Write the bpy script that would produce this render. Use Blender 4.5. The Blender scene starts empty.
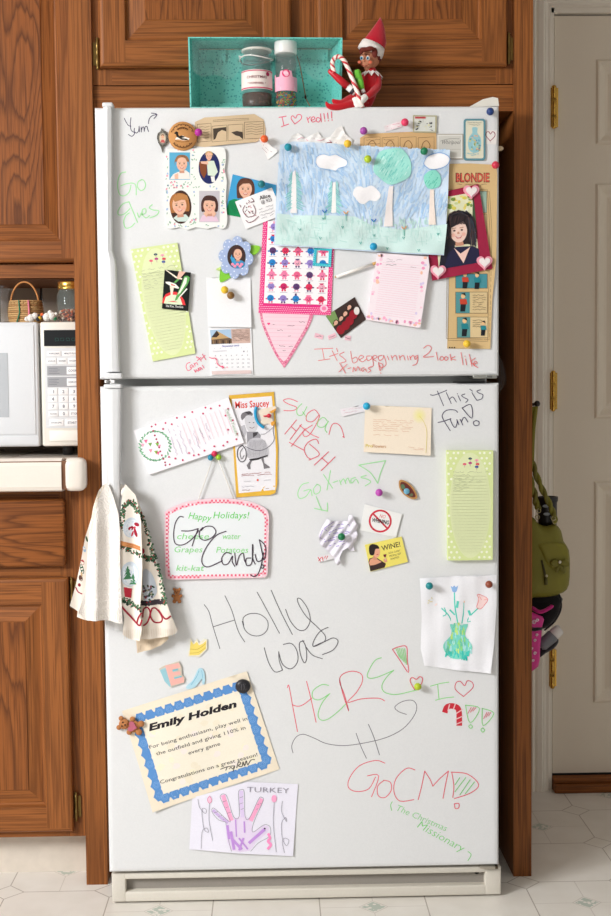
import bpy, bmesh, math, random
from mathutils import Vector, Matrix
from mathutils.geometry import tessellate_polygon
R = math.radians
sc = bpy.context.scene
COL = sc.collection
random.seed(7)

# ------------------------------------------------------------------ camera, world, light, exposure
CF, CH, CP, CR, CY, CX, CD = 1253.9, 1.1175, .0617, .0093, .0254, -.0558, 2.6242
cam_d = bpy.data.cameras.new('camera'); cam = bpy.data.objects.new('camera', cam_d); COL.objects.link(cam)
cam_d.sensor_fit = 'VERTICAL'; cam_d.sensor_height = 36; cam_d.lens = CF/916*36; cam_d.clip_start = .05
cam.matrix_world = (Matrix.Translation((CX, -CD, CH)) @ Matrix.Rotation(-CY, 4, 'Z') @ Matrix.Rotation(-CP, 4, 'X')
                    @ Matrix.Rotation(math.pi/2, 4, 'X') @ Matrix.Rotation(-CR, 4, 'Z'))
sc.camera = cam
sc.view_settings.view_transform = 'Standard'; sc.view_settings.look = 'None'
sc.view_settings.gamma = 1; sc.view_settings.use_curve_mapping = False
sc.view_settings.exposure = 0.15
w = bpy.data.worlds.new('world'); sc.world = w; w.use_nodes = True
w.node_tree.nodes['Background'].inputs[0].default_value = (.985, .98, .97, 1)
w.node_tree.nodes['Background'].inputs[1].default_value = .33
def area(name, loc, target, size, power, color, sy=None):
    l = bpy.data.lights.new(name, 'AREA'); l.energy = power; l.color = color; l.size = size
    if sy: l.shape = 'RECTANGLE'; l.size_y = sy
    o = bpy.data.objects.new(name, l); COL.objects.link(o); o.location = loc
    o.rotation_euler = (Vector(target)-Vector(loc)).to_track_quat('-Z', 'Y').to_euler(); return o
area('window_light', (-2.9, -2.5, 2.36), (0, 0, 1.0), 1.3, 200, (.99, .99, 1))

# ------------------------------------------------------------------ where a point of the room lies
def P(px, py, Y=0.0):
    X, V = px-305.5, py-458
    c, s = math.cos(CR), math.sin(CR); X, V = c*X-s*V, s*X+c*V
    x, u = X/CF, -V/CF
    c, s = math.cos(CP), math.sin(CP); y, z = c+s*u, -s+c*u
    c, s = math.cos(CY), math.sin(CY); x, y = c*x+s*y, -s*x+c*y
    t = (Y+CD)/y
    return (CX+x*t, CH+z*t)

# ------------------------------------------------------------------ colour and materials
def lin(c):
    return tuple(((v/255+.055)/1.055)**2.4 if v > 10 else v/255/12.92 for v in c[:3])+(1,)
def newmat(name):
    m = bpy.data.materials.new(name); m.use_nodes = True
    return m, m.node_tree.nodes, m.node_tree.links, m.node_tree.nodes['Principled BSDF']
def printed(name, rough=.6, spec=.3, metal=0, bump=.05, bscale=600, sheen=0, coat=0, bd=.001):
    """colour comes from the mesh's own Col attribute, with slight procedural mottling"""
    m, N, L, b = newmat(name)
    a = N.new('ShaderNodeAttribute'); a.attribute_name = 'Col'
    t = N.new('ShaderNodeTexCoord'); n = N.new('ShaderNodeTexNoise'); n.inputs['Scale'].default_value = bscale
    L.new(t.outputs['Object'], n.inputs['Vector'])
    r = N.new('ShaderNodeMapRange'); r.inputs['To Min'].default_value = .95; r.inputs['To Max'].default_value = 1.04
    L.new(n.outputs['Fac'], r.inputs['Value'])
    mx = N.new('ShaderNodeVectorMath'); mx.operation = 'SCALE'
    L.new(a.outputs['Color'], mx.inputs[0]); L.new(r.outputs['Result'], mx.inputs['Scale'])
    L.new(mx.outputs['Vector'], b.inputs['Base Color'])
    b.inputs['Roughness'].default_value = rough; b.inputs['Specular IOR Level'].default_value = spec
    b.inputs['Metallic'].default_value = metal; b.inputs['Sheen Weight'].default_value = sheen
    b.inputs['Coat Weight'].default_value = coat
    if bump:
        bp = N.new('ShaderNodeBump'); bp.inputs['Strength'].default_value = bump; bp.inputs['Distance'].default_value = bd
        L.new(n.outputs['Fac'], bp.inputs['Height']); L.new(bp.outputs['Normal'], b.inputs['Normal'])
    return m
def oak(name, along, light, dark, cath=False, seed=0):
    """open-grained oak: pores and growth bands drawn out along one axis"""
    m, N, L, b = newmat(name)
    t = N.new('ShaderNodeTexCoord'); oi = N.new('ShaderNodeObjectInfo')
    ad = N.new('ShaderNodeVectorMath'); ad.operation = 'MULTIPLY_ADD'
    ad.inputs[1].default_value = (1, 1, 1)
    cb = N.new('ShaderNodeCombineXYZ')
    mu = N.new('ShaderNodeMath'); mu.operation = 'MULTIPLY'; mu.inputs[1].default_value = 7.3
    L.new(oi.outputs['Random'], mu.inputs[0])
    for i in range(3): L.new(mu.outputs[0], cb.inputs[i])
    L.new(t.outputs['Object'], ad.inputs[0]); L.new(cb.outputs[0], ad.inputs[2])
    def mapped(sa, sx):
        mp = N.new('ShaderNodeMapping'); s = [sx, sx, sx]; s[along] = sa
        mp.inputs['Scale'].default_value = s; mp.inputs['Location'].default_value = (seed*1.7, seed*.9, seed*2.3)
        L.new(ad.outputs[0], mp.inputs['Vector']); return mp
    w1 = N.new('ShaderNodeTexNoise'); w1.inputs['Scale'].default_value = 1; w1.inputs['Detail'].default_value = 1.5
    L.new(mapped(1.1 if cath else .5, 7 if cath else 16).outputs[0], w1.inputs['Vector'])
    k = N.new('ShaderNodeMath'); k.operation = 'MULTIPLY'; k.inputs[1].default_value = 26 if cath else 14
    L.new(w1.outputs['Fac'], k.inputs[0])
    f1 = N.new('ShaderNodeTexNoise'); f1.inputs['Scale'].default_value = 1; f1.inputs['Detail'].default_value = 4
    L.new(mapped(6, 330).outputs[0], f1.inputs['Vector'])
    f2 = N.new('ShaderNodeTexNoise'); f2.inputs['Scale'].default_value = 1; f2.inputs['Detail'].default_value = 2
    L.new(mapped(1.6, 110).outputs[0], f2.inputs['Vector'])
    kk = N.new('ShaderNodeMath'); kk.operation = 'MULTIPLY_ADD'; kk.inputs[1].default_value = .8 if cath else 1.2
    L.new(f2.outputs['Fac'], kk.inputs[0]); L.new(k.outputs[0], kk.inputs[2])
    fr = N.new('ShaderNodeMath'); fr.operation = 'FRACT'; L.new(kk.outputs[0], fr.inputs[0])
    rp = N.new('ShaderNodeValToRGB'); e = rp.color_ramp.elements
    e[0].position = 0; e[0].color = (0, 0, 0, 1); e[1].position = 1; e[1].color = (0, 0, 0, 1)
    x = rp.color_ramp.elements.new(.5); x.color = (.14,)*3+(1,)
    x = rp.color_ramp.elements.new(.82); x.color = (1,)*3+(1,)
    L.new(fr.outputs[0], rp.inputs['Fac'])
    r2 = N.new('ShaderNodeMapRange'); r2.inputs['From Min'].default_value = .46; r2.inputs['From Max'].default_value = .66
    r2.inputs['To Max'].default_value = .62
    L.new(f1.outputs['Fac'], r2.inputs['Value'])
    mm = N.new('ShaderNodeMath'); mm.operation = 'MULTIPLY'; mm.inputs[1].default_value = .72 if cath else .5
    L.new(rp.outputs['Color'], mm.inputs[0])
    mxx = N.new('ShaderNodeMath'); mxx.operation = 'MAXIMUM'; L.new(mm.outputs[0], mxx.inputs[0]); L.new(r2.outputs[0], mxx.inputs[1])
    mix = N.new('ShaderNodeMix'); mix.data_type = 'RGBA'
    mix.inputs[6].default_value = lin(light); mix.inputs[7].default_value = lin(dark)
    L.new(mxx.outputs[0], mix.inputs[0]); L.new(mix.outputs[2], b.inputs['Base Color'])
    b.inputs['Roughness'].default_value = .48; b.inputs['Specular IOR Level'].default_value = .22
    bp = N.new('ShaderNodeBump'); bp.inputs['Strength'].default_value = .25; bp.inputs['Distance'].default_value = .0006; bp.invert = True
    L.new(mxx.outputs[0], bp.inputs['Height']); L.new(bp.outputs['Normal'], b.inputs['Normal'])
    return m
LT, DK = (148, 89, 43), (60, 29, 13)
M = {}
for nm, ax in (('x', 0), ('z', 2)):
    M['oak_'+nm] = oak('oak_grain_'+nm, ax, LT, DK, False)
    M['oakf_'+nm] = oak('oak_figured_'+nm, ax, (142, 83, 38), (60, 29, 13), True, 3)
M['paper'] = printed('paper', .75, .2, bump=.12, bscale=350)
M['gloss'] = printed('glossy_print', .3, .4, bump=0)
M['plastic'] = printed('plastic', .32, .45, bump=0)
M['white_plastic'] = printed('white_plastic', .38, .4, bump=.03, bscale=900)
M['marker'] = printed('marker_ink', .45, .3, bump=0)
M['cloth'] = printed('cotton_cloth', .95, .1, bump=.6, bscale=900, sheen=.3)
M['felt'] = printed('felt', .95, .1, bump=.3, bscale=1500, sheen=.4)
M['terry'] = printed('terry_cloth', .98, .05, bump=1.0, bscale=300, sheen=.4, bd=.003)
M['metal'] = printed('metal', .3, .5, metal=1, bump=.05)
M['matte'] = printed('matte', .7, .25, bump=.05, bscale=200)
M['leather'] = printed('pebbled_leather', .5, .35, bump=.3, bscale=900)
M['tile'] = printed('glazed_tile', .15, .5, bump=0)
M['wall'] = printed('wall_paint', .85, .2, bump=.15, bscale=260)
def glassmat(name, tint=(1, 1, 1), rough=0.0, alpha=None):
    m, N, L, b = newmat(name)
    b.inputs['Base Color'].default_value = tint+(1,); b.inputs['Roughness'].default_value = rough
    b.inputs['IOR'].default_value = 1.5; b.inputs['Specular IOR Level'].default_value = .6; b.inputs['Coat Weight'].default_value = .2
    if alpha: b.inputs['Alpha'].default_value = alpha
    n = N.new('ShaderNodeTexNoise'); n.inputs['Scale'].default_value = 30
    bp = N.new('ShaderNodeBump'); bp.inputs['Strength'].default_value = .05; bp.inputs['Distance'].default_value = .002
    L.new(n.outputs['Fac'], bp.inputs['Height']); L.new(bp.outputs['Normal'], b.inputs['Normal'])
    return m
M['glass'] = glassmat('clear_glass', (.22, .27, .26), .03, .16)
M['film'] = glassmat('clear_film', (.45, .47, .48), .08, .10)
def fridge_white():
    m, N, L, b = newmat('pebbled_white_enamel')
    t = N.new('ShaderNodeTexCoord'); n = N.new('ShaderNodeTexNoise'); n.inputs['Scale'].default_value = 330; n.inputs['Detail'].default_value = 2
    L.new(t.outputs['Object'], n.inputs['Vector'])
    mix = N.new('ShaderNodeMix'); mix.data_type = 'RGBA'; mix.inputs[6].default_value = (.70, .71, .715, 1); mix.inputs[7].default_value = (.76, .765, .77, 1)
    L.new(n.outputs['Fac'], mix.inputs[0]); L.new(mix.outputs[2], b.inputs['Base Color'])
    bp = N.new('ShaderNodeBump'); bp.inputs['Strength'].default_value = .25; bp.inputs['Distance'].default_value = .0008
    L.new(n.outputs['Fac'], bp.inputs['Height']); L.new(bp.outputs['Normal'], b.inputs['Normal'])
    b.inputs['Roughness'].default_value = .36; b.inputs['Specular IOR Level'].default_value = .45
    return m
M['fridge'] = fridge_white()
PARITY = 0
def vinyl():
    """sheet vinyl: lines every 9 inches, plain lozenges at the crossings, lozenges with a green motif between"""
    m, N, L, b = newmat('vinyl_floor')
    t = N.new('ShaderNodeTexCoord'); sp = N.new('ShaderNodeSeparateXYZ'); L.new(t.outputs['Object'], sp.inputs[0])
    def ma(op, a, bb=None, c=None):
        n = N.new('ShaderNodeMath'); n.operation = op
        for i, v in enumerate((a, bb, c)):
            if v is None: continue
            if isinstance(v, (int, float)): n.inputs[i].default_value = v
            else: L.new(v, n.inputs[i])
        return n.outputs[0]
    S = .228
    U = ma('ABSOLUTE', ma('SUBTRACT', ma('FRACT', ma('DIVIDE', ma('ADD', sp.outputs[0], -.716+S*30.5), S)), .5))
    V = ma('ABSOLUTE', ma('SUBTRACT', ma('FRACT', ma('DIVIDE', ma('ADD', sp.outputs[1], -.542+S*30.5), S)), .5))
    ci = ma('FLOOR', ma('DIVIDE', ma('ADD', sp.outputs[0], -.716+S*30), S)); cj = ma('FLOOR', ma('DIVIDE', ma('ADD', sp.outputs[1], -.542+S*30), S))
    par = ma('LESS_THAN', ma('ABSOLUTE', ma('SUBTRACT', ma('FLOORED_MODULO', ma('ADD', ci, cj), 2), PARITY)), .5)
    U2 = ma('SUBTRACT', .5, U); V2 = ma('SUBTRACT', .5, V)
    d1 = ma('ADD', U, V); d2 = ma('ADD', U2, V2)
    line = ma('LESS_THAN', ma('MINIMUM', U, V), .0055)
    faint = ma('LESS_THAN', ma('MINIMUM', U2, V2), .0045)
    e1 = ma('LESS_THAN', ma('ABSOLUTE', ma('SUBTRACT', d1, .16)), .008)
    in1 = ma('LESS_THAN', d1, .155); in2 = ma('LESS_THAN', d2, .135)
    e2 = ma('LESS_THAN', ma('ABSOLUTE', ma('SUBTRACT', d2, .135)), .007)
    out = ma('MULTIPLY', ma('SUBTRACT', 1, in1), ma('SUBTRACT', 1, in2))
    l = ma('MAXIMUM', ma('MULTIPLY', out, ma('MAXIMUM', ma('MULTIPLY', line, .8), ma('MULTIPLY', ma('MULTIPLY', faint, par), .35))), ma('MAXIMUM', ma('MULTIPLY', e1, .8), ma('MULTIPLY', ma('MULTIPLY', e2, par), .4)))
    n = N.new('ShaderNodeTexNoise'); n.inputs['Scale'].default_value = 14; n.inputs['Detail'].default_value = 6
    L.new(t.outputs['Object'], n.inputs['Vector'])
    base = N.new('ShaderNodeMix'); base.data_type = 'RGBA'; base.inputs[6].default_value = lin((218, 212, 202)); base.inputs[7].default_value = lin((238, 234, 227))
    L.new(n.outputs['Fac'], base.inputs[0])
    vo = N.new('ShaderNodeTexVoronoi'); vo.inputs['Scale'].default_value = 110; L.new(t.outputs['Object'], vo.inputs['Vector'])
    inner = ma('MULTIPLY', par, ma('LESS_THAN', d2, .112))
    mot = ma('MULTIPLY', inner, ma('MULTIPLY', ma('GREATER_THAN', vo.outputs['Distance'], .45), .75))
    m2 = N.new('ShaderNodeMix'); m2.data_type = 'RGBA'; m2.inputs[7].default_value = lin((160, 176, 162))
    L.new(mot, m2.inputs[0]); L.new(base.outputs[2], m2.inputs[6])
    m3 = N.new('ShaderNodeMix'); m3.data_type = 'RGBA'; m3.inputs[7].default_value = lin((158, 146, 134))
    L.new(l, m3.inputs[0]); L.new(m2.outputs[2], m3.inputs[6]); L.new(m3.outputs[2], b.inputs['Base Color'])
    b.inputs['Roughness'].default_value = .33; b.inputs['Specular IOR Level'].default_value = .4
    bp = N.new('ShaderNodeBump'); bp.inputs['Strength'].default_value = .15; bp.inputs['Distance'].default_value = .001
    L.new(n.outputs['Fac'], bp.inputs['Height']); L.new(bp.outputs['Normal'], b.inputs['Normal'])
    return m
M['vinyl'] = vinyl()
def simple(name, color, rough, metal=0, spec=.5, ns=0, amt=.1, coat=0):
    m, N, L, b = newmat(name); c = lin(color)
    n = N.new('ShaderNodeTexNoise'); n.inputs['Scale'].default_value = ns or 40
    t = N.new('ShaderNodeTexCoord'); L.new(t.outputs['Object'], n.inputs['Vector'])
    mix = N.new('ShaderNodeMix'); mix.data_type = 'RGBA'; mix.inputs[6].default_value = tuple(v*(1-amt) for v in c[:3])+(1,); mix.inputs[7].default_value = tuple(min(1, v*(1+amt)) for v in c[:3])+(1,)
    L.new(n.outputs['Fac'], mix.inputs[0]); L.new(mix.outputs[2], b.inputs['Base Color'])
    b.inputs['Roughness'].default_value = rough; b.inputs['Metallic'].default_value = metal; b.inputs['Specular IOR Level'].default_value = spec
    b.inputs['Coat Weight'].default_value = coat
    return m
M['brass'] = simple('polished_brass', (214, 170, 84), .25, 1)
M['old_brass'] = simple('antique_brass', (130, 105, 60), .4, 1)
M['steel'] = simple('steel', (190, 190, 192), .3, 1)
M['gasket'] = simple('grey_gasket', (120, 120, 118), .7)
M['shell'] = simple('door_paint', (234, 222, 203), .5, 0, .4, 300, .02)
M['trimpaint'] = simple('trim_paint', (240, 232, 218), .45, 0, .4, 300, .02)
M['ceil'] = simple('ceiling_paint', (235, 232, 226), .9, 0, .2, 60, .03)
M['beige'] = simple('cream_plastic', (226, 219, 205), .45, 0, .4, 100, .02)
M['black'] = simple('black', (22, 20, 20), .6, 0, .3)
M['darkvoid'] = simple('dark_brown_back', (40, 26, 20), .8, 0, .2)
M['toekick'] = simple('toe_kick_vinyl', (214, 204, 190), .5, 0, .4)

# ------------------------------------------------------------------ objects
def tag(o, label=None, cat=None, group=None, kind=None):
    if label: o['label'] = label
    if cat: o['category'] = cat
    if group: o['group'] = group
    if kind: o['kind'] = kind
    return o
def empty(name, loc, label=None, cat=None, group=None):
    o = bpy.data.objects.new(name, None); COL.objects.link(o); o.location = loc; o.empty_display_size = .05
    return tag(o, label, cat, group)
def wloc(o):
    v = Vector((0, 0, 0))
    while o: v += o.location; o = o.parent
    return v
class MB:
    """collects coloured faces given in room coordinates"""
    def __init__(s): s.v = []; s.f = []; s.c = []; s.m = []; s.mats = []; s.sm = []
    def mi(s, mat):
        if mat not in s.mats: s.mats.append(mat)
        return s.mats.index(mat)
    def add(s, vs, fs, col=(255, 255, 255), mat=None, smooth=False):
        o = len(s.v); s.v += [tuple(v) for v in vs]; c = lin(col); k = s.mi(mat) if mat else 0
        for f in fs: s.f.append(tuple(i+o for i in f)); s.c.append(c); s.m.append(k); s.sm.append(smooth)
    def box(s, x0, x1, y0, y1, z0, z1, col=(255, 255, 255), mat=None, bev=0):
        if x0 > x1: x0, x1 = x1, x0
        if y0 > y1: y0, y1 = y1, y0
        if z0 > z1: z0, z1 = z1, z0
        if bev:
            b = bmesh.new(); bmesh.ops.create_cube(b, size=1)
            for v in b.verts: v.co = Vector(((x0+x1)/2+v.co.x*(x1-x0), (y0+y1)/2+v.co.y*(y1-y0), (z0+z1)/2+v.co.z*(z1-z0)))
            bmesh.ops.bevel(b, geom=b.edges[:], offset=min(bev, (x1-x0)*.45, (y1-y0)*.45, (z1-z0)*.45), segments=3, affect='EDGES', profile=.5)
            s.bm(b, col, mat, True); return
        vs = [(x, y, z) for x in (x0, x1) for y in (y0, y1) for z in (z0, z1)]
        s.add(vs, [(0, 1, 3, 2), (4, 6, 7, 5), (0, 4, 5, 1), (2, 3, 7, 6), (0, 2, 6, 4), (1, 5, 7, 3)], col, mat)
    def bm(s, b, col=(255, 255, 255), mat=None, smooth=False):
        b.verts.index_update(); s.add([v.co[:] for v in b.verts], [[v.index for v in f.verts] for f in b.faces], col, mat, smooth); b.free()
    def lathe(s, prof, c, col=(255, 255, 255), mat=None, n=24, axis='z', ell=(1, 1)):
        """prof: (radius, height) pairs"""
        vs = []; fs = []
        for r, h in prof:
            for i in range(n):
                a = 2*math.pi*i/n; p, q = r*math.cos(a)*ell[0], r*math.sin(a)*ell[1]
                vs.append((c[0]+p, c[1]+q, c[2]+h) if axis == 'z' else ((c[0]+p, c[1]-h, c[2]+q) if axis == 'y' else (c[0]+h, c[1]+p, c[2]+q)))
        for j in range(len(prof)-1):
            for i in range(n): fs.append((j*n+i, j*n+(i+1) % n, (j+1)*n+(i+1) % n, (j+1)*n+i))
        if prof[0][0] > 1e-6: fs.append(tuple(range(n-1, -1, -1)))
        if prof[-1][0] > 1e-6: fs.append(tuple((len(prof)-1)*n+i for i in range(n)))
        s.add(vs, fs, col, mat, True)
    def ball(s, c, r, col=(255, 255, 255), mat=None, n=16, rot=None):
        if isinstance(r, (int, float)): r = (r, r, r)
        b = bmesh.new(); bmesh.ops.create_uvsphere(b, u_segments=n, v_segments=max(6, n//2+2), radius=1)
        for v in b.verts:
            p = Vector((v.co.x*r[0], v.co.y*r[1], v.co.z*r[2]))
            if rot: p = rot @ p
            v.co = p+Vector(c)
        s.bm(b, col, mat, True)
    def tube(s, pts, r, col=(255, 255, 255), mat=None, n=8, cap=True, colf=None):
        pts = [Vector(p) for p in pts]; rs = r if isinstance(r, (list, tuple)) else [r]*len(pts)
        t0 = (pts[1]-pts[0]).normalized(); u = t0.orthogonal().normalized(); vs = []; L = len(pts)
        for i, p in enumerate(pts):
            t = (pts[min(i+1, L-1)]-pts[max(i-1, 0)]).normalized()
            u = (u-t*u.dot(t)).normalized(); w_ = t.cross(u)
            for k in range(n):
                a = 2*math.pi*k/n; vs.append(p+(u*math.cos(a)+w_*math.sin(a))*rs[i])
        if colf:
            o = len(s.v); s.v += [tuple(v) for v in vs]; mi = s.mi(mat) if mat else 0
            for i in range(L-1):
                for k in range(n):
                    s.f.append((o+i*n+k, o+i*n+(k+1) % n, o+(i+1)*n+(k+1) % n, o+(i+1)*n+k)); s.c.append(lin(colf(i, k))); s.m.append(mi); s.sm.append(True)
            return
        fs = [(i*n+k, i*n+(k+1) % n, (i+1)*n+(k+1) % n, (i+1)*n+k) for i in range(L-1) for k in range(n)]
        if cap: fs += [tuple(range(n-1, -1, -1)), tuple((L-1)*n+k for k in range(n))]
        s.add(vs, fs, col, mat, True)
    def prism(s, pts, y0, y1, col=(255, 255, 255), mat=None):
        """outline in (x, z), extruded from y0 (front) to y1"""
        n = len(pts); vs = [(x, y0, z) for x, z in pts]+[(x, y1, z) for x, z in pts]
        tr = tessellate_polygon([[Vector((x, z, 0)) for x, z in pts]])
        fs = [tuple(t) for t in tr]+[tuple(i+n for i in t) for t in tr]+[(i, (i+1) % n, (i+1) % n+n, i+n) for i in range(n)]
        s.add(vs, fs, col, mat)
    def build(s, name, mat='plastic', parent=None, origin=None, label=None, cat=None, group=None, kind=None, norm=True, remesh=0):
        xs = [v[0] for v in s.v]; ys = [v[1] for v in s.v]; zs = [v[2] for v in s.v]
        o0 = Vector(origin) if origin else Vector(((min(xs)+max(xs))/2, (min(ys)+max(ys))/2, min(zs)))
        me = bpy.data.meshes.new(name); me.from_pydata([Vector(v)-o0 for v in s.v], [], s.f)
        for mt in (s.mats or [mat]): me.materials.append(M[mt] if isinstance(mt, str) else mt)
        at = me.color_attributes.new('Col', 'FLOAT_COLOR', 'CORNER')
        buf = []
        for p, c in zip(me.polygons, s.c): buf += list(c)*p.loop_total
        at.data.foreach_set('color', buf)
        me.polygons.foreach_set('material_index', s.m)
        me.polygons.foreach_set('use_smooth', s.sm)
        if norm and not remesh:
            b = bmesh.new(); b.from_mesh(me); bmesh.ops.recalc_face_normals(b, faces=b.faces[:]); b.to_mesh(me); b.free()
        me.update()
        o = bpy.data.objects.new(name, me); COL.objects.link(o)
        if parent: o.parent = parent; o.location = o0-wloc(parent)
        else: o.location = o0
        if remesh:
            md = o.modifiers.new('join', 'REMESH'); md.mode = 'VOXEL'; md.voxel_size = remesh; md.use_smooth_shade = True
            sm = o.modifiers.new('smooth', 'SMOOTH'); sm.iterations = 4; sm.factor = .5
            dg = bpy.context.evaluated_depsgraph_get(); me2 = bpy.data.meshes.new_from_object(o.evaluated_get(dg))
            o.modifiers.clear(); o.data = me2; me2.name = name
            if 'Col' in me2.color_attributes: me2.color_attributes.remove(me2.color_attributes['Col'])
            at = me2.color_attributes.new('Col', 'FLOAT_COLOR', 'CORNER'); at.data.foreach_set('color', list(s.c[0])*len(me2.loops))
        return tag(o, label, cat, group, kind)
def mk(*boxes):
    m = MB()
    for b in boxes: m.box(*b)
    return m
def smooth_pts(pts, k=4, closed=False):
    n = len(pts)
    if n < 3: return list(pts)
    out = []
    for i in range(n if closed else n-1):
        g = (lambda j: pts[j % n]) if closed else (lambda j: pts[max(0, min(n-1, j))])
        p0, p1, p2, p3 = g(i-1), g(i), g(i+1), g(i+2)
        for t in range(k):
            t /= k
            out.append(tuple(.5*((2*p1[a])+(-p0[a]+p2[a])*t+(2*p0[a]-5*p1[a]+4*p2[a]-p3[a])*t*t+(-p0[a]+3*p1[a]-3*p2[a]+p3[a])*t**3) for a in range(len(p1))))
    if not closed: out.append(tuple(pts[-1]))
    return out
_txt = {}
def glyphs(s, bold, shear):
    k = (s, bold, shear)
    if k not in _txt:
        c = bpy.data.curves.new('t', 'FONT'); c.body = s; c.size = 1; c.offset = bold; c.shear = shear; c.resolution_u = 2; c.align_x = 'LEFT'
        o = bpy.data.objects.new('t', c); COL.objects.link(o)
        dg = bpy.context.evaluated_depsgraph_get(); dg.update(); me = bpy.data.meshes.new_from_object(o.evaluated_get(dg))
        vs = [(v.co.x, v.co.y) for v in me.vertices]; fs = [tuple(p.vertices) for p in me.polygons]
        bpy.data.objects.remove(o); bpy.data.curves.remove(c); bpy.data.meshes.remove(me)
        _txt[k] = (vs, fs)
    return _txt[k]
def ellipse(cx, cy, rx, ry=None, rot=0, n=20):
    ry = rx if ry is None else ry; a = R(rot); c, s = math.cos(a), math.sin(a)
    return [(cx+rx*math.cos(t)*c+ry*math.sin(t)*s, cy-rx*math.cos(t)*s+ry*math.sin(t)*c) for t in [2*math.pi*i/n for i in range(n)]]
class Card(MB):
    """sheet on the refrigerator's front, traced in the photograph's pixels and put at its true size on the door plane;
    bend(px,py) is how far it stands off the door there"""
    EPS = .00005
    def __init__(s, base=.0006, thick=.0004, bend=None, T=None, plane=0.0, maxlen=5):
        super().__init__(); s.base = base; s.th = thick; s.bend = bend; s.lv = 0; s.T = T; s.pl = plane; s.ml = maxlen if bend else 1e9
    def tr(s, p):
        if s.T: return (s.T[0]+p[0]/s.T[2], s.T[1]+p[1]/s.T[2])
        return p
    def V(s, p, off):
        x, z = P(p[0], p[1], s.pl)
        return (x, s.pl-(s.base+(s.bend(*p) if s.bend else 0)+off), z)
    def refine(s, vs, tris):
        vs = list(vs); mid = {}; out = []; st = [tuple(t) for t in tris]; L2 = s.ml**2
        def m_(a, b):
            k = (min(a, b), max(a, b))
            if k not in mid: vs.append(((vs[a][0]+vs[b][0])/2, (vs[a][1]+vs[b][1])/2)); mid[k] = len(vs)-1
            return mid[k]
        def d(a, b): return (vs[a][0]-vs[b][0])**2+(vs[a][1]-vs[b][1])**2
        while st:
            a, b, c = st.pop(); e = [(d(a, b), a, b, c), (d(b, c), b, c, a), (d(c, a), c, a, b)]; mx = max(e)
            if mx[0] > L2: m = m_(mx[1], mx[2]); st += [(mx[1], m, mx[3]), (m, mx[2], mx[3])]
            else: out.append((a, b, c))
        return vs, out
    def sheet(s, pts, col):
        pts = [s.tr(p) for p in pts]
        if s.bend:
            q = []
            for i in range(len(pts)):
                a, b = pts[i], pts[(i+1) % len(pts)]; k = max(1, int(math.dist(a, b)/s.ml+.99))
                q += [(a[0]+(b[0]-a[0])*j/k, a[1]+(b[1]-a[1])*j/k) for j in range(k)]
            pts = q
        tr = tessellate_polygon([[Vector((x, y, 0)) for x, y in pts]]); n = len(pts)
        vs, fs = s.refine(pts, tr)
        # keep outline edges unsplit: refine already short
        s.add([s.V(p, s.th) for p in vs], fs, col, None, bool(s.bend)); s.add([s.V(p, 0) for p in vs], fs, col, None, bool(s.bend))
        s.add([s.V(p, s.th) for p in pts]+[s.V(p, 0) for p in pts], [(i, (i+1) % n, (i+1) % n+n, i+n) for i in range(n)], col)
    def poly(s, pts, col, raw=False):
        s.lv += 1
        if not raw: pts = [s.tr(p) for p in pts]
        tr = tessellate_polygon([[Vector((x, y, 0)) for x, y in pts]])
        vs, fs = s.refine(pts, tr)
        s.add([s.V(p, s.th+s.lv*s.EPS) for p in vs], fs, col, None, bool(s.bend))
    def ell(s, cx, cy, rx, ry=None, col=(0, 0, 0), rot=0, n=20): s.poly(ellipse(cx, cy, rx, ry, rot, n), col)
    def line(s, pts, w, col, sm=True, level=True):
        """w in photo pixels"""
        if level: s.lv += 1
        pts = [s.tr(p) for p in pts]
        if sm: pts = smooth_pts(pts, 4)
        q = [pts[0]]
        for p in pts[1:]:
            k = max(1, int(math.dist(q[-1], p)/6) if s.bend else 1); a = q[-1]
            for j in range(1, k+1): q.append((a[0]+(p[0]-a[0])*j/k, a[1]+(p[1]-a[1])*j/k))
        pts = [p for i, p in enumerate(q) if i == 0 or math.dist(p, q[i-1]) > 1e-3]
        n = len(pts)
        if n < 2: return
        vs = []
        for i in range(n):
            a, b = pts[max(0, i-1)], pts[min(n-1, i+1)]; dx, dy = b[0]-a[0], b[1]-a[1]; l = math.hypot(dx, dy) or 1
            nx, ny = -dy/l*w/2, dx/l*w/2; x, y = pts[i]
            if i == 0: x -= dx/l*w*.3; y -= dy/l*w*.3
            if i == n-1: x += dx/l*w*.3; y += dy/l*w*.3
            vs += [(x+nx, y+ny), (x-nx, y-ny)]
        s.add([s.V(p, s.th+s.lv*s.EPS) for p in vs], [(2*i, 2*i+1, 2*i+3, 2*i+2) for i in range(n-1)], col)
    def text(s, t, x, y, size, col, ang=0, bold=0, shear=0, sx=1, width=None, center=False):
        s.lv += 1; vs, fs = glyphs(t, bold, shear)
        if not vs: return
        w0 = max(v[0] for v in vs)-min(v[0] for v in vs)
        if width: sx = width/(w0*size)
        a = R(ang); c, sn = math.cos(a), math.sin(a); ox = -w0*sx*size/2 if center else 0
        q = [s.tr((x, y)), ]; x, y = q[0]
        pts = [(x+(v[0]*size*sx+ox)*c-v[1]*size*sn*1 + 0, y-(v[0]*size*sx+ox)*sn-v[1]*size*c) for v in vs]
        s.add([s.V(p, s.th+s.lv*s.EPS) for p in pts], fs, col)
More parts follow.
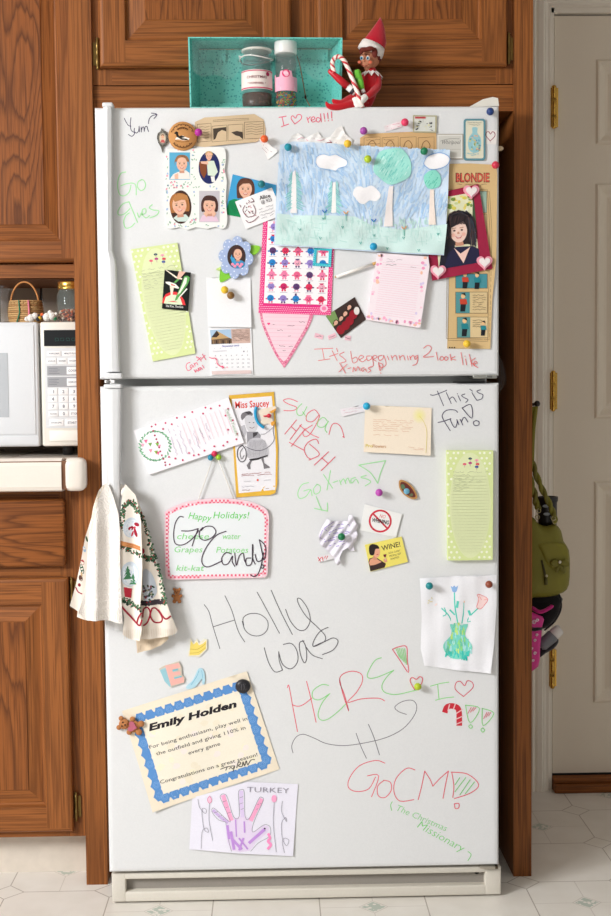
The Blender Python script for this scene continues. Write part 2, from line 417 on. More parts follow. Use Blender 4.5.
    def scrib(s, x0, y0, x1, y1, h, col, w=.5, seed=0):
        if s.T: T_ = s.T; s.T = None; s.scrib(x0, y0, x1, y1, h, col, w, seed); s.T = T_; return
        rd = random.Random(seed+int(x0*7+y0*13)); n = max(3, int(math.dist((x0, y0), (x1, y1))/1.7)); l = math.dist((x0, y0), (x1, y1)) or 1
        nx, ny = -(y1-y0)/l, (x1-x0)/l; seg = []
        for i in range(n+1):
            t = i/n; d = rd.uniform(-.5, .5)*h
            if rd.random() < .12 and len(seg) > 1: s.line(seg, w, col, False, False); seg = []; continue
            seg.append((x0+(x1-x0)*t+nx*d, y0+(y1-y0)*t+ny*d))
        if len(seg) > 1: s.line(seg, w, col, False, False)
def quadmap(q):
    """bilinear map of (u,v) in 0..1 onto a quad TL,TR,BR,BL in pixels"""
    def f(u, v):
        a = [q[0][k]+(q[1][k]-q[0][k])*u for k in (0, 1)]; b = [q[3][k]+(q[2][k]-q[3][k])*u for k in (0, 1)]
        return (a[0]+(b[0]-a[0])*v, a[1]+(b[1]-a[1])*v)
    return f

# ================================================================== the room
WY = .708
def struct(o): o['kind'] = 'structure'; return o
struct(mk((-2.6, 2.4, -4.2, WY+.1, -.1, 0)).build('floor', 'vinyl', origin=(0, 0, 0)))
struct(mk((-2.6, 2.4, -4.2, WY+.1, 2.44, 2.5)).build('ceiling', 'ceil'))
WC = (214, 206, 192)
struct(mk((-2.6, .64, WY, WY+.1, 0, 2.44, WC)).build('wall_back', 'wall'))
struct(mk((.64, 1.6, WY, WY+.1, 2.1, 2.44, WC), (1.56, 2.4, WY, WY+.1, 0, 2.44, WC)).build('wall_right', 'wall'))
# white panelled door with its hinges
dx0, dx1, dz0, dz1 = .695, 1.51, .04, 2.068
t = empty('door_1', (dx0, WY, dz0))
struct(t); t['label'] = 'off-white raised panel door at the right of the refrigerator, hung on brass hinges'
m = MB(); zs = (dz0, .235, .84, 1.008, 1.632, 1.733, 1.955, dz1); xs = (dx0, .805, 1.040, 1.17, 1.405, dx1)
m.box(dx0, dx1, WY+.022, WY+.045, dz0, dz1)
for j in range(7):
    for i in range(5):
        if not (j % 2 and i % 2): m.add([(xs[i], WY+.011, zs[j]), (xs[i+1], WY+.011, zs[j]), (xs[i+1], WY+.011, zs[j+1]), (xs[i], WY+.011, zs[j+1])], [(0, 1, 2, 3)])
for a, b in ((dx0, dx0), (dx1, dx1)): m.add([(a, WY+.011, dz0), (a, WY+.023, dz0), (a, WY+.023, dz1), (a, WY+.011, dz1)], [(0, 1, 2, 3)])
for z in (dz0, dz1): m.add([(dx0, WY+.011, z), (dx0, WY+.023, z), (dx1, WY+.023, z), (dx1, WY+.011, z)], [(0, 1, 2, 3)])
def door_moulding(m, x0, x1, z0, z1, yf):
    """a raised frame sunk round a fielded panel"""
    def ring(r0, r1):
        (a0, y0), (a1, y1) = r0, r1
        A = [(x0+a0, yf+y0, z0+a0), (x1-a0, yf+y0, z0+a0), (x1-a0, yf+y0, z1-a0), (x0+a0, yf+y0, z1-a0)]
        B = [(x0+a1, yf+y1, z0+a1), (x1-a1, yf+y1, z0+a1), (x1-a1, yf+y1, z1-a1), (x0+a1, yf+y1, z1-a1)]
        m.add(A+B, [(0, 1, 5, 4), (1, 2, 6, 5), (2, 3, 7, 6), (3, 0, 4, 7)])
    pr = [(0, 0), (.005, -.006), (.010, -.006), (.026, .007), (.034, .008), (.055, .000)]
    for a, b in zip(pr, pr[1:]): ring(a, b)
    a = .055; m.add([(x0+a, yf, z0+a), (x1-a, yf, z0+a), (x1-a, yf, z1-a), (x0+a, yf, z1-a)], [(0, 1, 2, 3)])
for cx0 in (.805, 1.17):
    for z0, z1 in ((1.733, 1.955), (1.008, 1.632), (.235, .84)):
        door_moulding(m, cx0, cx0+.235, z0, z1, WY+.011)
m.build('door_slab', 'shell', t)
for z0, z1 in ((1.775, 1.88), (1.033, 1.134), (.285, .388)):
    h = MB(); cx, cy = .689, WY-.012
    h.lathe([(.001, z0-.004), (.004, z0-.003), (.0065, z0), (.0065, z0+.03)], (cx, cy, 0), n=14)
    h.lathe([(.0065, z0+.031), (.0065, z1-.031)], (cx, cy, 0), n=14)
    h.lathe([(.0065, z1-.03), (.0065, z1), (.004, z1+.003), (.001, z1+.004)], (cx, cy, 0), n=14)
    h.box(cx-.012, cx+.012, cy+.004, WY+.011, z0+.002, z1-.002)
    h.build('door_hinge', 'brass', t, label='brass butt hinge')
# casing: moulded, up the left side and across the top
m = MB(); prof = [(0, .0), (0, .018), (.006, .02), (.012, .012), (.018, .016), (.03, .018), (.034, .012), (.038, .012), (.043, .009), (.05, .01), (.053, .004), (.053, 0)]
cx = .630; top = 2.085
for (a, d), (b, e) in zip(prof, prof[1:]):
    m.add([(cx+a, WY-d, 0), (cx+b, WY-e, 0), (cx+b, WY-e, top+.053-b), (cx+a, WY-d, top+.053-a)], [(0, 1, 2, 3)])
    m.add([(cx+a, WY-d, top+.053-a), (cx+b, WY-e, top+.053-b), (1.6, WY-e, top+.053-b), (1.6, WY-d, top+.053-a)], [(0, 1, 2, 3)])
m.add([(cx, WY, 0), (cx, WY-.018, 0), (cx, WY-.018, top+.053), (cx, WY, top+.053)], [(0, 1, 2, 3)])
m.box(cx+.05, dx0-.004, WY-.002, WY+.06, 0, dz1+.02); m.box(cx+.05, 1.6, WY-.002, WY+.06, dz1+.005, top+.002)
m.box(dx0-.004, dx0+.012, WY+.05, WY+.06, 0, dz1+.005)
struct(m.build('trim_1', 'trimpaint'))
m = MB(); m.box(.692, 1.56, WY-.035, WY+.09, 0, .022, bev=.003); m.box(.692, 1.56, WY-.02, WY+.09, .022, .036, bev=.003)
struct(m.build('trim_2', 'oak_x', label='oak threshold under the white door'))
struct(mk((.69, 1.56, WY+.01, WY+.09, .03, .042)).build('trim_3', 'black', label='black weather strip under the door'))

# ================================================================== oak cabinets
def raised_door(name, x0, x1, z0, z1, yf, parent, sw=.055, th=.02, fig='oakf_z', field_in=.035, label=None):
    """frame-and-panel door: mitred inner edge, bevelled field, eased outer edge; front at yf"""
    m = MB(); yb = yf+th; e = .006
    # outer eased edge and sides
    def quad(a, b, mat): m.add(a+b, [(0, 1, 3, 2)], mat=mat)
    O = lambda a, y: [(x0+a, y, z0+a), (x1-a, y, z0+a), (x1-a, y, z1-a), (x0+a, y, z1-a)]
    def ring(a0, y0, a1, y1, mats=('oak_x', 'oak_z')):
        A, B = O(a0, y0), O(a1, y1)
        for i in range(4):
            j = (i+1) % 4; m.add([A[i], A[j], B[j], B[i]], [(0, 1, 2, 3)], mat=mats[i % 2])
    ring(0, yb, 0, yf+.006); ring(0, yf+.006, .003, yf+.002); ring(.003, yf+.002, .009, yf)
    # stiles full height, rails between
    a, s_ = .009, sw
    m.add([(x0+a, yf, z0+a), (x0+s_, yf, z0+a), (x0+s_, yf, z1-a), (x0+a, yf, z1-a)], [(0, 1, 2, 3)], mat='oak_z')
    m.add([(x1-s_, yf, z0+a), (x1-a, yf, z0+a), (x1-a, yf, z1-a), (x1-s_, yf, z1-a)], [(0, 1, 2, 3)], mat='oak_z')
    m.add([(x0+s_, yf, z0+a), (x1-s_, yf, z0+a), (x1-s_, yf, z0+s_), (x0+s_, yf, z0+s_)], [(0, 1, 2, 3)], mat='oak_x')
    m.add([(x0+s_, yf, z1-s_), (x1-s_, yf, z1-s_), (x1-s_, yf, z1-a), (x0+s_, yf, z1-a)], [(0, 1, 2, 3)], mat='oak_x')
    ring(s_, yf, s_+.004, yf+.009); ring(s_+.004, yf+.009, s_+.007, yf+.01, ('oak_x', 'oak_z'))
    ring(s_+.007, yf+.01, s_+.007+field_in, yf+.003, ('oak_x', 'oak_z')); k = s_+.007+field_in
    ring(k, yf+.003, k+.002, yf+.001)
    k += .002
    m.add(O(k, yf+.001), [(0, 1, 2, 3)], mat=fig); m.add(O(0, yb), [(0, 1, 2, 3)], mat=fig)
    return m.build(name, None, parent, label=label)
def cab_hinge(x, z, y, parent, side):
    m = MB(); m.lathe([(.001, -.034), (.004, -.032), (.0025, -.029), (.0045, -.027), (.0045, -.009), (.0038, -.008), (.0038, .008), (.0045, .009), (.0045, .027), (.0025, .029), (.004, .032), (.001, .034)], (x, y-.005, z), n=12)
    m.box(x-.006*side-.004, x-.006*side+.004, y-.002, y+.0002, z-.024, z+.024)
    return m.build('hinge', 'old_brass', parent, label='antique brass hinge')
PY = .119; FY = .13        # front of tall side panels, of face frames
def tall_panel(x0, x1, label):
    m = MB(); m.box(x0, x1, PY, WY, 0, 2.44, mat='oak_z'); return m.build('end_panel', None, label=label, cat='panel')
tag(tall_panel(-.483, -.436, 'tall lighter oak end panel at the left of the refrigerator'))
tag(tall_panel(.473, .5135, 'tall dark oak end panel at the right of the refrigerator, next to the white door'))
# cabinet over the refrigerator
c = empty('wall_cabinet', (.02, .4, 1.698), 'oak wall cabinet above the refrigerator with two raised panel doors', 'cabinet')
m = MB()
m.box(-.436, -.395, FY, FY+.02, 1.756, 2.3, mat='oak_z'); m.box(.435, .476, FY, FY+.02, 1.756, 2.3, mat='oak_z'); m.box(-.02, .06, FY, FY+.02, 1.82, 2.26, mat='oak_z')
m.box(-.395, .435, FY+.0005, FY+.02, 1.756, 1.82, mat='oak_x'); m.box(-.395, .435, FY, FY+.02, 2.26, 2.3, mat='oak_x')
m.box(-.436, .476, FY+.0205, WY-.002, 1.70, 1.715, mat='oak_x'); m.box(-.436, .476, FY+.021, WY-.002, 2.28, 2.3, mat='oak_x'); m.box(-.436, .476, WY-.02, WY-.002, 1.72, 2.28, mat='oak_x')
m.build('face_frame', None, c)
m = MB(); m.box(-.436, .476, FY+.001, FY+.02, 1.698, 1.754, mat='oak_x'); m.build('bottom_rail', None, c)
d = raised_door('door', -.418, -.008, 1.79, 2.28, FY-.0205, c); cab_hinge(-.424, P(96, 53, .12)[1], FY-.001, c, 1); cab_hinge(-.424, 2.2, FY-.001, c, 1)
d = raised_door('door', .046, .456, 1.79, 2.28, FY-.0205, c); cab_hinge(.462, P(507, 48, .12)[1], FY-.001, c, -1); cab_hinge(.462, 2.2, FY-.001, c, -1)
m = MB(); m.box(-.436, .476, FY, FY+.3, 2.3, 2.44, mat='oak_x'); m.build('top_filler', None, c)
# wall cabinet over the microwave
c = empty('wall_cabinet', (-.9, .55, 1.368), 'oak wall cabinet hung above the microwave, left of the refrigerator', 'cabinet')
m = MB(); m.box(-1.3, -.487, .42, WY-.001, 1.385, 2.43, mat='oak_z'); m.box(-1.3, -.487, .405, .42, 1.368, 1.40, mat='oak_x'); m.box(-.52, -.487, .405, .42, 1.40, 2.43, mat='oak_z')
m.box(-1.3, -.487, .42, WY-.001, 1.366, 1.3845, mat='oak_x')
m.build('cabinet_box', None, c)
raised_door('door', -1.0, -.503, 1.403, 2.40, .384, c, sw=.05, field_in=.03)
# base cabinet
c = empty('base_cabinet', (-.9, .4, 0), 'oak base cabinet under the tiled countertop with one drawer and one door in view', 'cabinet')
BY = .142
m = MB(); m.box(-1.3, -.487, BY+.02, WY-.001, .103, .88, mat='oak_z'); m.box(-.53, -.487, BY, BY+.02, .103, .885, mat='oak_z')
m.box(-1.3, -.53, BY, BY+.02, .86, .885, mat='oak_x'); m.box(-1.3, -.53, BY, BY+.02, .69, .72, mat='oak_x'); m.box(-1.3, -.53, BY, BY+.02, .103, .13, mat='oak_x')
m.build('face_frame', None, c)
raised_door('door', -.96, -.511, .120, .690, BY-.021, c, sw=.058, field_in=.03)
m = MB(); m.box(-.96, -.514, BY-.021, BY-.001, .714, .864, mat='oakf_x', bev=.008); m.build('drawer', None, c)
cab_hinge(-.505, .655, BY-.001, c, -1); cab_hinge(-.505, .172, BY-.001, c, -1)
mk((-1.3, -.487, .20, .23, 0, .103)).build('toe_kick', 'toekick', c, label='cream toe kick')
# countertop: tiled, rounded edge tiles
c = empty('countertop', (-.9, .4, .885), 'cream tiled countertop with rounded edge, left of the refrigerator under the microwave', 'countertop')
TC = (226, 217, 206)
m = MB()
m.box(-1.3, -.49, .1305, WY-.001, .886, .944, (150, 130, 112))
x = -.50
yy = .135
while yy < WY-.01:
    y1 = min(yy+.148, WY-.003); x = -.491
    while x > -1.25:
        m.box(x-.146, x-.002, yy, y1-.003, .944, .952, TC, bev=.002); x -= .148
    yy = y1
m.build('tile_top', 'tile', c)
def edge_tile(x0, x1, end=False):
    m = MB()
    if end:
        m.box(x0, x1, .069, .1165, .884, .956, TC, bev=.014)
    else:
        pr = [(.134, .953), (.10, .956), (.085, .956), (.075, .951), (.07, .94), (.069, .92), (.069, .895), (.073, .887), (.082, .884), (.1165, .884)]; n = len(pr)
        m.add([(xx, y, z) for xx in (x0, x1) for y, z in pr], [(i, i+1, i+1+n, i+n) for i in range(n-1)]+[tuple(range(n)), tuple(range(n, 2*n))], TC)
    return m.build('edge_tile', 'tile', c)
edge_tile(-.5075, -.461, True)
for i in range(4): edge_tile(-.5115-.152*(i+1)+.003, -.5115-.152*i)
m = MB(); m.box(-1.1, -.485, .0735, .1165, .889, .950, (120, 84, 62)); m.box(-1.1, -.4885, .1165, .13, .887, .944, (120, 84, 62)); m.build('grout', 'matte', c, label='brown grout between edge tiles')
# backsplash
m = MB(); gx = -1.25; m.box(-1.3, -.487, WY-.006, WY-.0005, .953, 1.366, (60, 46, 38))
x = -.66+.11
while x > -1.25:
    z = .957
    while z < 1.36:
        m.box(x-.107, x-.003, WY-.012, WY-.006, z, min(z+.104, 1.366), (176, 160, 142), bev=.0015); z += .107
    x -= .11
struct(m.build('wall_tiles', 'tile'))

# ================================================================== microwave and what stands on it
MY = .23
mz0, mz1 = .958, P(40, 322, MY)[1]
def X(px, py, Y): return P(px, py, Y)[0]
def Z(px, py, Y): return P(px, py, Y)[1]
c = empty('microwave', (-.72, .4, .952), 'white countertop microwave with keypad, on the tiled counter', 'microwave')
zb = Z(60, 447, MY)
m = MB(); m.box(-.99, -.4895, MY+.02, MY+.36, zb+.004, mz1-.002, (222, 222, 218), bev=.004)
for xx in (-.93, -.53): m.lathe([(.012, .9525-zb), (.014, .01)], (xx, MY+.05, zb), (40, 40, 40), n=14); m.lathe([(.012, .9525-zb), (.014, .01)], (xx, MY+.32, zb), (40, 40, 40), n=14)
m.build('body', 'white_plastic', c)
xd = X(39, 380, MY)
m = MB(); m.box(-.99, xd, MY-.006, MY+.0195, zb+.002, mz1, (216, 219, 222), bev=.005)
m.box(-.98, xd-.008, MY-.008, MY-.005, zb+.03, mz1-.008, (219, 222, 225), bev=.001); m.box(-.99, xd-.002, MY-.0075, MY-.005, zb+.006, zb+.026, (216, 219, 222), bev=.001)
dr = m.build('door', 'white_plastic', c)
wx, wz0, wz1 = X(9, 380, MY), Z(9, 417, MY), Z(9, 353, MY)
m = MB(); m.box(-.95, wx, MY-.0088, MY-.0078, wz0, wz1, (178, 182, 186)); o_ = m.build('window', 'gloss', dr, label='grey screened window')
xp0, xp1 = X(41.5, 380, MY), -.4895
m = MB(); m.box(xp0, xp1, MY-.006, MY+.0195, zb+.002, mz1, (224, 220, 210), bev=.005); cp = m.build('control_panel', 'white_plastic', c, label='cream control panel')
def pz(py): return Z(60, py, MY-.006)
def pxx(px): return X(px, 380, MY-.006)
m = MB(); m.box(pxx(45), xp1-.001, MY-.0075, MY-.006, pz(346), pz(330), (22, 24, 26)); dsp = m.build('display', 'gloss', cp, label='black clock display')
m = MB()
for i in range(4):
    x = pxx(56+i*5.5)
    for dz in (0, .006): m.box(x, x+.007, MY-.0078, MY-.0075, pz(341)+dz, pz(341)+dz+.001, (30, 72, 66))
    for dx in (0, .007): m.box(x+dx, x+dx+.001, MY-.0078, MY-.0075, pz(341), pz(341)+.006, (30, 72, 66))
m.build('digits', 'gloss', dsp)
m = MB(); m.box(pxx(45), xp1-.001, MY-.0068, MY-.006, pz(428), pz(348), (216, 218, 220)); m.build('keypad_sheet', 'gloss', cp, label='pale grey keypad sheet')
m = MB(); m.box(pxx(47.5), xp1-.001, MY-.0072, MY-.0066, pz(375.5), pz(366), (160, 162, 166)); m.box(pxx(47.5), xp1-.001, MY-.0072, MY-.0066, pz(387), pz(377), (160, 162, 166))
for k in range(4): m.box(pxx(49), pxx(58+k % 2*2), MY-.0074, MY-.0072, pz(368.5+k*1.7), pz(368.2+k*1.7), (90, 90, 100)); m.box(pxx(49), pxx(59-k % 2*2), MY-.0074, MY-.0072, pz(379.5+k*1.7), pz(379.2+k*1.7), (90, 90, 100))
m.build('menu_block', 'gloss', cp, label='grey menu block')
def key(x0, x1, y0, y1, txt, col=(238, 238, 238), sz=None):
    m = MB(); m.box(pxx(x0), min(pxx(x1), xp1-.001), MY-.0082, MY-.0066, pz(y1), pz(y0), col, bev=.0006)
    vs, fs = glyphs(txt, .02, 0); w0 = max(v[0] for v in vs)-min(v[0] for v in vs); s_ = min((pxx(x1)-pxx(x0))*.75/w0, (sz or .007)); cx = (pxx(x0)+min(pxx(x1), xp1))/2
    m.add([(cx+(v[0]-w0/2)*s_, MY-.00835, (pz(y0)+pz(y1))/2+(v[1]-.33)*s_) for v in vs], fs, (96, 100, 112))
    m.build('key', 'white_plastic', cp)
key(48, 61.5, 351, 356, 'POPCORN'); key(63, 79, 351, 356, 'MINUTE PLUS')
for i, tx in enumerate(('BEVERAGE', 'DINNER', 'FROZEN')): key(47.5+i*10.5, 57+i*10.5, 358, 364, tx)
key(67, 79, 367, 374.5, 'COOK'); key(67, 79, 378.5, 386, 'DEFROST')
for r in range(3):
    for q in range(3): key(48+q*10.5, 57.5+q*10.5, 388.5+r*7.3, 394.8+r*7.3, str(r*3+q+1), sz=.010)
for q, tx in enumerate(('CLOCK', '0', 'STOP')): key(48+q*10.5, 57.5+q*10.5, 411, 416.5, tx, sz=.010)
key(48.5, 63, 419.5, 426, 'POWER LEVEL'); key(64, 79, 419.5, 426, 'START')
m = MB(); m.box(pxx(48.5), xp1-.002, MY-.0085, MY-.006, pz(441), pz(430.5), (242, 239, 230), bev=.001); m.build('open_button', 'white_plastic', cp)
TOPZ = mz1-.002
# wicker basket with a tall hoop handle
BYy = .36
def at(px, py, Y): x, z = P(px, py, Y); return (x, Y, z)
c = empty('basket', (X(25, 320, BYy), BYy, TOPZ), 'small woven basket with a thin hoop handle, on top of the microwave', 'basket')
cx = X(26, 320, BYy); bz = TOPZ; m = MB(); H = Z(26, 301, BYy)-bz
for k in range(12):
    z = bz+.0025+k*(H-.004)/11; r = .035+.004*math.sin(k/11*3.1); n = 40
    pts = [(cx+(r+.0012*(1 if (i+k) % 2 else -1))*math.cos(2*math.pi*i/n), BYy+(r*.75+.0012*(1 if (i+k) % 2 else -1))*math.sin(2*math.pi*i/n), z) for i in range(n+1)]
    m.tube(pts, .0026, (196, 158, 108) if k % 3 else (176, 134, 88), n=5)
for i in range(20):
    a = 2*math.pi*i/20; m.tube([(cx+.035*math.cos(a), BYy+.027*math.sin(a), bz+.001), (cx+.037*math.cos(a), BYy+.028*math.sin(a), bz+H)], .0015, (170, 128, 82), n=5)
m.lathe([(0.0, 0), (.034, 0), (.034, .002), (0, .002)], (cx, BYy, bz), (180, 140, 92), ell=(1, .75))
m.build('basket_weave', 'matte', c)
hz = Z(22, 282, BYy)-bz; m = MB(); hp = [(cx-.002+.033*math.cos(a), BYy, bz+H*.8+(hz-H*.8)*math.sin(a)) for a in [math.pi*i/20 for i in range(21)]]
m.tube(hp, .0022, (190, 130, 76), n=7); m.build('handle', 'matte', c, label='thin brown hoop handle')
m = MB(); m.tube([(cx-.016, BYy-.031, bz+.004), (cx-.008, BYy-.032, bz+H*.5), (cx-.010, BYy-.030, bz+H)], .0018, (40, 120, 90), n=6); m.tube([(cx+.01, BYy-.031, bz+.01), (cx+.014, BYy-.032, bz+H*.5), (cx+.012, BYy-.030, bz+H)], .0022, (230, 130, 150), n=6); m.build('ribbon', 'cloth', c, label='green and pink ribbons')
# glass jar with gold lid and candy corn
JY = .30; jx = X(71, 320, JY); jz = TOPZ; jt = Z(70, 282, JY)-jz; r = X(71, 310, JY)-X(57, 310, JY)
c = empty('candy_jar', (jx, JY, jz), 'glass jar with gold screw lid and orange and brown candy, on the microwave', 'jar')
m = MB(); m.lathe([(r*.9, .0005), (r, .004), (r, jt*.7), (r*.85, jt*.78), (r*.82, jt*.84), (r*.78, jt*.84), (r*.8, jt*.76), (r*.94, jt*.68), (r*.94, .006), (0, .005)], (jx, JY, jz), n=32); m.build('jar_glass', 'glass', c)
m = MB(); m.lathe([(r*.86, jt*.82), (r*.9, jt*.82), (r*.9, jt*.84), (r*.88, jt*.85), (r*.9, jt*.86), (r*.9, jt*.97), (r*.85, jt), (0, jt)], (jx, JY, jz), n=32); m.build('lid', 'brass', c, label='gold screw lid')
m = MB(); rd = random.Random(3)
for i in range(280):
    a = rd.uniform(0, 6.28); q = r*.84*math.sqrt(rd.random()); z = .007+rd.random()*.025
    m.ball((jx+q*math.cos(a), JY+q*math.sin(a), jz+z), (.004, .003, .003), rd.choice([(230, 120, 60), (240, 190, 150), (120, 50, 30), (240, 220, 200), (200, 90, 60)]), n=6, rot=Matrix.Rotation(a, 3, 'Z'))
tag(m.build('candy', 'gloss', c, label='orange, white and brown candy'), kind='stuff')
# clear plastic tub, at the photograph's left edge
TY = .34; x0, x1 = X(-18, 320, TY), X(4, 320, TY); x2, x3 = X(-18, 290, TY), X(3, 290, TY); zt = Z(3, 289, TY)
m = MB(); V = []
for (a, b, z, k) in ((x0, x1-.006, TOPZ+.0005, .03), (x2, x3+.006, zt, .04)): V += [(a, TY-k, z), (b, TY-k, z), (b, TY+k, z), (a, TY+k, z)]
m.add(V, [(0, 1, 2, 3), (0, 1, 5, 4), (1, 2, 6, 5), (2, 3, 7, 6), (3, 0, 4, 7)])
W_ = [(x2-.005, TY-.045, zt), (x3+.012, TY-.045, zt), (x3+.012, TY+.045, zt), (x2-.005, TY+.045, zt)]
m.add(W_+[(a, b, z+.004) for a, b, z in W_], [(0, 1, 5, 4), (1, 2, 6, 5), (2, 3, 7, 6), (3, 0, 4, 7), (4, 5, 6, 7)])
m.build('plastic_tub', 'film', label='clear plastic tub at the left edge of the microwave top', cat='tub')
# small knitted toys between basket and jar
SY = .27
m = MB()
for px, py, q, col in ((31, 318, 4, (238, 234, 226)), (27, 319, 2.6, (236, 232, 226)), (35, 316, 3.4, (240, 236, 230)), (38, 319, 2.4, (40, 40, 46)), (39.5, 318, 2.0, (235, 190, 60)), (38, 316, 1.8, (60, 60, 70))):
    p = at(px, py, SY); m.ball((p[0], SY, max(p[2], TOPZ+q/440)), q/440, col, n=12)
m.build('plush_toy', 'terry', label='tiny white plush bee toy lying on the microwave beside the basket', cat='toy')
m = MB()
for px, py, q, col in ((47, 317, 4.2, (240, 238, 232)), (52, 316, 4, (238, 236, 230)), (42, 314.5, 1.8, (236, 110, 50)), (44, 316, 1.6, (60, 120, 190)), (55, 318.5, 2.2, (40, 130, 80)), (50, 312.5, 2.4, (240, 238, 232)), (56, 314, 1.8, (240, 238, 232))):
    p = at(px, py, SY); m.ball((p[0], SY, max(p[2], TOPZ+q/440)), q/440, col, n=12)
m.build('plush_toy', 'terry', label='tiny white plush toy with green and orange bits, beside the candy jar', cat='toy')

# ================================================================== the refrigerator
fr = empty('refrigerator', (0, .35, 0), 'white top-freezer refrigerator covered in papers, magnets and marker writing', 'refrigerator')
m = MB(); m.box(-.405, .405, .07, WY-.02, .03, 1.665, mat='fridge', bev=.006); m.box(-.40, .40, .062, .071, 1.09, 1.14, (206, 206, 202), 'white_plastic')
m.build('body', None, fr)
m = MB()
for z0, z1 in ((.085, 1.1), (1.136, 1.672)): m.box(-.409, .409, .0585, .07, z0, z1, mat='gasket')
m.build('gasket', None, fr, label='grey door gaskets')
for xx in (-.35, .35):
    for yy in (.1, .62): pass
def door_shape(z0, z1):
    """slab with softly rounded edges; its flat face lies at y = 0"""
    m = MB(); pr = [(.0, .058), (.0, .010), (.0015, .0045), (.0045, .0012), (.010, 0)]
    x0, x1 = -.4165, .4192
    O = lambda a, y: [(x0+a, y, z0+a), (x1-a, y, z0+a), (x1-a, y, z1-a), (x0+a, y, z1-a)]
    for (a, y), (b, q) in zip(pr, pr[1:]):
        A, B = O(a, y), O(b, q); m.add(A+B, [(i, (i+1) % 4, (i+1) % 4+4, i+4) for i in range(4)])
    m.add(O(.010, 0), [(0, 1, 2, 3)]); m.add(O(0, .058), [(0, 1, 2, 3)])
    return m
fz = door_shape(1.124, 1.682).build('freezer_door', 'fridge', fr)
fd = door_shape(.073, 1.109).build('fridge_door', 'fridge', fr)
def grip(secs, parent, nm='handle'):
    """secs: (py, left px, right px, front, back)"""
    m = MB(); vs = []; n = 12
    for py, l, r, yf, yb in secs:
        (x0, z), (x1, _) = P(l, py), P(r, py); e = min(.006, (yb-yf)*.45, (x1-x0)*.45)
        ring = [(x0, yb), (x0, yf+e), (x0+e*.3, yf+e*.3), (x0+e, yf), ((x0+x1)/2, yf-.0012), (x1-e, yf), (x1-e*.3, yf+e*.3), (x1, yf+e), (x1, yb), (x1-e, yb), ((x0+x1)/2, yb), (x0+e, yb)]
        vs += [(x, y, z) for x, y in ring]
    fs = [(a*n+i, a*n+(i+1) % n, (a+1)*n+(i+1) % n, (a+1)*n+i) for a in range(len(secs)-1) for i in range(n)]
    fs += [tuple(range(n)), tuple((len(secs)-1)*n+i for i in range(n))]
    m.add(vs, fs, (218, 219, 220), None, False)
    return m.build(nm, 'white_plastic', parent)
grip([(107, 104, 112.6, -.012, .0), (108, 104, 113, -.020, .0), (150, 104.3, 113, -.020, -.0), (200, 104.8, 113.2, -.022, 0), (252, 105.3, 113.6, -.022, 0), (260, 106, 116, -.024, -.0), (266, 106.4, 117.2, -.026, 0), (300, 107, 118.6, -.028, 0), (350, 107, 120.3, -.028, 0), (372, 106.8, 121, -.026, 0)], fz)
m = MB(); (x0, z0), (x1, z1) = P(103.5, 109), P(114, 104.5); m.box(x0, x1, -.022, .01, z0, z1, (220, 221, 222), bev=.003); m.build('handle_cap', 'white_plastic', fz)
m = MB(); (x0, z0), (x1, z1) = P(106, 379), P(123.5, 373); m.box(x0, x1, -.030, .0, z0, z1, (220, 221, 222), bev=.003); m.build('handle_cap', 'white_plastic', fz)
m = MB(); (x0, z0), (x1, z1) = P(105.5, 388.5), P(123, 384); m.box(x0, x1, -.030, .0, z0, z1, (220, 221, 222), bev=.003); m.build('handle_cap', 'white_plastic', fd)
m = MB(); (x0, z0), (x1, z1) = P(106.5, 383.5), P(116, 379.5); m.box(x0, x1, -.03, -.002, z0+.001, z1-.001, (236, 236, 236)); a = P(110, 381.8); m.lathe([(.004, 0), (.004, .002), (.002, .003)], (a[0], -.03, a[1]), (120, 120, 118), axis='y', n=12); m.build('handle_bracket', 'white_plastic', fd)
grip([(389, 106.5, 122.4, -.028, .0), (400, 106.8, 122.2, -.029, 0), (440, 108, 122.0, -.032, 0), (455, 109, 121.8, -.035, -.010), (480, 110.4, 121.6, -.038, -.020), (540, 112.4, 122.4, -.038, -.020), (600, 114, 123.6, -.038, -.020), (612, 114.3, 124, -.040, -.006), (622, 114.5, 124.3, -.022, 0), (629, 114.8, 124.6, -.014, 0)], fd)
# hinges
m = MB(); (x0, z0), (x1, z1) = P(473, 380), P(497, 374.5); m.box(x0, x1, -.001, .06, z0+.003, z1-.001, (196, 196, 188), bev=.001); (a, _), (b, _) = P(486, 378), P(492, 378)
m.box(a, b, -.004, .0, z0+.004, z1-.002, (150, 150, 146), bev=.001); m.build('middle_hinge', 'metal', fr, label='steel middle hinge at the right end of the gap')
m = MB(); m.box(.33, .40, .0, .062, 1.1105, 1.112, (30, 30, 30)); m.build('hinge_plate', 'matte', fr)
m = MB(); V = []
for px, py in ((468, 108.2), (482, 100.5), (492, 98.2), (497, 99.5), (498, 107.2)): V.append(P(px, py, .02))
m.prism(V, .008, .06, (228, 224, 214)); m.build('hinge_cover', 'white_plastic', fr, label='white plastic top hinge cover')
(x0, z0), (x1, z1) = P(112.5, 899, .02), P(500.5, 866, .02)
z0 = .004; z1 = .066; m = MB(); GY = .012
BC = (212, 206, 194)
m.box(x0, x0+.03, GY, GY+.03, z0, z1, BC, bev=.003); m.box(x1-.035, x1, GY, GY+.03, z0, z1, BC, bev=.003)
m.box(x0+.028, x1-.033, GY, GY+.03, z1-.012, z1, BC, bev=.002); m.box(x0+.028, x1-.033, GY, GY+.03, z0, z0+.022, BC, bev=.003)
m.box(x0+.028, x1-.033, GY+.018, GY+.026, z0+.02, z1-.010, (150, 144, 136))
m.build('base_grille', 'matte', fr, label='cream base grille with a long slot')
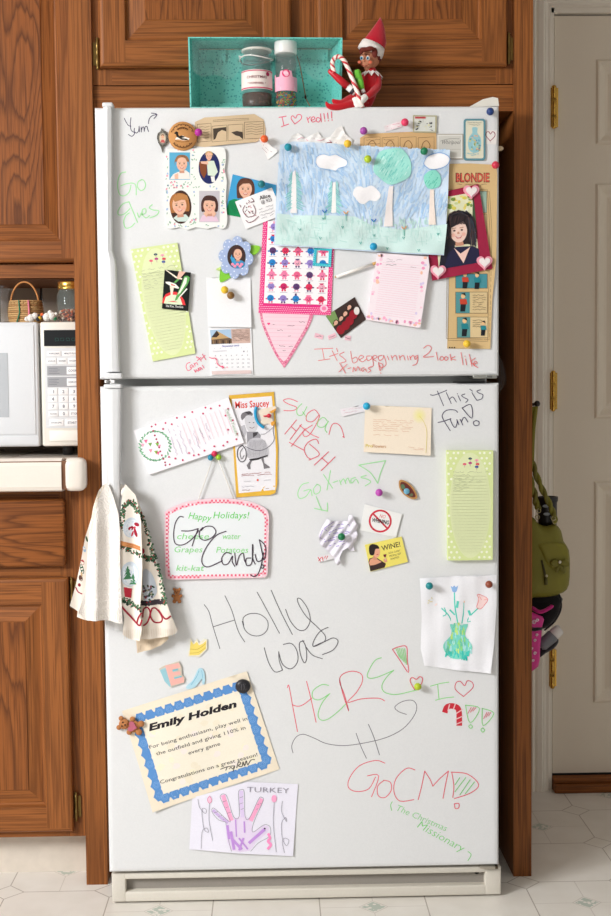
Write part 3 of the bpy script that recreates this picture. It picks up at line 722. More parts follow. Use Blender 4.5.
m = MB(); (a, _), (b, _) = P(480, 868), P(498, 868); m.box(a, b-.006, -.002, .05, .0675, .0722, (196, 190, 178), bev=.001); m.box(b-.006, b, -.001, .05, .066, .0722, (90, 80, 66), bev=.001); m.build('bottom_hinge', 'metal', fr, label='steel bottom hinge')
m = MB(); m.ball((a-.002, .0285, .047), (.005, .003, .003), (20, 20, 20), n=10); m.build('screw', 'matte', fr)
for xx in (-.36, .36):
    m = MB(); m.lathe([(.02, .0), (.022, .004), (.022, .03)], (xx, .12, 0), (60, 60, 60), n=16); m.build('leveling_foot', 'matte', fr)
# the maker's plate at the top right of the freezer door
c = Card(base=.0003, thick=.0022, T=(400, 105, 6.11))
c.sheet([(222, 178), (386, 178), (386, 333), (222, 333)], (178, 170, 158)); c.poly([(228, 184), (379, 184), (379, 326), (228, 326)], (226, 224, 218)); c.poly([(234, 190), (372, 190), (372, 318), (234, 318)], (206, 204, 196))
c.line([(236, 272), (370, 272)], .5, (180, 176, 166), False); c.line([(246, 222), (300, 208), (362, 208)], .35, (120, 116, 110)); c.text('Whirlpool', 250, 240, 5.6, (108, 106, 104), 0, shear=.35, width=18.5)
c.build('nameplate', 'gloss', fz, label='grey nameplate in script letters')

# ------------------------------------------------------------------ marker writing on the doors
RED, GRN, BLK, PINK = (226, 92, 104), (138, 214, 128), (70, 62, 78), (232, 96, 124)
def writing(label, T, strokes, parent, w=.9, smooth=True):
    c = Card(base=.00003, thick=.00003, T=T)
    for s_ in strokes:
        if s_[0] == 'T': _, tx, x, y, sz, col, ang, wd = s_; c.text(tx, x, y, sz, col, ang, shear=.15, bold=-.008, width=wd)
        else:
            col, pts = s_[0], s_[1]; c.line(pts, s_[2] if len(s_) > 2 else w, col, smooth and len(pts) > 2, True)
    c.lv = 0
    return c.build('marker_writing', 'marker', parent, label=label)
D = (58, 50, 84)
writing('dark marker word Yum with an arrow', (110, 100, 6.11), [(D, p) for p in ([(88, 112), (96, 130), (112, 155), (128, 160)], [(128, 108), (124, 150), (130, 185), (150, 202), (134, 222), (112, 210)], [(150, 172), (148, 190), (160, 202), (174, 190), (178, 160)], [(178, 162), (181, 195)],
    [(190, 165), (192, 196)], [(192, 185), (198, 168), (206, 166), (210, 192)], [(210, 182), (216, 164), (226, 162), (230, 178), (236, 194)], [(235, 145), (239, 118), (255, 98), (285, 88)], [(252, 80), (287, 88), (268, 114)])], fz, .75)
G1 = (160, 226, 158)
writing('green marker words Go Elves', (110, 100, 6.11), [(G1, p) for p in ([(97, 440), (68, 448), (50, 485), (48, 540), (62, 580), (92, 584), (118, 560), (128, 520)], [(66, 525), (100, 512), (138, 508), (158, 525), (160, 580)], [(192, 488), (172, 500), (168, 530), (185, 552), (208, 545), (217, 515), (205, 490), (190, 487)],
    [(116, 622), (78, 636), (50, 676), (54, 702), (88, 696), (122, 664)], [(118, 690), (96, 708), (84, 745), (96, 782), (128, 776), (152, 752)], [(116, 622), (140, 680), (168, 748)], [(166, 690), (178, 718), (190, 690)], [(192, 702), (218, 690), (216, 664), (198, 672), (198, 702), (220, 720), (242, 706)], [(258, 640), (240, 658), (262, 672), (298, 678), (284, 704), (244, 720)])], fz, .95)
writing('pink marker words I heart red', (190, 100, 4.073), [(PINK, p) for p in ([(362, 71), (392, 66)], [(375, 70), (383, 105)], [(372, 109), (402, 98)], [(427, 98), (412, 76), (418, 64), (430, 74), (438, 60), (452, 62), (452, 78), (427, 98)],
    [(476, 70), (483, 92)], [(480, 80), (490, 68)], [(494, 84), (508, 76), (502, 68), (493, 78), (499, 90), (513, 85)], [(530, 75), (518, 72), (514, 84), (524, 90), (532, 78)], [(531, 56), (535, 90)],
    [(545, 55), (548, 78)], [(549, 84), (550, 87)], [(560, 53), (562, 76)], [(563, 83), (564, 86)], [(576, 48), (577, 74)], [(578, 80), (579, 83)])], fz, .85)
RD = (232, 116, 116)
writing('red marker words It\'s beginning 2 look like X-mas', (310, 330, 3.394), [(RD, p) for p in ([(15, 65), (78, 62)], [(42, 65), (48, 98)], [(28, 104), (68, 98)], [(75, 70), (92, 104)], [(66, 90), (95, 80)], [(90, 62), (94, 74)], [(116, 75), (100, 84), (112, 94), (122, 106), (104, 112)],
    [(138, 72), (145, 110), (160, 106), (157, 92), (144, 98)], [(166, 102), (182, 92), (172, 86), (165, 98), (178, 108), (192, 98)], [(205, 88), (192, 90), (196, 104), (208, 98), (210, 88), (215, 120), (205, 126)], [(212, 100), (228, 92), (218, 86), (213, 98), (225, 106)], [(245, 86), (232, 90), (236, 104), (248, 96), (250, 86), (258, 116), (242, 128), (232, 115)],
    [(262, 88), (268, 102)], [(275, 86), (280, 102)], [(279, 94), (290, 86), (296, 102)], [(302, 86), (306, 102)], [(305, 94), (316, 86), (322, 102)], [(330, 88), (333, 102)], [(338, 88), (342, 102)], [(341, 94), (350, 86), (356, 100)], [(366, 86), (354, 92), (358, 100), (366, 90), (362, 114), (348, 120)],
    [(385, 62), (400, 52), (412, 62), (400, 80), (384, 92), (420, 90)], [(428, 75), (434, 103)], [(442, 92), (440, 100), (448, 103), (454, 96), (448, 90), (442, 92)], [(457, 92), (456, 100), (463, 103), (468, 96), (462, 90), (457, 92)], [(475, 82), (479, 104)], [(492, 90), (478, 97), (495, 102)],
    [(512, 76), (519, 118)], [(527, 98), (531, 119)], [(525, 88), (526, 90)], [(540, 82), (549, 124)], [(561, 95), (546, 108), (562, 122)], [(552, 116), (567, 112), (560, 106), (554, 118), (570, 128)],
    [(100, 112), (120, 146)], [(126, 116), (98, 142)], [(128, 131), (138, 128)], [(145, 142), (148, 126), (155, 139), (162, 124), (170, 138)], [(184, 128), (175, 131), (178, 141), (187, 132), (191, 141)], [(208, 124), (197, 130), (206, 138), (196, 144)], [(232, 110), (237, 138), (246, 118), (232, 111)], [(239, 145), (241, 148)])], fz, .7)
writing('pink marker words Can\'t wait', (175, 290, 7.187), [(PINK, p) for p in ([(108, 520), (86, 530), (80, 556), (95, 580), (118, 566)], [(122, 536), (108, 548), (118, 562), (128, 542), (136, 556)], [(136, 526), (146, 548)], [(141, 534), (154, 522), (164, 538)], [(154, 478), (160, 490)], [(164, 482), (190, 512)], [(160, 508), (186, 484)],
    [(136, 572), (150, 592), (152, 572), (168, 584), (166, 562)], [(184, 556), (170, 564), (178, 578), (188, 560), (196, 572)], [(196, 540), (210, 562)], [(196, 460), (222, 502)], [(186, 500), (216, 470)])], fz, .75)
S1, S2 = (228, 96, 112), (140, 216, 132)
writing('red and green marker words sugar HIGH', (270, 385, 5.092), [(S1, [(140, 85), (100, 70), (68, 78), (92, 96), (136, 114), (118, 130), (70, 130)]), (S2, [(162, 95), (138, 122), (140, 150), (164, 152), (188, 110)]), (S2, [(166, 136), (186, 165)]),
    (S1, [(250, 152), (226, 126), (190, 148), (186, 180), (218, 186), (252, 152), (240, 190), (204, 250), (176, 262), (170, 236), (216, 204)]), (S2, [(292, 184), (272, 165), (246, 184), (244, 210), (272, 214), (298, 184)]), (S2, [(296, 186), (280, 222), (290, 242)]), (S1, [(300, 252), (314, 206), (336, 195), (362, 216), (378, 268)]), (S1, [(370, 262), (378, 268)]),
    (S1, [(135, 178), (75, 250)]), (S1, [(160, 200), (102, 278)]), (S1, [(108, 212), (132, 234)]), (S1, [(150, 205), (205, 248), (248, 268)]), (S1, [(180, 222), (108, 312)]), (S1, [(98, 292), (172, 332)]), (S1, [(248, 298), (234, 276), (196, 290), (174, 326), (188, 364), (210, 378)]), (S1, [(200, 300), (252, 352), (198, 382)]),
    (S1, [(298, 340), (225, 408)]), (S1, [(332, 365), (260, 436)]), (S1, [(262, 370), (296, 400)])], fd, .8)
writing('green marker words Go X-mas with an arrow', (270, 385, 5.092), [(G1, p) for p in ([(196, 497), (162, 508), (142, 548), (150, 577), (182, 568), (206, 534)], [(172, 540), (206, 532), (214, 564)], [(240, 506), (222, 528), (228, 555), (252, 545), (256, 516), (238, 505)], [(272, 455), (318, 525)], [(308, 435), (290, 535)], [(320, 497), (345, 488)],
    [(354, 485), (362, 508)], [(360, 495), (374, 478), (386, 502)], [(384, 490), (396, 474), (408, 500)], [(434, 470), (413, 480), (416, 500), (438, 480), (450, 500)], [(490, 460), (462, 470), (496, 480), (512, 494), (484, 514)], [(452, 408), (510, 398), (588, 385)], [(588, 385), (562, 450), (548, 500)], [(452, 408), (510, 446), (548, 500)],
    [(235, 568), (248, 602), (264, 638)], [(226, 628), (292, 642)], [(292, 642), (292, 600)])], fd, .9)
writing('black marker words This is fun', (420, 380, 6.79), [(D, p) for p in ([(70, 100), (100, 102), (182, 70)], [(118, 75), (160, 175)], [(178, 85), (212, 160)], [(198, 132), (222, 115), (247, 150)], [(258, 105), (275, 142)], [(252, 92), (255, 95)], [(305, 95), (282, 104), (300, 120), (326, 134), (310, 153)], [(352, 85), (372, 118), (386, 138)], [(338, 62), (356, 76)], [(410, 66), (386, 76), (402, 90), (426, 100), (418, 128), (386, 138)],
    [(255, 220), (236, 204), (182, 205), (152, 235), (158, 268), (205, 345)], [(122, 288), (160, 280), (210, 262)], [(205, 268), (222, 308), (240, 322), (252, 290), (250, 268)], [(250, 270), (264, 304)], [(272, 266), (290, 306)], [(280, 284), (300, 252), (325, 286)], [(285, 190), (345, 168), (352, 260), (285, 190)], [(380, 275), (362, 285), (370, 308), (396, 306), (400, 284), (380, 275)])], fd, .75)
K = (88, 86, 92)
writing('black marker words Holly was', (195, 580, 3.942), [(K, p) for p in ([(36, 97), (55, 125), (70, 180), (98, 270)], [(118, 62), (145, 120), (170, 200), (196, 244)], [(73, 184), (155, 158)], [(192, 178), (190, 150), (215, 133), (255, 135), (285, 160), (285, 195), (260, 218), (225, 218), (198, 198), (186, 162)], [(245, 48), (290, 130), (333, 210)], [(300, 40), (340, 130), (384, 215)],
    [(357, 115), (375, 160), (405, 195), (435, 195), (454, 160), (445, 115), (420, 78), (404, 73), (410, 98), (440, 145), (485, 188), (512, 218), (512, 240), (492, 250), (466, 262)], [(273, 267), (290, 325), (315, 362), (345, 355)], [(345, 355), (332, 318), (330, 282)], [(330, 284), (345, 332), (378, 350), (404, 322), (402, 280), (380, 250), (348, 254)],
    [(430, 240), (412, 248), (415, 290), (430, 326), (440, 308), (436, 262), (424, 238)], [(436, 262), (462, 295), (502, 310)], [(525, 186), (490, 205), (466, 245), (470, 262), (512, 242), (545, 228), (564, 242), (545, 275), (502, 294)])], fd, .75)
writing('red and green marker word HERE', (280, 640, 4.073), [(S1, p) for p in ([(30, 194), (36, 186), (50, 260), (71, 373)], [(108, 168), (125, 235), (147, 335)], [(50, 264), (75, 270), (100, 260), (130, 236)], [(243, 160), (255, 215), (280, 290), (262, 222), (243, 172), (252, 142), (292, 127), (330, 138), (335, 170), (310, 215), (275, 254), (330, 240), (400, 237), (426, 248)])]
    + [(S2, p) for p in ([(198, 185), (170, 182), (135, 206), (134, 236), (162, 243), (203, 218)], [(203, 218), (172, 255), (155, 300), (165, 325), (196, 322), (240, 288), (268, 260)], [(413, 72), (385, 85), (357, 135), (362, 155), (400, 150), (463, 123)], [(463, 123), (435, 150), (415, 185), (425, 212), (470, 222), (530, 210), (560, 203)])]
    + [(S1, [(458, 38), (482, 28), (515, 27), (518, 80), (523, 132), (490, 85), (458, 38)])]+[(S2, [(472+i*7, 34), (486+i*6, 70+i*6)], .7) for i in range(6)]+[(S1, [(548, 202), (530, 168), (538, 152), (555, 160), (568, 149), (580, 156), (574, 180), (548, 202)])], fd, .85)
writing('grey marker smile curl crossed by an H', (280, 640, 4.073), [((112, 108, 116), p) for p in ([(53, 460), (48, 430), (65, 396), (95, 384), (140, 400), (190, 422), (260, 430), (340, 420), (430, 398), (500, 362), (545, 310), (557, 270), (540, 246), (500, 250), (468, 272), (482, 291), (515, 303)], [(310, 380), (328, 430), (352, 482)], [(360, 343), (382, 395), (405, 468)])], fd, .7)
writing('green I, red heart, red candy cane and exclamation marks', (335, 670, 3.703), [(S2, [(353, 60), (390, 50), (422, 45)]), (S2, [(380, 55), (385, 106)]), (S2, [(372, 112), (404, 104), (440, 100)]), ((216, 84, 104), [(476, 98), (446, 72), (448, 48), (464, 42), (480, 58), (490, 40), (508, 46), (510, 66), (476, 98)]),
    ((204, 44, 60), [(408, 152), (416, 136), (440, 134), (458, 148), (460, 200)], 5.6)]+[((236, 196, 198), [(a, b), (c_, d)], 1.1) for a, b, c_, d in ((418, 152, 424, 128), (438, 146, 446, 124), (450, 160, 472, 146), (448, 182, 474, 170), (450, 200, 474, 190))]
    +[(S2, [(483, 130), (535, 142), (500, 196), (483, 130)]), (S2, [(502, 202), (495, 208), (502, 216), (509, 209), (502, 202)]), (S2, [(545, 142), (588, 160), (548, 206), (545, 142)]), (S2, [(547, 214), (540, 221), (547, 230), (554, 222), (547, 214)])]
    +[(S1, [(492+i*9, 160-i*4), (504+i*9, 138)], .6) for i in range(3)]+[(S1, [(550+i*9, 180-i*5), (562+i*7, 156)], .6) for i in range(3)], fd, .85)
writing('red marker letters GoCM with a green striped exclamation mark', (335, 670, 3.703), [(S1, p) for p in ([(185, 345), (150, 335), (90, 355), (54, 400), (50, 435), (80, 450), (125, 440), (150, 396)], [(120, 392), (162, 392), (135, 470)], [(180, 410), (158, 430), (160, 465), (185, 472), (208, 446), (205, 416), (180, 408)], [(296, 370), (265, 364), (226, 402), (218, 450), (240, 485), (292, 480)],
    [(308, 480), (322, 425), (332, 374)], [(332, 374), (352, 405), (362, 430)], [(362, 430), (390, 400), (420, 374)], [(420, 374), (408, 430), (400, 475)], [(432, 378), (440, 430), (436, 472)], [(430, 378), (490, 385), (532, 424), (502, 455), (442, 476)], [(442, 495), (445, 512), (458, 510), (458, 494), (442, 495)])]
    +[((120, 206, 116), p, .8) for p in ([(444, 425), (462, 398)], [(444, 450), (484, 398)], [(462, 462), (500, 406)], [(482, 458), (516, 414)])], fd, .85)
writing('small green marker words in brackets, The Christmas Missionary', (335, 670, 3.703), [((126, 208, 122), [(212, 488), (206, 500), (210, 520)], .8), ('T', 'The Christmas', 222, 518, 9, (126, 208, 122), -23, 54), ('T', 'Missionary', 300, 580, 11, (126, 208, 122), -29, 52), ((126, 208, 122), [(492, 672), (504, 684), (492, 706)], .8)], fd, .9)

# ================================================================== papers, pictures and magnets on the refrigerator
def sheetobj(c, name, label, cat, mat='paper', group=None): return c.build(name, mat, label=label, cat=cat, group=group)
SKIN, SKD = (232, 184, 158), (206, 148, 122)
def face(c, x, y, r, hair, skin=SKIN, tilt=0, bob=1.25, smile=True):
    """head with hair, eyes, nose, smiling mouth; r is the head's half width, in the card's own units"""
    def q(u, v):
        a = R(tilt); return (x+(u*math.cos(a)+v*math.sin(a))*r, y+(-u*math.sin(a)+v*math.cos(a))*r)
    c.poly(smooth_pts([q(-1.3, .2), q(-1.25, -.7), q(-.75, -1.5), q(.1, -1.65), q(.9, -1.4), q(1.3, -.6), q(1.35, .3), q(1.2, bob), q(.8, bob), q(-.8, bob), q(-1.2, bob)], 3, True), hair, True) if hair else None
    rs = random.Random(int(x*3+y))
    if hair:
        for k in range(22):
            sd = rs.choice((-1, 1)); u = rs.uniform(.15, 1.15)*sd; f_ = rs.uniform(.72, 1.4); c.lv += (k % 5 == 0)
            c.poly([q(u*.3, -1.5), q(u*.3+.09, -1.5), q(u*.95+.09, -.5), q(u*1.02, min(bob-.1, .9)), q(u*.95-.04, -.5)], tuple(min(255, int(v*f_)) for v in hair), True)
            c.lv -= 1
        c.lv += 1
    c.poly([q(-.35, .8), q(.35, .8), q(.45, 1.6), q(-.45, 1.6)], SKD, True)
    c.poly(smooth_pts([q(-.92, -.3), q(-.9, .35), q(-.55, 1.0), q(0, 1.25), q(.55, 1.0), q(.9, .35), q(.92, -.3), q(.6, -1.0), q(0, -1.2), q(-.6, -1.0)], 3, True), skin, True)
    for e in (-.4, .4):
        c.poly([q(e+.14*math.cos(t), -.05+.11*math.sin(t)) for t in [i*math.pi/4 for i in range(8)]], (96, 72, 66), True)
        c.poly([q(e-.22, -.32), q(e+.22, -.36), q(e+.22, -.28), q(e-.22, -.24)], (178, 134, 108), True)
    for e in (-.55, .55): c.poly([q(e+.22*math.cos(t), .42+.2*math.sin(t)) for t in [i*math.pi/4 for i in range(8)]], tuple(int(a*.5+b*.5) for a, b in zip(skin, (238, 160, 140))), True)
    c.poly([q(-.08, .1), q(.08, .1), q(.14, .34), q(-.14, .34)], SKD, True)
    if smile: c.poly([q(-.38, .52), q(0, .62), q(.38, .52), q(.2, .82), q(-.2, .82)], (206, 112, 108), True); c.poly([q(-.28, .57), q(0, .64), q(.28, .57), q(.12, .7), q(-.12, .7)], (244, 236, 230), True)
    return q
# --- pewter oval frame magnet
T = (110, 100, 6.11)
c = Card(base=.0006, thick=.003, T=T); c.sheet(smooth_pts([(316, 175), (328, 190), (345, 195), (352, 215), (362, 232), (352, 262), (340, 280), (326, 290), (322, 322), (312, 292), (300, 270), (288, 236), (294, 205), (308, 195)], 3, True), (96, 92, 84))
c.poly([(314, 182), (332, 200), (344, 220), (340, 262), (322, 280), (303, 262), (298, 222)], (134, 130, 120)); c.ell(322, 236, 19, 30, (214, 196, 172)); c.ell(323, 228, 9, 11, (222, 170, 140)); c.poly([(312, 222), (316, 212), (330, 212), (334, 224), (323, 216)], (120, 80, 50)); c.poly([(308, 262), (316, 244), (330, 244), (338, 262)], (200, 90, 90))
for a in range(10): c.ell(322+29*math.cos(a*.63), 238+42*math.sin(a*.63), 3.5, 3.5, (52, 50, 46))
sheetobj(c, 'photo_magnet', 'tiny ornate pewter oval frame magnet left of the round wooden magnet', 'magnet', 'plastic')
# --- round wooden magnet with a loon
m = MB(); X0, Z0 = P(183, 136.8); r = 14/477
m.lathe([(r, .0), (r, .007), (r*.97, .0085), (0, .0085)], (X0, -.0006, Z0), (196, 140, 84), axis='y', n=40)
wm = m.build('wooden_magnet', 'matte', label='round wooden disc magnet with a black and white loon burned on it', cat='magnet')
c = Card(base=.0092, thick=.00005, T=T); c.sheet([(404, 236), (420, 228), (446, 222), (470, 234), (488, 240), (482, 250), (450, 252), (420, 246), (400, 248)], (240, 232, 222))
c.poly([(396, 205), (408, 196), (420, 204), (418, 214), (424, 226), (410, 232), (404, 214), (394, 210)], (34, 26, 22)); c.poly([(410, 230), (440, 222), (462, 230), (440, 238), (470, 242), (486, 252), (440, 248)], (46, 38, 32)); c.line([(400, 254), (440, 262), (484, 258)], .5, (120, 74, 36))
for a0, a1, rr in ((200, 340, 72), (230, 310, 52), (35, 145, 70)):
    k = 12
    for i in range(k):
        a = R(a0+(a1-a0)*i/k); b = R(a0+(a1-a0)*(i+.6)/k); c.line([(445+rr*math.cos(a), 226+rr*math.sin(a)*1.02), (445+(rr-9*(i % 2))*math.cos((a+b)/2), 226+(rr-9*(i % 2))*math.sin((a+b)/2)), (445+rr*math.cos(b), 226+rr*math.sin(b)*1.02)], .8, (84, 50, 28), False)
c.build('loon_drawing', 'matte', wm)
# --- newspaper strips
NEWS, NINK = (208, 184, 150), (108, 88, 66)
def curl(x0, x1, amp, y0=0, sk=0): return lambda x, y: amp*(.5-.5*math.cos(6.28*(x-x0+sk*(y-y0))/(x1-x0)))
T = (190, 100, 4.073)
c = Card(base=.0008, bend=curl(195, 268, .004), T=T); c.sheet([(20, 90), (60, 72), (140, 68), (262, 58), (300, 80), (308, 118), (306, 148), (270, 172), (160, 182), (60, 192), (20, 188)], NEWS)
for x0, x1, a, b in ((30, 86, 100, 172), (90, 150, 108, 172), (155, 216, 104, 168), (222, 300, 92, 160)):
    c.line([(x0, a), (x1, a-4), (x1, b-4), (x0, b), (x0, a)], .45, NINK, False)
    for k in range(4): c.scrib(190+(x0+5)/4.073, 100+(a+8+k*8)/4.073, 190+(x1-6)/4.073, 100+(a+5+k*8)/4.073, .8, (0, 0, 0), .3) if False else None
c.poly([(94, 118), (148, 112), (148, 130), (130, 124), (114, 134), (104, 160), (96, 164)], (70, 60, 50)); c.poly([(110, 150), (128, 132), (146, 148), (144, 168), (112, 170)], (206, 182, 148)); c.poly([(168, 134), (190, 128), (214, 132), (216, 162), (202, 150), (186, 146)], (72, 62, 54))
for k in range(5): c.line([(34, 112+k*11), (50, 109+k*11), (62, 112+k*11), (80, 108+k*11)], .35, NINK, False, False)
for k in range(5): c.line([(228, 102+k*10), (250, 98+k*10), (270, 102+k*10), (296, 97+k*10)], .35, NINK, False, False)
for k in range(2): c.line([(94, 84+k*6), (240, 76+k*6)], .35, NINK, False, False)
sheetobj(c, 'newspaper_clipping', 'tan newspaper comic strip clipping at the top left, held by a purple pin', 'clipping')
T = (400, 105, 6.11)
c = Card(base=.0006, bend=curl(358, 438, .0025)); c.sheet([(360, 138), (367, 134), (436, 131), (437, 152), (436, 166), (360, 164)], (212, 174, 124))
for x0 in (364, 382, 400, 418): c.line([(x0, 138), (x0+16, 137), (x0+16, 154), (x0, 154), (x0, 138)], .4, (134, 100, 66), False); c.line([(x0+3, 150), (x0+5, 143), (x0+9, 141), (x0+12, 146), (x0+9, 150), (x0+6, 147)], .8, (150, 112, 74))
for k in range(3): c.scrib(366, 140+k*4, 394, 139.6+k*4, 1.4, (128, 98, 66), .35, k)
sheetobj(c, 'newspaper_clipping', 'tan newspaper clipping tucked behind the top edge of the big blue drawing', 'clipping')
# --- white scraps and the flag shaped note behind the drawing
c = Card(base=.0005, bend=lambda x, y: .004*abs(math.sin(x*.31+y*.2))); c.sheet([(286, 146), (292, 136), (298, 133), (304, 138), (310, 136), (318, 132), (322, 138), (330, 137), (337, 128), (342, 126), (345, 134), (352, 140), (352, 152), (288, 152)], (240, 238, 236))
c.line([(296, 141), (302, 138), (308, 141)], .6, (226, 170, 186)); c.line([(314, 139), (320, 141), (326, 139), (331, 142)], .6, (226, 170, 186)); c.line([(318, 146), (328, 143), (336, 143)], .8, (150, 60, 80))
sheetobj(c, 'paper_scrap', 'torn crumpled white paper scrap showing above the big blue drawing', 'paper')
c = Card(base=.0008, bend=lambda x, y: .0012*(1+math.sin(x*.3))); c.sheet([(259, 139), (266, 140), (272, 147), (277, 150), (277.5, 152), (268, 160)], (240, 238, 236)); c.line([(263, 145), (268, 150), (272, 152)], .5, (190, 170, 176)); c.line([(262, 148), (267, 153)], .4, (190, 170, 176))
sheetobj(c, 'note', 'small white triangular note under an orange-red pin', 'note')
c = Card(base=.0006, bend=lambda x, y: .001*(1+math.sin(x*.4))); c.sheet([(384, 126), (401, 121), (402, 127), (385, 132)], (236, 226, 228)); c.scrib(386, 127, 400, 123, 1, (214, 120, 146), .4); c.scrib(387, 130, 401, 126, 1, (214, 120, 146), .4)
sheetobj(c, 'paper_strip', 'tiny white strip with pink print under the rose pink pin near the top', 'paper')
# --- four-opening porcelain photo frame
T = (90, 90, 3.594)
q = [(270, 228), (290, 212), (320, 216), (345, 208), (375, 212), (420, 206), (450, 206), (484, 212), (489, 250), (484, 290), (492, 330), (488, 400), (494, 460), (488, 494), (470, 500), (450, 492), (420, 500), (380, 494), (350, 504), (320, 494), (290, 500), (272, 488), (276, 440), (270, 400), (274, 340), (268, 300)]
pf = empty('framed_photo', (P(196, 190)[0], -.001, P(196, 229)[1]), 'white porcelain frame with tiny flowers and four baby and child photos', 'frame')
c = Card(base=.0008, thick=.0045, T=T); c.sheet(smooth_pts(q, 2, True), (238, 238, 234)); rd = random.Random(5)
OP = [(323, 275, 37, 49), (429, 280, 40, 60), (327, 410, 39, 49), (428, 420, 38, 57)]
for i in range(430):
    x, y = rd.uniform(274, 484), rd.uniform(216, 492)
    if any(abs(x-a) < w_+6 and abs(y-b) < h_+6 for a, b, w_, h_ in OP): continue
    col = rd.choice([(150, 190, 160), (150, 190, 160), (130, 172, 150), (170, 190, 220), (238, 150, 170)]); c.lv = rd.randint(1, 3)
    a = rd.uniform(0, 180); c.ell(x, y, 4.2 if col[0] < 200 else 4, 1.7 if col[0] < 160 else 3.2, col, a, 7)
c.build('frame', 'gloss', pf)
def photo(label, draw, bg, outline, parent=pf, base=.0056):
    c = Card(base=base, thick=.00005, T=T); c.sheet(outline, bg); draw(c); return c.build('photo', 'gloss', parent, label=label)
def dcl(c, pts, col): c.poly(pts, col)
def rr(x0, y0, x1, y1): return [(x0, y0), (x1, y0), (x1, y1), (x0, y1)]
def d1(c):
    c.poly([(288, 322), (300, 304), (318, 296), (345, 290), (358, 300), (360, 322)], (236, 230, 222)); c.poly([(304, 306), (318, 300), (318, 322), (306, 322)], SKIN)
    face(c, 90+331/3.594, 90+268/3.594, 5.6, (150, 104, 70), bob=-.4)
photo('baby against blue in the top left opening', d1, (90, 170, 206), rr(286, 226, 360, 324))
def d2(c):
    c.poly([(392, 262), (420, 256), (420, 300), (410, 320), (398, 300)], (130, 70, 40)); c.poly([(420, 256), (446, 256), (460, 296), (448, 312), (424, 308)], (214, 226, 208)); c.poly([(434, 312), (448, 312), (450, 332), (438, 332)], (240, 236, 230)); c.poly([(398, 258), (424, 258), (426, 270), (400, 266)], SKIN)
    face(c, 90+428/3.594, 90+240/3.594, 3.1, (200, 160, 110), bob=-.4)
photo('toddler in white on dark blue in the oval opening', d2, (30, 40, 96), ellipse(429, 281, 38, 58, 0, 28))
def d3(c):
    c.poly([(300, 462), (312, 452), (345, 448), (358, 462), (345, 474), (318, 474)], (206, 222, 214))
    face(c, 90+322/3.594, 90+416/3.594, 7.4, (170, 110, 60), tilt=6, bob=.9); c.poly([(298, 392), (320, 372), (350, 380), (356, 398), (330, 396), (306, 404)], (186, 128, 74))
photo('fair haired laughing child in the lower left oval opening', d3, (70, 44, 34), ellipse(327, 422, 38, 60, 0, 28))
def d4(c):
    c.poly([(394, 474), (404, 452), (424, 448), (452, 452), (464, 474)], (226, 196, 214)); face(c, 90+430/3.594, 90+418/3.594, 6.4, (76, 48, 42), bob=.9)
    c.poly([(402, 400), (420, 384), (446, 386), (458, 404), (430, 398)], (70, 42, 38)); c.poly([(408, 446), (418, 432), (424, 446), (420, 460)], SKIN); c.poly([(438, 446), (446, 432), (454, 446), (444, 460)], SKIN)
photo('dark haired child resting chin on hands, lower right opening', d4, (196, 190, 196), rr(393, 364, 466, 476))
# --- school photo of a girl in green
T = (200, 160, 6.11)
c = Card(base=.0008, bend=lambda x, y: .0015*(x-225)/40, T=T); c.sheet([(200, 88), (466, 154), (462, 250), (430, 360), (152, 332)], (62, 156, 206))
c.poly([(152, 332), (178, 250), (210, 238), (248, 246), (262, 300), (245, 350)], (20, 140, 84))
for i in range(12): c.line([(160+i*8, 330), (182+i*7, 250)], .35, (14, 100, 60), False, False)
face(c, 200+278/6.11, 160+180/6.11, 6.8, (94, 56, 42), bob=1.3); c.poly([(236, 168), (250, 136), (290, 122), (318, 140), (330, 172), (300, 144), (262, 146)], (104, 64, 46))
sheetobj(c, 'photograph', 'school photo of a brown haired girl in a green top on blue', 'photo', 'gloss')
# --- Alice card
c = Card(base=.003, thick=.0005, T=T); c.sheet([(214, 256), (438, 170), (470, 240), (470, 350), (280, 424)], (244, 242, 242))
for k in range(26):
    rd.seed(k); x, y = 300+rd.gauss(0, 16), 310+rd.uniform(-60, 40); c.ell(x+(y-310)*.15, y, rd.uniform(3, 7), rd.uniform(2, 5), rd.choice([(120, 40, 60), (150, 60, 80), (70, 40, 50), (200, 120, 130), (244, 240, 240)]), rd.uniform(0, 180), 7)
for p in ([(275, 280), (262, 310), (285, 345), (300, 350), (330, 340), (340, 310), (325, 275)], [(250, 290), (244, 276)], [(315, 235), (328, 252), (308, 262)], [(280, 370), (300, 384), (330, 372), (358, 346)]): c.line(p, .6, (110, 40, 60))
c.text('Alice', 366, 246, 5.6, (44, 34, 40), 15, .01, width=11); c.text('@ 923', 374, 270, 4.6, (60, 50, 56), 15, width=11)
for i, (x, y) in enumerate(((360, 305), (362, 325), (370, 342), (376, 358))): c.scrib(200+x/6.11, 160+y/6.11, 200+(x+85)/6.11, 160+(y-28)/6.11, 1.3, (120, 114, 124), .35, i)
sheetobj(c, 'card', 'white address card with a brown stamped figure, overlapping the school photo of the girl', 'card')
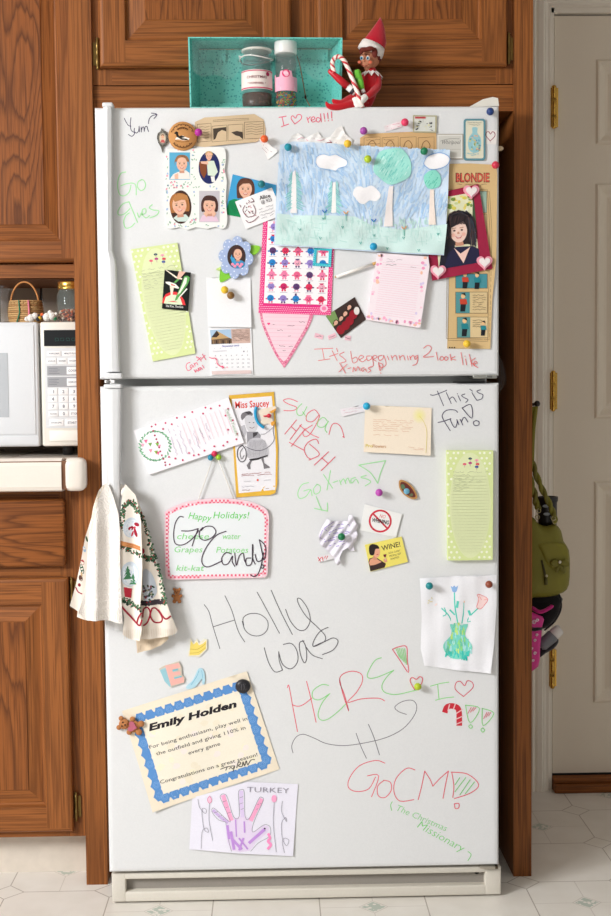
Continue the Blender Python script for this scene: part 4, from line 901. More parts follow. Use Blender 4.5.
# --- notepads with polka dots
def green_pad(label, quad, base, th, bend=None):
    f = quadmap(quad); c = Card(base=base, thick=th, bend=bend, maxlen=6); c.sheet(quad, (214, 226, 160)); rd = random.Random(8)
    rows = 26; W_ = math.dist(quad[0], quad[1]); H_ = math.dist(quad[0], quad[3])
    for j in range(int(H_/5.2)):
        for i in range(int(W_/5.2)+1):
            u = (i+(.5 if j % 2 else 0)+.2)*5.2/W_+rd.uniform(-.012, .012); v = (j+.5)*5.2/H_
            if u > .97 or ((u-.5)/.45)**2+((v-.5)/.485)**2 < 1.05: continue
            p = f(u, v); c.lv = 1; c.ell(p[0], p[1], 1.25, 1.25, (242, 246, 224), 0, 10)
    c.lv = 2; c.poly([f(.5+.45*math.cos(t), .5+.48*math.sin(t)) for t in [i*2*math.pi/40 for i in range(40)]], (222, 230, 182))
    c.lv = 3
    for j in range(26):
        v = .235+j*.0275; h = .44*math.sqrt(max(0, 1-((v-.5)/.48)**2))
        c.line([f(.5-h+.02, v), f(.5+h-.02, v)], .3, (206, 214, 168), False, False)
    for (u, v, col) in ((.5, .075, (50, 90, 100)), (.38, .125, (232, 90, 120)), (.5, .115, (180, 40, 130)), (.64, .09, (240, 160, 180)), (.66, .125, (220, 60, 80)), (.64, .15, (60, 90, 160))):
        p = f(u, v); c.ell(p[0], p[1], 1.9, 1.2, col, 0, 10); b = f(u, v+.03); c.line([p, b], .4, (190, 150, 150), False)
    for j, l in enumerate((.78, .4, .45, .62, .3, .35, .2)): 
        a, b = f(.13, .2+j*.027), f(.13+l, .197+j*.027); c.scrib(a[0], a[1], b[0], b[1], 1.5, (170, 176, 144), .3, j)
    return sheetobj(c, 'notepad', label, 'notepad')
green_pad('pale green polka dot list notepad tilted under the black card magnet', [(131, 249.5), (177.5, 243), (195.5, 353.5), (153, 361.5)], .0008, .003)
green_pad('thick green polka dot list notepad upright at the right edge of the lower door', [(446, 450), (492, 450), (491.5, 559), (447, 559.5)], .0008, .014)
# --- black card magnet with a cocktail picture
T = (155, 262, 13.58); BK = (20, 24, 22)
c = Card(base=.0055, thick=.0025, T=T); c.sheet([(136, 108), (490, 148), (454, 668), (98, 634)], BK)
c.poly([(100, 560), (112, 500), (150, 440), (215, 410), (290, 408), (350, 450), (400, 520), (420, 590), (330, 580), (180, 570)], (232, 60, 64)); c.poly([(125, 565), (150, 480), (220, 448), (290, 450), (350, 500), (378, 585), (250, 580)], (222, 234, 200)); c.poly([(148, 272), (200, 272), (280, 300), (330, 350), (325, 368), (270, 355), (200, 320), (150, 292)], (246, 242, 232)); c.poly([(205, 325), (262, 340), (246, 430), (240, 520), (222, 520), (215, 420)], (240, 226, 206)); c.poly([(218, 296), (280, 322), (275, 332), (225, 320)], (232, 110, 100))
c.poly([(400, 200), (440, 190), (475, 210), (472, 250), (440, 320), (380, 400), (300, 520), (270, 530), (300, 450), (360, 310)], (96, 168, 88)); c.poly([(408, 215), (440, 215), (430, 290), (350, 420), (310, 450), (370, 320)], (234, 240, 222)); c.poly([(250, 290), (330, 210), (345, 235), (290, 285)], (100, 170, 90)); c.poly([(136, 108), (170, 118), (300, 205), (375, 225), (370, 245), (290, 225)], (244, 232, 212)); c.poly([(330, 130), (420, 140), (360, 210), (320, 240), (300, 230)], (240, 190, 170)); c.poly([(430, 360), (446, 372), (330, 500), (320, 490)], (244, 240, 230)); c.poly([(180, 540), (260, 532), (320, 550), (240, 546)], (232, 90, 90))
c.text('The Kiss, The Kiss', 148, 612, 3.1, (236, 236, 232), -4, .01, width=17.5)
sheetobj(c, 'card_magnet', 'black rectangular magnet with a white cocktail glass over a red arc', 'magnet', 'gloss')
# --- comic magnet, vase magnet, heart card
T = (400, 105, 6.11)
c = Card(base=.0007, thick=.003, T=T); c.sheet([(78, 64), (224, 66), (222, 172), (78, 170)], (176, 170, 140)); c.poly([(86, 72), (214, 74), (212, 164), (86, 162)], (214, 216, 208)); rd.seed(4)
for k in range(16): x, y = rd.uniform(96, 202), rd.uniform(98, 156); c.poly([(x+rd.uniform(-13, 13), y+rd.uniform(-8, 8)) for _ in range(5)], rd.choice([(24, 24, 28), (24, 24, 28), (60, 60, 66), (236, 236, 230), (226, 220, 160)]))
for k in range(8): c.line([(92+k*8, 76), (95+k*8, 86), (98+k*8, 78)], .9, (206, 50, 66), False, False)
sheetobj(c, 'comic_magnet', 'square black and white comic picture magnet above the maker\'s plate', 'magnet', 'gloss')
c = Card(base=.0007, thick=.003, T=T)
def rrect(x0, y0, x1, y1, r): return [p for cx_, cy_, a0 in ((x1-r, y0+r, -90), (x1-r, y1-r, 0), (x0+r, y1-r, 90), (x0+r, y0+r, 180)) for p in [(cx_+r*math.cos(R(a0+k*22.5)), cy_+r*math.sin(R(a0+k*22.5))) for k in range(5)]]
c.sheet(rrect(388, 86, 520, 340, 16), (92, 140, 152)); c.poly(rrect(400, 98, 508, 328, 10), (222, 218, 196)); c.scrib(400+410/6.11, 105+108/6.11, 400+498/6.11, 105+110/6.11, 1.2, (120, 150, 160), .4); c.scrib(400+420/6.11, 105+122/6.11, 400+486/6.11, 105+123/6.11, 1.2, (120, 150, 160), .4)
c.poly(smooth_pts([(440, 140), (472, 140), (470, 172), (490, 200), (494, 250), (476, 290), (434, 290), (414, 250), (420, 200), (440, 172)], 3, True), (150, 196, 204)); rd.seed(2)
for k in range(30): c.lv = 8+k % 4; c.ell(rd.uniform(424, 486), rd.uniform(190, 284), rd.uniform(4, 8), rd.uniform(3, 5), rd.choice([(226, 210, 120), (236, 180, 140), (120, 170, 150), (200, 214, 150), (110, 160, 190)]), rd.uniform(0, 180), 8)
for k in range(8): c.ell(rd.uniform(412, 498), rd.uniform(296, 318), 7, 3, (160, 196, 196), 10, 8)
sheetobj(c, 'vase_magnet', 'rounded teal framed magnet with a flowery vase at the top right', 'magnet', 'gloss')
c = Card(base=.0006, T=T); c.sheet([(524, 150), (592, 158), (588, 242), (522, 238)], (232, 226, 222)); c.line([(551, 220), (526, 190), (528, 168), (542, 164), (552, 178), (564, 164), (578, 172), (578, 192), (551, 220)], .75, (150, 66, 84)); c.line([(548, 226), (556, 227)], .3, (150, 130, 130))
sheetobj(c, 'note', 'small white card with an outlined heart right of the teal vase magnet', 'note')
# --- big blue crayon drawing
def wr(x, y):
    b = .0062+.006*max(0, (x-415)/32)+.0022*math.sin((x*.8+y)*.055)+.0012*math.sin((x-y*1.4)*.11)+.0008*math.sin(x*.21+y*.17)
    for cx_, cy_ in ((288, 148), (347, 146), (424, 152)): d = math.hypot(x-cx_, y-cy_); b -= .0016*math.exp(-d*d/260)
    return b+.004*math.exp(-((y-256)/22)**2)*(.5+.5*math.sin(x*.05+1))+.0025*math.exp(-((x-276)/10)**2)
c = Card(base=.0012, thick=.0002, bend=wr, maxlen=4)
c.sheet([(280, 146), (293, 142), (330, 144), (400, 149), (449, 151), (447, 200), (443, 256), (400, 254), (330, 249), (274, 246), (276, 200)], (208, 225, 242)); c.lv = 0
rd.seed(11)
for k in range(1200):
    x, y = rd.uniform(280, 445), rd.uniform(146, 216)
    yt = 144+max(0, x-320)*.058+max(0, 300-x)*.14; xr_ = 446.5-(y-150)*.05
    a = {0: 80, 1: 60, 2: 115}[0 if x < 330 else (1 if x < 370 else 2)]+rd.uniform(-18, 18)
    if 330 < x < 372: a = 90+(x-372)*1.4+rd.uniform(-12, 12)
    l = rd.uniform(4, 11); dx, dy = math.cos(R(a))*l/2, math.sin(R(a))*l/2; y0, y1 = max(yt, y-abs(dy)), min(219, y+abs(dy)); y1 = max(y1, y0+1)
    c.lv = 1+k % 20; c.line([(max(277.5, x-dx*.9), y0), (max(277.5, min(xr_, x+dx*.9)), y1)], rd.uniform(.9, 2.2), rd.choice([(184, 211, 238), (176, 206, 237), (192, 216, 240), (202, 223, 243), (168, 202, 235), (208, 228, 245), (196, 218, 241)]), False, False)
c.lv = 22; c.poly([(277, 214), (300, 216), (330, 216), (355, 217), (372, 226), (400, 230), (446, 225), (443, 255), (400, 253), (330, 248), (275, 245)], (206, 232, 228))
for k in range(260):
    x, y = rd.uniform(278, 440), rd.uniform(219, 243); l = rd.uniform(3, 9); a = rd.choice([90, 90, 5, 75])+rd.uniform(-10, 10); dx, dy = math.cos(R(a))*l/2, math.sin(R(a))*l/2
    c.lv = 23+k % 10; c.line([(x-dx, y-dy), (x+dx, y+dy)], rd.uniform(.6, 1.3), rd.choice([(198, 230, 225), (192, 226, 221), (214, 237, 233), (186, 223, 217)]), False, False)
c.lv = 34; Tt = (270, 135, 6.43)
def tp(T_, pts): return [(T_[0]+a/T_[2], T_[1]+b/T_[2]) for a, b in pts]
PW = (246, 244, 246)
c.poly(tp(Tt, smooth_pts([(292, 180), (300, 145), (340, 128), (380, 138), (420, 130), (460, 150), (492, 170), (488, 200), (440, 215), (420, 232), (385, 222), (350, 220), (315, 212)], 3, True)), PW, True)
c.poly(tp(Tt, smooth_pts([(530, 385), (545, 345), (580, 335), (605, 345), (650, 330), (690, 360), (710, 395), (680, 430), (640, 425), (600, 450), (570, 440), (545, 410)], 3, True)), PW, True)
c.poly(tp(Tt, [(145, 245), (162, 230), (168, 300), (172, 505), (130, 505), (138, 330)]), (240, 236, 236), True); c.poly(tp(Tt, [(402, 310), (420, 305), (424, 505), (392, 505)]), (240, 240, 238), True)
for cx_, y0, y1, wd in ((155, 240, 480, 60), (410, 300, 500, 50)):
    for k in range(26):
        y = y0+(y1-y0)*k/26; w_ = wd*(.3+.7*k/26)
        for sgn in (-1, 1): c.lv = 36+k % 3; c.line(tp(Tt, [(cx_+sgn*14, y), (cx_+sgn*(14+w_*rd.uniform(.4, 1)), y+20)]), .8, rd.choice([(150, 212, 214), (170, 222, 222), (138, 204, 206)]), False, False)
T2 = (360, 135, 6.43)
def blob(cx_, cy_, rx, ry, n=11): return [(cx_+(rx*(1+.09*(i % 2)))*math.cos(6.283*i/n), cy_+(ry*(1+.09*(i % 2)))*math.sin(6.283*i/n)) for i in range(n)]
c.lv = 40; c.poly(tp(T2, smooth_pts(blob(208, 205, 118, 112), 3, True)), (160, 224, 212), True); c.poly(tp(T2, smooth_pts(blob(462, 292, 54, 58, 9), 3, True)), (140, 218, 200), True)
c.poly(tp(T2, smooth_pts([(405, 190), (425, 150), (470, 130), (510, 125), (550, 140), (568, 165), (550, 200), (500, 222), (450, 225), (425, 210)], 3, True)), PW, True)
for k in range(90):
    a, q_ = rd.uniform(0, 6.28), math.sqrt(rd.random()); x, y = 208+100*q_*math.cos(a), 205+95*q_*math.sin(a); l = rd.uniform(14, 34); c.lv = 42+k % 4
    c.line(tp(T2, [(x-l*.3, y+l*.5), (x+l*.3, y-l*.5)]), rd.uniform(.5, 1.1), rd.choice([(136, 214, 202), (174, 230, 220), (118, 204, 194), (196, 238, 230)]), False, False)
for k in range(24):
    a, q_ = rd.uniform(0, 6.28), math.sqrt(rd.random()); x, y = 462+44*q_*math.cos(a), 292+46*q_*math.sin(a); c.lv = 42+k % 4
    c.line(tp(T2, [(x-6, y+9), (x+6, y-9)]), .7, rd.choice([(90, 194, 170), (150, 224, 206)]), False, False)
c.lv = 46; c.poly(tp(T2, [(182, 336), (210, 334), (206, 450), (208, 592), (150, 592), (166, 450)]), (240, 232, 230), True); c.poly(tp(T2, [(446, 355), (472, 354), (474, 460), (482, 582), (436, 582), (442, 460)]), (240, 226, 216), True)
for T_, x, y in ((Tt, 350, 497), (Tt, 486, 505), (T2, 86, 555), (T2, 280, 602)):
    c.line(tp(T_, [(x-14, y-8), (x, y+6), (x+14, y-10)]), 1.1, rd.choice([(60, 120, 200), (70, 140, 210), (236, 170, 110)]), True); c.line(tp(T_, [(x, y), (x+2, y+50)]), .6, (60, 170, 150), False)
for T_, x, y in ((Tt, 465, 600), (Tt, 322, 670), (Tt, 340, 545), (Tt, 580, 700), (Tt, 190, 615), (T2, 88, 650), (T2, 276, 668), (T2, 372, 748), (T2, 172, 735), (T2, 495, 645)): c.line(tp(T_, [(x-6, y-8), (x, y+6), (x+6, y-8)]), .7, (50, 168, 158), False)
# outlines round the clouds
c.line(tp(Tt, [(290, 182), (300, 143), (340, 126), (380, 136), (420, 128), (464, 150), (496, 172), (488, 204), (440, 218), (418, 236), (350, 224), (312, 214), (290, 182)]), .5, (140, 184, 228)); c.line(tp(T2, [(403, 190), (425, 146), (470, 127), (510, 122), (552, 138), (572, 165), (550, 204), (500, 226), (448, 230), (420, 212), (403, 190)]), .5, (110, 160, 220))
sheetobj(c, 'drawing', 'large wrinkled child\'s crayon drawing of green trees, white clouds and a blue sky', 'drawing')
# --- yellowed comic page at the right edge
T = (400, 170, 4.167)
c = Card(base=.0006, thick=.0003, bend=lambda x, y: .0008+.003*max(0, (x-478)/16)**2*(.4+.6*min(1, max(0, (y-165)/180))), maxlen=6)
YP = (210, 180, 130); c.sheet([(447, 164), (470, 163.5), (496, 165), (497, 175), (496, 260), (492, 300), (490, 349), (447, 348.5), (449, 290)], YP); c.T = T
for a in (-6, 2): c.line([(196+a, 85-a), (366-a, 85-a), (376-a, 260), (366-a, 712+a), (198+a, 708+a), (202+a, 400)], .45, (130, 106, 74), False)
c.text('BLONDIE', 230, 50, 12.5, (96, 46, 40), 0, .045, width=34); c.text('BLONDIE', 233, 48.5, 11.5, (216, 92, 78), 0, .012, width=32.6); c.scrib(400+236/4.167, 170+60/4.167, 400+360/4.167, 170+60/4.167, .8, (120, 96, 70), .4)
pan = [(228, 88, 362, 180, (150, 176, 160)), (228, 184, 362, 280, (206, 186, 140)), (230, 432, 364, 494, (70, 140, 150)), (230, 508, 364, 598, (214, 190, 144)), (236, 612, 366, 700, (220, 196, 150))]
for x0, y0, x1, y1, col in pan: c.poly(rr(x0, y0, x1, y1), (120, 98, 70)); c.poly(rr(x0+2, y0+2, x1-2, y1-2), col)
c.poly(rr(232, 510, 290, 596), (84, 146, 150)); c.poly(rr(238, 614, 292, 698), (96, 152, 150))
for x, y, k in ((262, 552, 1), (268, 655, 1), (270, 460, .9), (320, 462, .9), (345, 660, .8)):
    c.ell(x, y-26*k, 9*k, 10*k, (232, 190, 140)); c.poly([(x-10*k, y-36*k), (x+8*k, y-40*k), (x+12*k, y-26*k), (x+2*k, y-32*k)], (40, 34, 34)); c.poly([(x-14*k, y-14*k), (x+14*k, y-14*k), (x+18*k, y+8*k), (x-12*k, y+8*k)], (196, 70, 50) if x < 300 and y < 640 else (40, 130, 140)); c.poly([(x-10*k, y+8*k), (x+12*k, y+8*k), (x+8*k, y+38*k), (x-12*k, y+38*k)], (30, 34, 40))
for i in range(7): c.scrib(400+302/4.167, 170+(522+i*10)/4.167, 400+356/4.167, 170+(522+i*10)/4.167, 1.2, (110, 90, 66), .35, i)
for i in range(4): c.scrib(400+302/4.167, 170+(626+i*9)/4.167, 400+340/4.167, 170+(626+i*9)/4.167, 1.2, (110, 90, 66), .35, i)
for i in range(3): c.ell(206+i*10, 740, 3, 3, (40, 30, 30), 0, 8)
sheetobj(c, 'newspaper_clipping', 'long yellowed comic page clipping hanging down the right edge of the freezer door', 'clipping')
# --- maroon frame with hearts
f = (Card, )
pf = empty('framed_photo', (P(461, 240)[0], -.003, P(461, 281)[1]), 'maroon picture frame with four pink hearts round a photo of a dark haired girl', 'frame')
MR = (156, 34, 66)
c = Card(base=.0035, thick=.003, T=T)
OUT = [(160, 98), (325, 60), (383, 412), (133, 462), (118, 360)]; c.sheet(OUT, MR); c.build('frame', 'matte', pf)
c = Card(base=.0066, thick=.00015, T=T); c.sheet([(176, 118), (296, 96), (330, 386), (160, 412), (150, 300)], (226, 226, 190)); rd.seed(9)
for k in range(26): c.lv = 1+k % 3; c.ell(rd.uniform(200, 296), rd.uniform(108, 180), rd.uniform(5, 11), rd.uniform(4, 8), rd.choice([(216, 206, 90), (240, 240, 220), (120, 150, 70), (236, 220, 120), (200, 210, 150)]), 0, 9)
c.poly([(300, 150), (304, 110), (312, 190), (318, 260), (300, 260)], (70, 90, 60)); c.poly([(188, 230), (160, 411), (186, 408), (228, 330), (215, 240)], (34, 30, 44))
c.poly([(184, 412), (196, 350), (230, 322), (300, 318), (326, 330), (331, 386)], (36, 34, 64)); c.lv += 1
q = face(c, 400+240/4.167, 170+255/4.167, 9.4, (44, 36, 40), skin=(240, 206, 192), bob=1.5, tilt=6)
c.poly([(196, 230), (205, 190), (240, 168), (285, 180), (306, 230), (316, 300), (300, 318), (290, 250), (270, 205), (230, 208)], (46, 38, 42)); c.poly([(222, 326), (250, 350), (290, 322), (262, 390)], (238, 200, 188)); c.poly([(196, 225), (240, 200), (262, 214), (232, 232), (206, 246)], (46, 38, 42))
rd.seed(77)
for k in range(70):
    t = k/70; side = rd.choice((-1, 1)); x0 = 244+side*rd.uniform(0, 26); x1 = (208-rd.uniform(0, 9) if side < 0 else 294+rd.uniform(-8, 18)); y1 = rd.uniform(240, 330 if side > 0 else 290); c.lv += (k % 7 == 0)
    c.line([(x0+4, 172+rd.uniform(0, 10)), ((x0+x1)/2+side*12, 190+rd.uniform(0, 12)), (x1, (200+y1)/2), (x1+rd.uniform(-7, 7), y1)], rd.uniform(.4, .9), rd.choice([(70, 52, 54), (34, 28, 32), (92, 68, 66), (54, 60, 72), (50, 38, 42)]), True, False)
for k in range(16): x0 = 214+k*4; c.line([(x0+6, 196), (x0+1, 214), (x0, 226+rd.uniform(-4, 4))], .7, rd.choice([(56, 42, 46), (80, 58, 58), (40, 32, 36)]), True, False)
c.build('photo', 'gloss', pf, label='photo of a smiling dark haired girl in a navy V-neck')
def heart(cx_, cy_, s_): return [(cx_+s_*16*math.sin(t)**3/16, cy_-s_*(13*math.cos(t)-5*math.cos(2*t)-2*math.cos(3*t)-math.cos(4*t))/16) for t in [i*2*math.pi/32 for i in range(32)]]
for x, y in ((294, 92), (349, 386), (156, 424)):
    c = Card(base=.0066, thick=.004, T=T); c.sheet(heart(x, y, 33), (238, 158, 176)); o = c.build('heart', 'plastic', pf, label='pink heart with a white heart on it')
    c = Card(base=.0108, thick=.002, T=T); c.sheet(heart(x, y, 23), (240, 232, 230)); c.build('inner_heart', 'plastic', o)
# --- spade shaped pink list
T = (250, 240, 6.11)
c = Card(base=.0006, thick=.0008, T=T); c.sheet(smooth_pts([(60, 440), (66, 490), (90, 560), (125, 640), (160, 710), (200, 768), (212, 778), (250, 720), (310, 620), (360, 530), (384, 470), (386, 440)], 2), (226, 130, 160))
c.poly(smooth_pts([(74, 442), (84, 500), (120, 590), (160, 680), (205, 742), (240, 700), (300, 600), (345, 520), (366, 450)], 2), (244, 210, 220)); rd.seed(3)
for k in range(34):
    t = k/34; l = [(68, 470), (100, 570), (150, 680), (208, 764), (270, 670), (340, 550), (378, 470)]; i = min(5, int(t*6)); u = t*6-i; x, y = l[i][0]+(l[i+1][0]-l[i][0])*u, l[i][1]+(l[i+1][1]-l[i][1])*u; c.lv = 2; c.ell(x, y, 4, 3, rd.choice([(246, 190, 206), (196, 60, 110), (250, 220, 230)]), 0, 8)
c.lv = 3
for i in range(11): y = 470+i*24; h = 140*(1-(i/13)**1.4)+8; c.line([(222-h*.9, y), (222+h*.9, y+4)], .35, (226, 180, 196), False, False)
for x, y, l in ((140, 518, 30), (228, 524, 45), (166, 552, 34), (300, 502, 34), (178, 648, 36), (232, 588, 26), (200, 676, 26), (236, 650, 24)): c.scrib(250+x/6.11, 240+y/6.11, 250+(x+l)/6.11, 240+y/6.11, 1.2, (110, 60, 80), .4)
c.poly(heart(114, 512, 9), (232, 50, 120))
sheetobj(c, 'memo_sheet', 'pink pointed memo sheet hanging below the magenta edged poster', 'paper')
# --- magenta edged poster of round figures (plain coloured blobs)
c = Card(base=.0016, thick=.0006, T=T)
f = quadmap([(80, -115), (520, -112), (494, 460), (52, 446)]); MG = (232, 44, 130)
c.sheet([f(0, 0), f(1, 0), f(1, 1), f(0, 1)], MG); c.lv = 0
for j in range(48):
    for i in range(40):
        u, v = (i+(.5 if j % 2 else 0)+.3)/40, (j+.5)/48
        if .055 < u < .95 and v < .915: continue
        p = f(u, v); c.lv = 1; c.ell(p[0], p[1], 3, 3, (250, 214, 230), 0, 6)
c.lv = 2; c.poly([f(.065, .0), f(.94, .0), f(.94, .89), f(.065, .89)], (244, 240, 242))
CC = [(40, 130, 200), (232, 100, 140), (150, 130, 200), (236, 130, 170), (200, 40, 100), (220, 50, 90), (236, 170, 190), (90, 60, 110)]
rd.seed(21)
for j in range(7):
    for i in range(5):
        u, v = .155+i*.175, .06+j*.129; p = f(u, v); a = rd.choice(CC); b = rd.choice(CC); c.lv = 3
        k = (i+j) % 4
        c.ell(p[0]-24, p[1]+4, 8, 5, b, 0, 8); c.ell(p[0]+24, p[1]+4, 8, 5, b, 0, 8); c.ell(p[0]-8, p[1]+24, 6, 7, b, 0, 8); c.ell(p[0]+8, p[1]+24, 6, 7, b, 0, 8)
        c.ell(p[0], p[1], 21, 20, a, 0, 14)
        if k == 0: c.poly(rr(p[0]-6, p[1]-32, p[0]+6, p[1]-18), b)
        if k == 1: c.poly([(p[0]-16, p[1]-24), (p[0]+16, p[1]-24), (p[0]+6, p[1]-14), (p[0]-6, p[1]-14)], b)
        c.line([(p[0]-7, p[1]+4), (p[0], p[1]+9), (p[0]+7, p[1]+4)], .5, (70, 40, 60)); c.lv = 6; c.ell(p[0]-6, p[1]-4, 2, 2.4, (40, 30, 50), 0, 6); c.ell(p[0]+6, p[1]-4, 2, 2.4, (40, 30, 50), 0, 6)
        c.line([(p[0]-22, p[1]+36), (p[0]+22, p[1]+36)], .35, (140, 120, 150), False, False)
c.ell(*f(.9, .93), 24, 22, (250, 200, 220)); c.ell(*f(.9, .93), 14, 13, (240, 130, 170))
sheetobj(c, 'poster', 'small poster of coloured round figures with a magenta polka dot edge', 'poster')
c = Card(base=.0027, thick=.002, T=T)
def frame_ring(c, o, i_, col):
    n = len(o)
    c.add([c.V(c.tr(p), c.th) for p in o+i_], [(k, (k+1) % n, (k+1) % n+n, k+n) for k in range(n)], col); c.add([c.V(c.tr(p), 0) for p in o+i_], [(k, (k+1) % n, (k+1) % n+n, k+n) for k in range(n)], col)
    for r_ in (o, i_): c.add([c.V(c.tr(p), c.th) for p in r_]+[c.V(c.tr(p), 0) for p in r_], [(k, (k+1) % n, (k+1) % n+n, k+n) for k in range(n)], col)
frame_ring(c, [(392, 42), (500, 50), (494, 166), (382, 158)], [(408, 62), (482, 68), (478, 148), (402, 142)], (54, 190, 206)); c.lv = 1
for i in range(9):
    for a, b in (((396, 50), (494, 56)), ((388, 152), (490, 160)), ((396, 50), (388, 152)), ((492, 56), (487, 158))): t = i/8; c.lv = 1; c.ell(a[0]+(b[0]-a[0])*t, a[1]+(b[1]-a[1])*t, 2.5, 2.5, (180, 236, 240), 0, 6)
sheetobj(c, 'magnetic_frame', 'small turquoise square magnetic frame round one figure of the poster', 'frame', 'plastic')
# --- flower photo frame
T = (200, 160, 6.11)
ff = empty('framed_photo', (P(239, 260)[0], -.001, P(239, 282)[1]), 'pale blue polka dot flower shaped frame with green leaves and an oval photo', 'frame')
for pts, col in (([(305, 530), (330, 522), (366, 530), (358, 560), (330, 582), (308, 570)], (140, 206, 60)), ([(98, 668), (130, 652), (150, 640), (150, 670), (120, 678)], (196, 216, 130)), ([(122, 690), (135, 665), (190, 700), (180, 722), (124, 748)], (130, 200, 60))):
    c = Card(base=.0006, thick=.004, T=T); c.sheet(smooth_pts(pts, 3, True), col); c.build('leaf', 'plastic', ff, label='green leaf')
def pr_(t):
    d = (t+math.pi/8) % (math.pi/4)-math.pi/8; return .70*math.cos(d)+math.sqrt(max(.0, .30**2-(.70*math.sin(d))**2))
pt = [(214+106*pr_(t)*math.cos(t), 598+130*pr_(t)*math.sin(t)) for t in [i*2*math.pi/128 for i in range(128)]]
c = Card(base=.0048, thick=.006, T=T); pt = [(218+(x-212)*math.cos(.12)-(y-598)*math.sin(.12)*.8, 598+(y-598)*1.0+(x-212)*.12) for x, y in pt]; c.sheet(pt, (166, 184, 220))
for i in range(8):
    for a, rr_ in ((0, .62), (-.22, .80), (.22, .80), (0, .9)): t = i*math.pi/4+a+.12; c.lv = 1; c.ell(218+108*rr_*math.cos(t), 600+134*rr_*math.sin(t), 4.6, 4.6, (226, 232, 246), 0, 9)
c.build('petals', 'plastic', ff)
c = Card(base=.0110, thick=.00015, T=T); c.sheet(ellipse(224, 594, 56, 72, 0, 30), (64, 48, 44)); c.poly(ellipse(234, 640, 42, 26), (60, 150, 200)); c.poly([(186, 600), (196, 580), (210, 600), (226, 650), (200, 640)], (60, 160, 210)); face(c, 200+232/6.11, 160+580/6.11, 4.4, (70, 40, 40), bob=.7)
for x, y in ((200, 640), (214, 652), (230, 640), (246, 652), (256, 640)): c.ell(x, y, 10, 9, (240, 150, 180), 0, 9)
c.build('photo', 'gloss', ff, label='oval photo of a dark haired girl in blue with pink flowers')
# --- calendar page
T = (175, 290, 7.187)
cal = empty('calendar', (P(230, 330)[0], -.001, P(230, 376)[1]), 'white wall calendar folded open to November below the flower frame', 'calendar')
c = Card(base=.0008, thick=.0006, bend=lambda x, y: .0006+.006*max(0, (y-278)/50)**2*(y < 329)+.0, maxlen=4); c.sheet([(206, 277.5), (250.5, 278.5), (251.5, 327.5), (208, 327)], (236, 236, 238)); c.build('upper_page', 'paper', cal)
c = Card(base=.0008, thick=.0015, T=T); c.sheet([(240, 268), (548, 262), (562, 608), (254, 614)], (240, 240, 242)); c.poly([(252, 288), (404, 282), (410, 384), (262, 392)], (170, 196, 220)); c.poly([(260, 350), (305, 296), (345, 318), (392, 345), (262, 368)], (196, 160, 110)); c.poly([(262, 340), (300, 292), (320, 320), (300, 340)], (66, 52, 46)); c.poly([(262, 358), (392, 344), (408, 352), (410, 384), (262, 390)], (110, 88, 70))
for k in range(6): c.poly([(272+k*23, 362), (280+k*23, 361), (282+k*23, 386), (274+k*23, 387)], (50, 40, 36) if k % 2 else (150, 120, 86))
c.poly([(402, 282), (538, 276), (542, 380), (410, 384)], (206, 176, 164))
for k in range(9): c.scrib(175+414/7.187, 290+(292+k*9)/7.187, 175+534/7.187, 290+(288+k*9)/7.187, .9, (150, 116, 104), .35, k)
c.text('November 2010', 338, 409, 2.3, (84, 90, 180), 2, .01, width=17)
for j in range(6):
    for i in range(7):
        if j == 0 and i < 5: continue
        n = i+1+(j-1)*7+2 if j else i-4
        if n > 30 or n < 1: continue
        c.text(str(n), 284+i*38.5+j*1.5, 446+j*28+3-i*.6, 1.9, (228, 80, 120) if (j, i) == (4, 2) else (130, 126, 140), 0, .005, width=1.1 if n < 10 else 2)
for i, d_ in enumerate('SMTWTFS'): c.text(d_, 284+i*38.5, 424-i*.8, 1.4, (150, 150, 170))
c.poly([(264, 584), (546, 576), (548, 600), (266, 608)], (222, 200, 198)); c.line([(272, 440), (372, 437)], .35, (170, 160, 180), False)
c.line([(248, 485), (266, 491), (290, 490), (302, 506), (304, 528), (325, 548), (350, 554)], .8, (232, 70, 116)); c.line([(338, 546), (352, 556), (340, 562)], .8, (232, 70, 116))
c.build('lower_page', 'paper', cal, label='November page with a photo and a pink marker squiggle')
# --- pink notepad, white stick, family photo, word magnets
T = (360, 245, 8.147)
c = Card(base=.0008, thick=.012, T=T); c.sheet([(140, 68), (550, 100), (560, 180), (486, 672), (470, 676), (46, 610), (50, 590)], (246, 232, 238)); f = quadmap([(140, 68), (550, 100), (482, 672), (50, 608)]); rd.seed(6)
for k in range(60):
    s_ = rd.choice('lrb'); u, v = (rd.uniform(.02, .1), rd.random()) if s_ == 'l' else ((rd.uniform(.9, .98), rd.random()) if s_ == 'r' else (rd.random(), rd.uniform(.94, .985)))
    p = f(u, v*.97+.01 if s_ != 'b' else v); c.lv = 1+k % 4; c.ell(p[0], p[1], rd.uniform(8, 15), rd.uniform(8, 15), rd.choice([(246, 176, 206), (246, 196, 170), (222, 206, 236), (248, 206, 222), (240, 160, 196)]), 0, 10)
c.lv = 5
for j in range(24): a, b = f(.13, .14+j*.033), f(.88, .14+j*.033); c.line([a, b], .4, (240, 206, 218), False, False)
for j, (l, col) in enumerate(((.3, (190, 170, 180)), (.16, (190, 170, 180)), (.2, (120, 110, 120)))): a, b = f(.2, .08+j*.04), f(.2+l, .08+j*.04); a, b = c.tr(a), c.tr(b); c.scrib(*a, *b, 1.5, col, .4)
a, b = c.tr(f(.68, .16)), c.tr(f(.86, .17)); c.scrib(*a, *b, 1.3, (170, 150, 160), .4)
sheetobj(c, 'notepad', 'pink edged lined notepad right below the big blue drawing', 'notepad')
